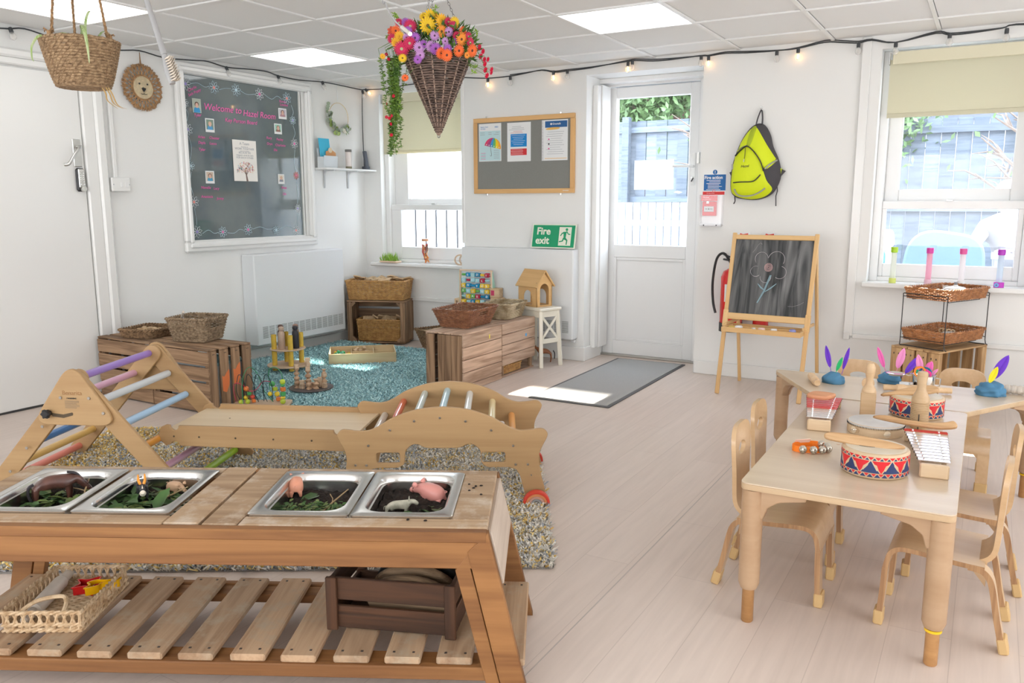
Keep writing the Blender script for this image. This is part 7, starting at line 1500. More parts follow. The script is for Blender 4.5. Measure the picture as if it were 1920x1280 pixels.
tm = thing('tambourine', 'white skinned tambourine with a jingle in its pale rim', 'tambourine', (-.292, 3.035, TH+.0005), 0); O('rim', lathe([(.082, 0), (.090, 0), (.092, .003), (.092, .040), (.084, .040), (.082, 0)], 44), drw, tm); O('skin', lathe([(0, .0405), (.088, .0405), (.0925, .0385), (.0930, .034)], 44), M('tamb_skin', (.72, .70, .68), .5, var=.12, scale=18), tm)
bm = bmesh.new()
for i in range(110): a = 2*PI*i/110; p0 = Vector((.0932*math.cos(a), .0932*math.sin(a), .0295)); tube_bm(bm, [p0, p0+Vector((0, 0, .007))], .0009, 3)
O('staples', mesh(bm), inkm, tm)['kind'] = 'stuff'
for k in range(5):
    a = -1.05+2*PI*k/5; sl = O('jingle_slot', lathe([(0, 0), (.012, 0), (.012, .001), (0, .001)], 16), M('slot_pale', (.80, .66, .48), .5), tm, (.0925*math.cos(a), .0925*math.sin(a), .017), (0, PI/2, a)); O('jingle', lathe([(0, .002), (.006, .003), (.014, .001), (.014, 0), (0, .001)], 18), chrome, tm, (.089*math.cos(a), .089*math.sin(a), .017), (.25, 0, a))
O('finger_hole', lathe([(0, 0), (.0095, 0), (.0095, .0008), (0, .0008)], 18), M('hole_tan', (.55, .38, .22), .6), tm, (.0925*math.cos(-2.15), .0925*math.sin(-2.15), .018), (0, PI/2, -2.15))
redb = M('xylo_red', (.66, .02, .03), .3, coat=.4); silv = M('xylo_bar', (.80, .78, .80), .18, .9)
def xylo(lab, x0, y0, x1, y1, w0, w1, nb_, h0):
    d = Vector((x1-x0, y1-y0)); L_ = d.length; rz = math.atan2(d.y, d.x)-PI/2; tg = thing('xylophone', lab, 'xylophone', (x0, y0, TH+.0005), rz, 'small metal bar xylophones')
    box('end_block', (w0, .018, h0), (0, .009, h0/2), drw, tg, bev=.004); box('end_block', (w1, .018, h0), (0, L_-.009, h0/2), drw, tg, bev=.004)
    for s in (-1, 1):
        a = math.atan2(L_, (w1-w0)/2*.8*s); box('side_rail', (L_-.03, .012, .014), (s*(w0+w1)/4*.72, L_/2, h0-.012), drw, tg, (0, 0, a), .002)
    for i in range(nb_):
        t_ = (i+.6)/nb_; y = .02+(L_-.04)*t_; w_ = w0+(w1-w0)*t_+.006; rd = (i > nb_*.35) if 'left' in lab else (i > nb_*.86)
        b_ = box('metal_bar', (w_, (L_-.04)/nb_*.80, .0035), (0, y, h0+.003), redb if rd else silv, tg, bev=.001); 
        for s in (-1, 1): O('pin', lathe([(0, 0), (.0035, .0), (.0035, .003), (0, .0045)], 8), chrome, tg, (s*w_*.30, y, h0+.004)); box('bar_pad', (.004, .004, .003), (s*w_*.5, y+(L_-.04)/nb_*.42, h0), inkm, tg, bev=0)
xylo('xylophone with silver bars and one red end on the right side of the table', -.083, 2.585, -.135, 2.985, .078, .125, 11, .042); xylo('xylophone with mostly red bars on the left side of the table', -.466, 2.945, -.512, 3.33, .078, .125, 12, .040)
bl2 = thing('wrist_bells', 'orange strap of round silver bells on the near left of the table', 'bells', (-.452, 2.70, TH+.001), .15); org = M('orange_strap', (.95, .22, .01), .5); pth = [(-.052, -.02), (-.035, -.038), (.0, -.035), (.04, -.02), (.055, .01), (.04, .035), (.01, .045), (-.02, .03), (-.045, .005)]
P = smoothpts([(x, y, 0) for x, y in pth], 5, True); bm = bmesh.new(); n_ = len(P); rr = []
for z, off in ((0, 0), (.020, 0), (.020, .004), (0, .004)): rr.append([bm.verts.new((p.x*(1-off*12), p.y*(1-off*12), z)) for p in P])
for k in range(4):
    for i in range(n_): bm.faces.new((rr[k][i], rr[k][(i+1) % n_], rr[(k+1) % 4][(i+1) % n_], rr[(k+1) % 4][i]))
bmesh.ops.recalc_face_normals(bm, faces=bm.faces); O('strap', mesh(bm, True), org, bl2); box('clear_tab', (.055, .002, .016), (-.022, .022, .022), M('tab_peach', (.92, .60, .48), .3), bl2, (.5, 0, .55)); bs = M('bell_silver', (.62, .58, .50), .3, .8)
for (x, y) in ((-.018, -.044), (.014, -.040), (.040, -.028), (.058, -.005), (.054, .022), (.036, .040)):
    b_ = O('bell', lathe([(.0125*math.sin(PI*i/10), -.0125*math.cos(PI*i/10)) for i in range(11)], 18), bs, bl2, (x, y, .0128)); 
    for r_ in (.7, -.7): box('bell_slit', (.020, .0012, .0012), (0, -.0115, 0), inkm, b_, (0, r_, 0), 0)
turn = WOOD('turned_beech', (.58, .38, .20), (.72, .52, .32), .45, 1, 4, .03)
tg = thing('wooden_clapper', 'square bodied wooden shaker with a rounded handle standing upright', 'shaker', (-.348, 3.285, TH), .1); box('body', (.054, .050, .088), (0, 0, .044), turn, tg, bev=.003); O('handle', lathe([(0, .088), (.026, .088), (.024, .10), (.013, .118), (.012, .135), (.017, .160), (.018, .182), (.012, .198), (0, .203)], 24), turn, tg)
tg = thing('ribbed_guiro', 'ribbed wooden guiro with a slot standing upright in front of the far drum', 'guiro', (-.165, 3.175, TH)); pr_ = [(0, 0), (.027, 0)]
for i in range(14): z = .006+i*.0062; pr_ += [(.030, z), (.030, z+.004), (.0275, z+.0045), (.0275, z+.0062)]
pr_ += [(.030, .095), (.029, .110), (.019, .130), (.0145, .145), (.015, .165), (.018, .185), (.0175, .200), (.015, .204), (0, .206)]; O('body', lathe(pr_, 28), turn, tg); box('slot', (.003, .004, .055), (.0, -.0285, .028), inkm, tg, bev=0)
tg = thing('table_sticker', 'tiny round sticker mark on the near table top', 'sticker', (-.38, 2.815, TH+.0004)); O('mark', lathe([(0, 0), (.006, 0), (.006, .0004), (0, .0004)], 14), M('sticker_tan', (.66, .46, .30), .5), tg)

# ================================================================== trapezoid table: dough, feathers, rollers
dough = M('blue_dough', (.085, .24, .40), .85, bump=.5, scale=22, dist=.006)
def doughlump(lab, loc, sx, sy, sz, seed):
    rs = random.Random(seed); bm = bmesh.new(); bmesh.ops.create_icosphere(bm, subdivisions=4, radius=1); K = [(rs.uniform(1.5, 4), Vector((rs.gauss(0, 1), rs.gauss(0, 1), rs.gauss(0, 1))).normalized(), rs.uniform(0, 6)) for _ in range(7)]
    for v in bm.verts:
        d = v.co.normalized(); q = 1+sum(math.sin(f*3*d.dot(u)+p) for f, u, p in K)*.035; q -= .10*max(0, 1-abs(d.dot(K[0][1]))*7); z = d.z*q*sz*1.15; v.co = Vector((d.x*q*sx*.95, d.y*q*sy*.95, max(z, -sz*.45)+sz*.45))
    tg = tag(O('play_dough', mesh(bm, 'all'), dough, None, loc), lab, 'play dough')
    tg['group'] = 'lumps of blue dough'; return tg
doughlump('lump of blue dough at the left of the trapezoid table, holding purple and green feathers', (-.552, 3.80, TH), .052, .042, .030, 1); doughlump('lump of blue dough behind the steel tins, holding pink feathers', (-.335, 3.925, TH), .050, .042, .030, 2); doughlump('lump of blue dough at the right of the trapezoid table, holding purple and yellow feathers', (.055, 3.875, TH), .058, .05, .036, 4)
def feather(lab, p0, p1, w_, c, nm):
    p0, p1 = Vector(p0), Vector(p1); d = p1-p0; L_ = d.length; m = M('feather_'+nm, c, .7); Z_ = d.normalized(); X_ = Vector((0, -1, 0)).cross(Z_).normalized()*-1; Y_ = Z_.cross(X_); tg = thing('feather', lab, 'feather', p0); tg.rotation_euler = Matrix((X_, Y_, Z_)).transposed().to_euler(); w_ *= 1.15
    tube('quill', [(0, 0, 0), (.002, 0, L_*.5), (0, 0, L_*.97)], [.0012, .001, .0004], m, tg, 5); P = []; n_ = 12
    V_ = []; F_ = []
    for s in (-1, 1):
        for i in range(n_+1):
            t_ = .2+.8*i/n_; ww = w_*math.sin(PI*min(1, (t_-.2)/.8*.86+.14))**.7*(1 if i < n_ else 0); k = len(V_); V_ += [(0, .0004, L_*t_), (s*ww*.5, -.003, L_*t_+.003), (s*ww, -.001, L_*t_+.008)]
            if i: 
                for q2 in (0, 1): F_.append((k-3+q2, k-2+q2, k+1+q2, k+q2))
    me = rawmesh(V_, F_, m, True); O('vane', me, None, tg); return tg
PUR, GRN, PNK, YEL = (.16, .04, .60), (.02, .50, .16), (.90, .16, .50), (.90, .80, .02)
feather('tall purple feather on the left of the left blue dough', (-.563, 3.80, TH+.045), (-.592, 3.81, TH+.158), .010, PUR, 'purple'); feather('green feather in the middle of the left blue dough', (-.545, 3.79, TH+.042), (-.522, 3.80, TH+.112), .008, GRN, 'green'); feather('purple feather on the right of the left blue dough', (-.52, 3.805, TH+.040), (-.498, 3.82, TH+.155), .008, PUR, 'purple')
feather('pink feather leaning left from the middle blue dough', (-.353, 3.93, TH+.045), (-.392, 3.94, TH+.148), .010, PNK, 'pink'); feather('broad pink feather standing in the middle blue dough', (-.312, 3.93, TH+.045), (-.288, 3.94, TH+.152), .014, (.92, .32, .62), 'lightpink'); feather('purple feather between the pink feathers and the steel pot', (-.285, 3.90, TH+.035), (-.225, 3.93, TH+.125), .012, PUR, 'purple')
feather('purple feather leaning right in the right blue dough', (.048, 3.875, TH+.045), (.105, 3.89, TH+.165), .017, PUR, 'purple'); feather('yellow feather in front of the purple one in the right blue dough', (.042, 3.855, TH+.038), (.070, 3.86, TH+.118), .011, YEL, 'yellow')
pot = thing('steel_pot', 'small steel measuring pot with a side handle full of feathers and rings', 'pot', (-.192, 3.815, TH)); O('body', lathe([(0, .002), (.040, .002), (.042, .006), (.043, .070), (.046, .073), (.044, .074), (.041, .070), (.040, .008), (0, .006)], 32), chrome, pot); tube('handle', [(.043, 0, .062), (.062, -.004, .060), (.060, -.004, .03), (.043, 0, .022)], .003, chrome, pot, 6); plate('spout', [[(-.012, 0), (.012, 0), (0, .016)]], .003, chrome, pot, (-.050, 0, .070))
for i, (dx, dy, dz, w_, c, nm, lab) in enumerate(((-.030, .02, .085, .012, (.92, .32, .62), 'lightpink', 'tall pink feather leaning left in the steel pot'), (.012, .02, .055, .010, (.92, .16, .50), 'pink', 'short pink feather in the middle of the steel pot'), (.022, .01, .062, .012, PNK, 'pink', 'pink feather on the right of the steel pot'), (.045, 0, .035, .006, (.92, .32, .62), 'lightpink', 'small pink feather over the right rim of the steel pot'))):
    feather(lab, (-.192+dx*.3, 3.81+dy*.3, TH+.06), (-.192+dx, 3.81+dy, TH+.062+dz), w_, c, nm)
for (x, z, r, c, lab, a) in ((-.016, .088, .024, (.90, .24, .02), 'orange ring standing in the steel pot', .2), (.004, .083, .026, (.0, .20, .32), 'dark teal ring at the front of the steel pot', -.3), (.012, .080, .017, (.90, .04, .30), 'magenta ring behind the teal one in the steel pot', 0), (-.030, .086, .009, (.0, .50, .28), 'small green ring at the left of the steel pot', 0)):
    tag(O('plastic_ring', lathe([(r-.007, -.003), (r, -.003), (r, .003), (r-.007, .003), (r-.007, -.003)], 22), M('ring_%d' % int(r*1000), c, .35), None, (-.192+x, 3.785+.012*(c[0] < .5), TH+z), (PI/2, .1, a)), lab, 'ring')
tin = thing('steel_dish', 'shallow round steel dish resting on a clear jar in front of the middle dough', 'dish', (-.305, 3.845, TH+.052)); O('bowl', lathe([(0, 0), (.032, .002), (.037, .009), (.040, .010), (.037, .011), (.030, .005), (0, .004)], 32), chrome, tin); tube('handle', [(.037, 0, .008), (.05, 0, .004), (.062, 0, .006)], .0022, chrome, tin, 6)
jar = thing('clear_jar', 'little clear jar lying on its side before the steel pot', 'jar', (-.262, 3.785, TH+.020)); jar.rotation_euler = (0, PI/2, .1); O('jar_wall', lathe([(0, -.022), (.017, -.022), (.019, -.018), (.019, .014), (.015, .018), (.015, .024), (.017, .024)], 20), acr, jar); O('jar_lid', lathe([(.012, .018), (.019, .018), (.019, .026), (0, .026)], 20), chrome, jar)
pinw = WOOD('roller_wood', (.60, .38, .20), (.76, .55, .34), .45, 1, 3, .02)
def roller(lab, p0, p1, r, ridges, pale=False):
    p0, p1 = Vector(p0), Vector(p1); d = p1-p0; L_ = d.length; tg = tag(O('textured_roller', lathe([(0, 0), (r*.72, 0), (r*.75, .002), (r*.75, L_*.18), (r, L_*.2)]+[q for i in range(ridges) for q in ((r, L_*(.2+.6*i/ridges)), (r, L_*(.2+.6*(i+.55)/ridges)), (r*.88, L_*(.2+.6*(i+.6)/ridges)), (r*.88, L_*(.2+.6*(i+.95)/ridges)))]+[(r, L_*.8), (r*.75, L_*.82), (r*.75, L_-.002), (r*.72, L_), (0, L_)], 20), pinm if pale else pinw, None, p0, d.to_track_quat('Z', 'Y').to_euler()), lab, 'rolling pin'); return tg
roller('ridged wooden roller at the left end of the trapezoid table, beside the dough', (-.598, 3.675, TH+.018), (-.655, 3.83, TH+.018), .018, 6); roller('wooden roller lying behind the far drum', (-.34, 3.735, TH+.017), (-.085, 3.80, TH+.017), .0165, 3); roller('ridged wooden roller behind the right blue dough, running out to the right', (.055, 3.955, TH+.02), (.235, 3.925, TH+.02), .0185, 5, True)
tg = thing('round_stamper', 'round wooden stamper partly hidden behind the upright clapper', 'toy', (-.402, 3.745, TH)); O('disc', lathe([(0, -.012), (.024, -.012), (.026, 0), (.024, .012), (0, .012)], 24), pinw, tg, (0, 0, .026), (PI/2, 0, 0))

# ================================================================== easel
ew = WOOD('easel_wood', (.66, .38, .14), (.80, .54, .26), .45, .6, 3, .03, mott=.05); EA = -rad(12.6)
es = thing('chalkboard_easel', 'wooden easel with a chalkboard showing a chalk flower', 'easel', (-1.203, 5.165, 0), rad(-3.5)); ch_, sh_ = math.cos(-EA), math.sin(-EA)
def EF(nm, sx, sy, sl, x, s0, m=ew, off=0., bev=.003, rz=0, grain=True):
    """piece on the leaning front frame; s0 = distance up the frame of its centre"""
    y = s0*sh_+off*ch_; z = s0*ch_-off*sh_
    if sl > sx: return O(nm, boxmesh(sl, sy, sx, m, bev), None, es, (x, y, z), (Matrix.Rotation(EA, 3, 'X') @ Matrix.Rotation(PI/2+rz, 3, 'Y')).to_euler())
    return O(nm, boxmesh(sx, sy, sl, m, bev), None, es, (x, y, z), (EA, 0, 0))
Ltop = 1.062
for s in (-1, 1): EF('front_leg', .026, .018, Ltop, s*.261, Ltop/2, rz=-s*.010*0); EF('joint_plate', .032, .022, .11, s*.261, .50)
EF('top_rail', .50, .018, .030, 0, 1.035); EF('lower_rail', .50, .018, .042, 0, .515)
cbm, t, b = newmat('chalkboard'); L = t.links.new
tcn = t.nodes.new('ShaderNodeTexCoord'); mpn = t.nodes.new('ShaderNodeMapping'); mpn.inputs['Scale'].default_value = (16, 1, 1.8); L(tcn.outputs['Object'], mpn.inputs[0]); nz = t.nodes.new('ShaderNodeTexNoise'); nz.inputs['Scale'].default_value = 1.0; nz.inputs['Detail'].default_value = 4; nz.inputs['Distortion'].default_value = 1.2; L(mpn.outputs[0], nz.inputs['Vector'])
crn = t.nodes.new('ShaderNodeValToRGB'); crn.color_ramp.elements[0].position = .42; crn.color_ramp.elements[1].position = .78; crn.color_ramp.elements[0].color = (.035, .038, .040, 1); crn.color_ramp.elements[1].color = (.26, .26, .26, 1); L(nz.outputs['Fac'], crn.inputs[0]); L(crn.outputs[0], b.inputs['Base Color']); b.inputs['Roughness'].default_value = .75; MATS['chalkboard'] = cbm
EF('chalkboard', .498, .006, .482, 0, .778, cbm, .002, 0)
chk, chp, chb = M('chalk_white', (.62, .58, .60), .95), M('chalk_pink', (.70, .50, .50), .95), M('chalk_blue', (.36, .52, .58), .95)
def chalk(nm, pts, m, w_=.0035):
    P = []
    for x, s0 in pts: P.append((x, s0*sh_-.004*ch_, s0*ch_+.004*sh_))
    tube(nm, P, w_, m, es, 5, flat=.4)
def lobe(cx, cs, r, a0, a1): return [(cx+r*math.cos(a0+(a1-a0)*i/14), cs+r*math.sin(a0+(a1-a0)*i/14)) for i in range(15)]
fx, fs = -.018, .842
for (dx, ds, r, a0, a1) in ((-.050, .055, .042, .1, PI+.7), (.045, .052, .052, -.5, PI-.25), (.075, -.030, .040, -2.2, 1.35), (-.012, -.065, .034, PI*.95, 2*PI+.35), (-.078, -.028, .034, PI*.42, PI*1.75)): chalk('chalk_petal', lobe(fx+dx, fs+ds, r, a0, a1), chk, .003)
for r in (.006, .013, .020, .026): chalk('chalk_centre', lobe(fx, fs, r, 0, 2*PI), chp, .0042)
for k in range(3): chalk('chalk_stem', [(fx+.024-.004*k, fs-.05), (fx+.008-.004*k, fs-.10), (fx-.008-.004*k, fs-.155), (fx-.045-.002*k, fs-.232)], chb, .005)
for k in range(3): chalk('chalk_leaf', [(fx-.006, fs-.150), (fx-.035, fs-.135+.004*k), (fx-.056, fs-.108)], chb, .0042); chalk('chalk_leaf', [(fx-.006, fs-.158), (fx+.03, fs-.135+.004*k), (fx+.062, fs-.102)], chb, .0042)
chalk('chalk_scribble', [(-.13, .935), (-.115, .955), (-.10, .985), (-.085, 1.0), (-.075, .99)], chk, .0012); chalk('chalk_scribble', [(.13, .60), (.16, .60), (.20, .615), (.225, .632)], chk, .0012)
# rear legs and brace, tray
for s in (-1, 1):
    p0, p1 = Vector((s*.255, .235, 1.02)), Vector((s*.262+.0, .46, 0)); d = p1-p0; O('rear_leg', boxmesh(d.length, .018, .028, ew, .003), None, es, (p0+p1)/2, d.to_track_quat('X', 'Z').to_euler()); box('side_stay', (.26, .012, .02), (s*.245, .20, .455), ew, es, (0, 0, PI/2))
box('rear_rail', (.50, .018, .03), (0, .27, .86), ew, es); box('tray_front', (.50, .012, .032), (0, .005, .428), ew, es); box('tray_back', (.50, .012, .032), (0, .20, .428), ew, es); box('tray_floor', (.49, .19, .006), (0, .10, .416), ew, es); box('tray_divider', (.49, .008, .02), (0, .12, .43), ew, es)
for s in (-1, 1): box('tray_end', (.19, .012, .03), (s*.243, .10, .428), ew, es, (0, 0, PI/2))
for s in (-1, 1):
    for s0 in (.46, .54): EF('screw', .006, .004, .006, s*.261, s0, M('brass', (.70, .50, .18), .3, .9), -.011, .001)
for i, (x, c, r) in enumerate(((-.19, (.72, .52, .12), .016), (-.145, (.80, .80, .80), .022), (-.05, (.82, .80, .80), .014), (.0, (.85, .62, .58), .018), (.075, (.80, .78, .76), .018), (.19, (.32, .34, .68), .022))):
    tag(O('chalk_egg', lathe([(0, -r*.6), (r*.8, -r*.4), (r, 0), (r*.75, r*.45), (0, r*.6)], 14), M('egg_%d' % i, c, .8), None, (-1.203+x, 5.21-.0*i+.012*(-x), .432+r*.5), (0, 0, i), (1.35, 1, 1)), ['mustard', 'white', 'small white', 'pale pink', 'off-white', 'blue violet'][i]+' rounded chalk in the easel tray', 'chalk', 'chalks in the easel tray')
# extinguishers and signs behind the easel
exr = M('extinguisher_red', (.70, .02, .02), .25, coat=.5)
for i, (x, r, hh, lab) in enumerate(((-1.52, .078, .60, 'red fire extinguisher with a black hose behind the left easel leg'), (-1.315, .052, .46, 'smaller red fire extinguisher standing behind the middle of the easel'))):
    tg = thing('fire_extinguisher', lab, 'fire extinguisher', (x, YB-.10, (.345, .385)[i])); hh = (.44, .42)[i]; box('wall_bracket', (.04, .05, .03), (0, .085, hh*.7), blackp, tg); O('cylinder', lathe([(0, .01), (r*.9, .01), (r, .02), (r, hh*.86), (r*.8, hh*.95), (r*.3, hh), (0, hh)], 28), exr, tg); O('base_ring', lathe([(0, 0), (r*1.02, 0), (r*1.02, .06 if i == 0 else .02), (r*1.01, .062 if i == 0 else .02)], 28), blackp, tg)
    O('valve', lathe([(0, hh-.01), (.016, hh-.01), (.016, hh+.04), (0, hh+.04)], 12), blackp, tg); box('lever', (.10, .02, .012), (-.02, 0, hh+.05), blackp, tg, (0, .2, 0)); box('lever', (.10, .02, .010), (-.02, 0, hh+.075), blackp, tg, (0, .35, 0))
    if i == 0: tube('hose', smoothpts([(-.01, -.01, hh+.03), (-.06, -.02, hh+.10), (-.11, -.02, hh+.06), (-.135, -.01, hh-.10), (-.13, 0, hh-.24), (-.11, .0, hh-.32)], 6), .009, blackp, tg, 8); box('label', (.06, .002, .12), (0, -r-.001, hh*.62), paper, tg, bev=0)
for x, lab in ((-1.485, 'red and white extinguisher sign on the wall above the easel, left one'), (-1.31, 'red and white extinguisher sign on the wall above the easel, right one')):
    tg = thing('safety_sign', lab, 'sign', (x, YB, .83)); box('plate', (.10, .003, .20), (0, -.003, .10), whp, tg, bev=0); box('red_panel', (.085, .001, .13), (0, -.005, .075), Rs, tg, bev=0); plate('flash', [roundpoly([(-.03, .163), (.035, .163), (.035, .192), (.0, .185), (-.02, .192)], .003)], .001, Rs, tg, (0, -.005, 0), UPX)

# ================================================================== wire rack on a crate under the right window
RY = 62; rc = (-.207, 5.470); cs_ = thing('apple_crate', 'brown slatted apple crate standing under the right window with the wicker rack on it', 'crate', (rc[0], rc[1], 0), rad(RY)); Wc, Dc, Hc = .50, .305, .388; cr3 = WOOD('crate_honey', (.30, .16, .06), (.62, .40, .20), .7, 1, 6, .25, mott=.25)
for k in range(3): box('top_slat', (Wc, .094, .011), (0, -Dc/2+.051+k*.1015, Hc-.0055), cr3, cs_); box('bottom_slat', (Wc, .094, .011), (0, -Dc/2+.051+k*.1015, .006), cr3, cs_)
for s in (-1, 1):
    for k in range(4):
        box('end_slat', (Hc-.024, .062, .012), (s*(Wc/2-.006), -Dc/2+.036+k*.0775, Hc/2), cr3, cs_, (0, PI/2, 0), .002)
        for q in (-.015, .015): box('nail', (.002, .006, .010), (s*(Wc/2+.0005), -Dc/2+.036+k*.0775+q, Hc-.045), nailm, cs_, bev=0)
for k in range(4): box('back_slat', (Hc-.024, .010, .095), (-Wc/2+.07+k*.12, Dc/2-.006, Hc/2), cr3, cs_, (PI/2, PI/2, 0), .002)
for sx in (-1, 1):
    for sy in (-1, 1): box('corner_post', (Hc-.026, .028, .028), (sx*(Wc/2-.027), sy*(Dc/2-.022), Hc/2), cr3, cs_, (0, PI/2, 0), .002)
wrk = thing('wire_rack', 'black wire rack holding two wicker trays on the crate under the window', 'rack', (rc[0]+.012, rc[1]+.0, .389), rad(RY)); bwm = M('black_wire_rack', (.03, .03, .03), .4)
for s in (-1, 1): tube('end_frame', roundp := smoothpts([(s*.215, -.135, .004), (s*.215, .10, .004), (s*.215, .135, .004), (s*.215, .135, .04), (s*.215, .135, .28), (s*.215, .135, .31), (s*.215, .10, .312), (s*.215, -.10, .312), (s*.215, -.135, .31), (s*.215, -.135, .28), (s*.215, -.135, .03)], 4, True), .003, bwm, wrk, 6)
for z in (.028, .275):
    for y in (-.11, .11): tube('cross_wire', [(-.215, y, z+.02), (-.18, y, z+.02), (-.16, y, z), (.16, y, z), (.18, y, z+.02), (.215, y, z+.02)], .0026, bwm, wrk, 6)
    for s in (-1, 1): tube('hook_wire', [(s*.215, -.135, z+.02), (s*.215, -.11, z+.02), (s*.215, .11, z+.02), (s*.215, .135, z+.02)], .0022, bwm, wrk, 6)
for z, lab, tl in ((.032, 'lower orange-brown wicker tray of the wire rack holding white lids', .0), (.279, 'upper orange-brown wicker tray of the wire rack holding a white dish', .0)):
    t_ = bsk('wicker_tray', lab, (rc[0]+.012, rc[1], .389+z), rad(RY), .40, .26, .062, .012, 7, 50, .0042, wick_o, handles=False)
dish = thing('white_dish', 'white lidded dish in the upper wicker tray', 'dish', (rc[0]+.055, rc[1]+.03, .389+.295)); O('lid', lathe([(0, .045), (.012, .045), (.014, .038), (.05, .030), (.066, .020), (.068, .014), (.05, 0), (0, 0)], 28), whp, dish, (0, 0, .02)); O('lid_knob', lathe([(0, .06), (.010, .06), (.008, .045), (0, .045)], 12), M('knob_grey', (.25, .26, .28), .4), dish, (0, 0, .02))
tag(plate('metal_plate', [roundpoly(rect(.10, .07), .02)], .006, chrome, None, (rc[0]-.03, rc[1]-.05, .389+.305), (.1, .1, .6), bev=.002), 'oval metal plate beside the white dish in the upper wicker tray', 'plate')
for i, (x, y) in enumerate(((-.03, -.08), (.055, -.02))): tag(O('white_saucer', lathe([(0, .014), (.04, .012), (.052, .004), (.052, 0), (0, 0)], 26), whp, None, (rc[0]+x, rc[1]+y, .389+.062+.004*i), (.08, .05, 0)), ['left', 'right'][i]+' round white lid in the lower wicker tray', 'lid')
for i in range(4): tag(O('wooden_peg_ring', lathe([(.010, -.004), (.017, -.004), (.017, .004), (.010, .004), (.010, -.004)], 14), blockw, None, (rc[0]+.0+.02*i, rc[1]+.07-.012*i, .389+.075), (.9, .4*i, 0)), 'small wooden ring at the back of the lower wicker tray', 'ring', 'wooden rings in the lower wicker tray')

# ================================================================== stool, toy house, abacus
cream = M('cream_paint', (.82, .78, .66), .4, coat=.2); st = thing('white_stool', 'small cream stool with a crossed end frame beside the plank crate', 'stool', (-2.955, 5.475, 0), rad(-20)); 
box('top', (.30, .22, .022), (0, 0, .441), cream, st, bev=.005)
for sx in (-1, 1):
    for sy in (-1, 1): 
        p0, p1 = Vector((sx*.125, sy*.085, .43)), Vector((sx*.148, sy*.10, 0)); d = p1-p0; O('leg', boxmesh(d.length, .028, .030, cream, .003), None, st, (p0+p1)/2, d.to_track_quat('X', 'Z').to_euler())
    box('end_rail', (.16, .018, .045), (sx*.127, 0, .405), cream, st, (0, 0, PI/2)); box('end_rail', (.17, .018, .035), (sx*.134, 0, .20), cream, st, (0, 0, PI/2))
    for q in (-1, 1): box('cross_brace', (.225, .010, .020), (sx*.131, 0, .302), cream, st, (Matrix.Rotation(q*rad(48), 3, 'X') @ Matrix.Rotation(PI/2, 3, 'Z')).to_euler())
for sy in (-1, 1): box('side_rail', (.24, .018, .05), (0, sy*.088, .405), cream, st)
th_ = thing('toy_house', 'wooden toy house with arched openings standing on the white stool', 'toy', (-2.995, 5.50, .452), rad(-20)); hw = WOOD('house_ply', (.62, .36, .14), (.78, .50, .22), .45, .7, 3, .04)
Wh, Dh, Hw, Hr = .215, .155, .165, .265
def arch_(cx, w_, h, b_=.012): return [(cx-w_/2, b_), (cx+w_/2, b_), (cx+w_/2, h-w_/2)]+[(cx+w_/2*math.cos(PI*i/10), h-w_/2+w_/2*math.sin(PI*i/10)) for i in range(1, 10)]+[(cx-w_/2, h-w_/2)]
for s in (-1, 1):
    plate('long_wall', [rect(Wh, Hw, 0, Hw/2), arch_(-.0, .10, .125)], .008, hw, th_, (0, s*(Dh/2-.004), 0), UPX); plate('gable_wall', [[(-Dh/2, 0), (Dh/2, 0), (Dh/2, Hw), (0, Hr-.012), (-Dh/2, Hw)], arch_(0, .092, .175)], .008, hw, th_, (s*(Wh/2-.004), 0, 0), UPL)
    sl_ = math.hypot(Dh/2+.022, Hr-Hw+.022); O('roof', boxmesh(Wh+.03, sl_, .009, hw, .001), None, th_, (0, s*(Dh/4+.008), (Hw+Hr)/2-.002), (-s*math.atan2(Hr-Hw, Dh/2), 0, 0))
    for x in (-.10, .10): cyl('screw', .003, .002, (x, s*(Dh/2-.004), Hw+.018), holem, th_, (-s*math.atan2(Hr-Hw, Dh/2), 0, 0), 8, .0003)
box('floor_board', (Wh, Dh, .008), (0, 0, .004), hw, th_)
ab_ = thing('abacus', 'wooden alphabet abacus of coloured lettered beads on the heater side shelf', 'abacus', (-3.585, 5.575, .395), rad(2)); ab_['label'] = 'wooden alphabet abacus with rows of coloured lettered beads'
for s in (-1, 1): box('side_post', (.30, .012, .018), (s*.148, 0, .15), discw, ab_, (0, PI/2+.0, 0)); plate('side_panel', [[(0, 0), (.095, 0), (.008, .295), (0, .295)]], .006, M('mint_panel', (.46, .74, .62), .5), ab_, (s*.156, -.005, .0), UPL)
box('top_rail', (.30, .014, .012), (0, 0, .297), discw, ab_); box('bottom_rail', (.31, .02, .014), (0, 0, .007), discw, ab_); letters = 'ABCDEFGHIJKLMNOPQRSTUVWXYZABCDEFGHIJ'; bcol = [(.12, .40, .08), (.0, .28, .55), (.36, .66, .72), (.0, .22, .42), (.90, .62, .05), (.50, .02, .07)]
for r in range(6):
    z = .262-.044*r; tube('rod', [(-.145, 0, z), (.145, 0, z)], .0022, pinm, ab_, 6)
    for c in range(6):
        k = (r*2+c*(1+r % 2)+(r*c) % 3) % 6; x = -.112+.044*c; flat_ = (r*5+c*3) % 4 == 0; m = M('abac_%d' % k, bcol[k], .4); bd = box('bead', (.040, .012 if flat_ else .030, .018 if flat_ else .032), (x, 0, z), m, ab_, (.2*((r+c) % 3-1), 0, 0), .003)
        if not flat_: text('bead_letter', letters[r*6+c], .024, whp, bd, (-.008, -.0154, -.008), UPX, .0002, off=.0006)
tbk = thing('toy_base_shelf', 'low wooden box behind the crates carrying the abacus', 'shelf', (-3.56, 5.545, 0)); box('body', (.46, .17, .38), (0, 0, .19), crp, tbk); box('top', (.48, .18, .014), (0, 0, .387), crp, tbk)
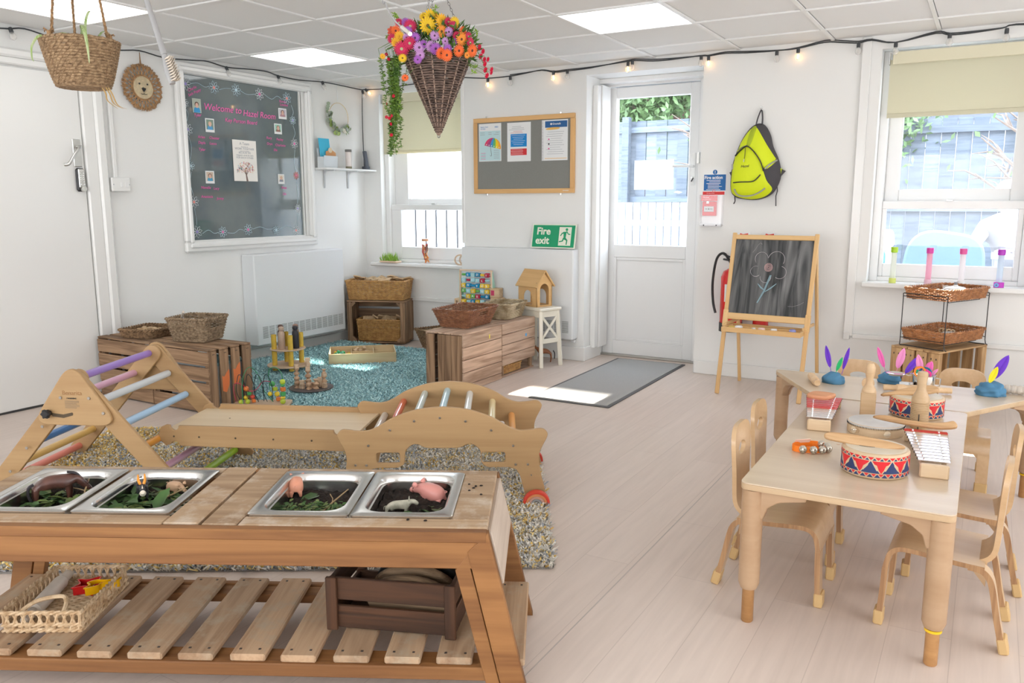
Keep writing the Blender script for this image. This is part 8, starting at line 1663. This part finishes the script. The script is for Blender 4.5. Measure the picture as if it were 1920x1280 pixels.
for (x, z, w_, h, lab, mark) in ((-3.395, .395, .10, .085, 'square wooden block with a drawn slot beside the abacus, lower one', (.25, .15, .08)), (-3.405, .481, .085, .075, 'wooden block with a crimson panel beside the abacus, upper one', (.55, .04, .12)), (-3.80+.03, .395, .05, .06, 'pale wooden block with teal windows left of the abacus', (.25, .52, .50))):
    tg = thing('wooden_block', lab, 'block', (x, 5.60, z), rad(4)); box('body', (w_, .07, h), (0, 0, h/2), blockw, tg, bev=.004); box('mark', (w_*.35, .001, h*.55 if h > .07 and z > .45 else h*.12 if z < .45 and h > .07 else h*.45), (-w_*.2 if z > .45 else 0, -.0355, h*.5), M('mk_%d' % int(mark[0]*100), mark, .5), tg, bev=0)
hs2 = quad('toy_horse', 'chestnut toy horse standing on the floor beside the white stool leg', .13, .06, {'spine': [(-.055, 0, .085, .022), (-.025, 0, .090, .022), (.01, 0, .088, .022), (.035, 0, .092, .020)], 'neck': [(.055, 0, .105, .014), (.07, 0, .118, .011), (.088, 0, .108, .009), (.098, 0, .098, .006)],
      'legs': [(0, -.052, .012, .07, .006, -.006), (0, -.050, -.012, .07, .006, -.002), (3, .034, .011, .07, .0055, .004), (3, .028, -.011, .07, .0055, 0)]}, lambda tg: (tube('tail', smoothpts([(-.07, 0, .095), (-.082, 0, .07), (-.08, 0, .03)], 4), .004, manem, tg, 6), ears(tg, M('toy_chestnut', (.36, .13, .05), .35, coat=.3), .068, .005, .122, .012, .006, -.1)), M('toy_chestnut', (.36, .13, .05), .35, coat=.3), (-2.945, 5.56, 0), rad(200), lv=2)

# ================================================================== person outside, seen through the right window
pn = thing('person', 'person with light hair in a pale hooded top seated outside the right window', 'person', (.12, 8.15, 0)); hood = M('pale_fleece', (.36, .35, .36), .9, bump=.3, scale=8, dist=.02)
nd = [(.06, .05, .52, .16, .13), (.05, .03, .75, .15, .12), (.02, .0, .95, .16, .12), (.0, -.02, 1.08, .11, .10), (-.01, -.03, 1.16, .06), (-.16, -.05, 1.02, .075), (-.24, -.10, .86, .055), (-.36, -.16, .80, .042), (-.46, -.20, .83, .035), (.17, -.05, 1.02, .075), (.22, -.12, .84, .055), (.12, -.22, .80, .042), (.04, -.26, .83, .035)]
O('hooded_top', skin(nd, [(0, 1), (1, 2), (2, 3), (3, 4), (3, 5), (5, 6), (6, 7), (7, 8), (3, 9), (9, 10), (10, 11), (11, 12)], 2), hood, pn)
nl = [(.06, .05, .52, .15, .12), (-.02, .0, .50, .09), (-.06, -.34, .50, .07), (-.06, -.36, .28, .055), (-.06, -.34, .06, .045), (-.06, -.44, .04, .04), (.14, .0, .50, .09), (.16, -.34, .50, .07), (.16, -.36, .28, .055), (.16, -.34, .06, .045), (.16, -.44, .04, .04)]
O('trousers', skin(nl, [(0, 1), (1, 2), (2, 3), (3, 4), (4, 5), (0, 6), (6, 7), (7, 8), (8, 9), (9, 10)], 2), M('dark_trousers', (.12, .14, .20), .8), pn)
O('head', skin([(-.01, -.03, 1.16, .05), (-.015, -.05, 1.24, .085, .095), (-.02, -.06, 1.32, .095, .105), (-.02, -.05, 1.38, .07, .08)], [(0, 1), (1, 2), (2, 3)], 2), skn[0], pn)
O('hair', skin([(-.005, .0, 1.12, .07), (-.005, .01, 1.24, .11, .10), (-.01, .0, 1.34, .115, .11), (-.015, -.02, 1.42, .08)], [(0, 1), (1, 2), (2, 3)], 2), M('pale_hair', (.85, .80, .68), .7), pn)
for s in (-1, 1): O('eye', lathe([(0, -.008), (.007, 0), (0, .008)], 8), eyem, pn, (-.02+s*.035, -.155, 1.31)); O('ear', lathe([(0, -.02), (.012, 0), (0, .025)], 8), skn[0], pn, (-.02+s*.10, -.05, 1.29))
O('nose', lathe([(0, 0), (.014, .0), (.006, .03), (0, .04)], 8), skn[0], pn, (-.02, -.160, 1.27)); O('mouth', boxmesh(.04, .006, .006, M('lips', (.6, .3, .28), .6), .002), None, pn, (-.02, -.155, 1.235))
for hx, hy, hz, sg_ in ((-.50, -.215, .835, -1), (.0, -.28, .835, -1)):
    O('palm', boxmesh(.07, .07, .025, skn[0], .008), None, pn, (hx, hy, hz), (0, 0, .3))
    for k in range(4): O('finger', skin([(0, 0, 0, .009), (-.025, -.012, .0, .008), (-.045-.006*(k in (1, 2)), -.022, -.010, .007)], [(0, 1), (1, 2)], 1), skn[0], pn, (hx-.03, hy-.03+.019*k, hz))
    O('thumb', skin([(0, 0, 0, .010), (-.012, -.03, .0, .009), (-.028, -.045, .0, .008)], [(0, 1), (1, 2)], 1), skn[0], pn, (hx+.01, hy-.03, hz))
gs = thing('garden_stool', 'plain garden stool under the seated person outside the right window', 'stool', (.18, 8.22, -.02)); box('seat', (.36, .36, .04), (0, 0, .38), wf, gs)
for sx in (-1, 1):
    for sy in (-1, 1): box('leg', (.36, .03, .03), (sx*.15, sy*.15, .18), wf, gs, (0, PI/2, 0))
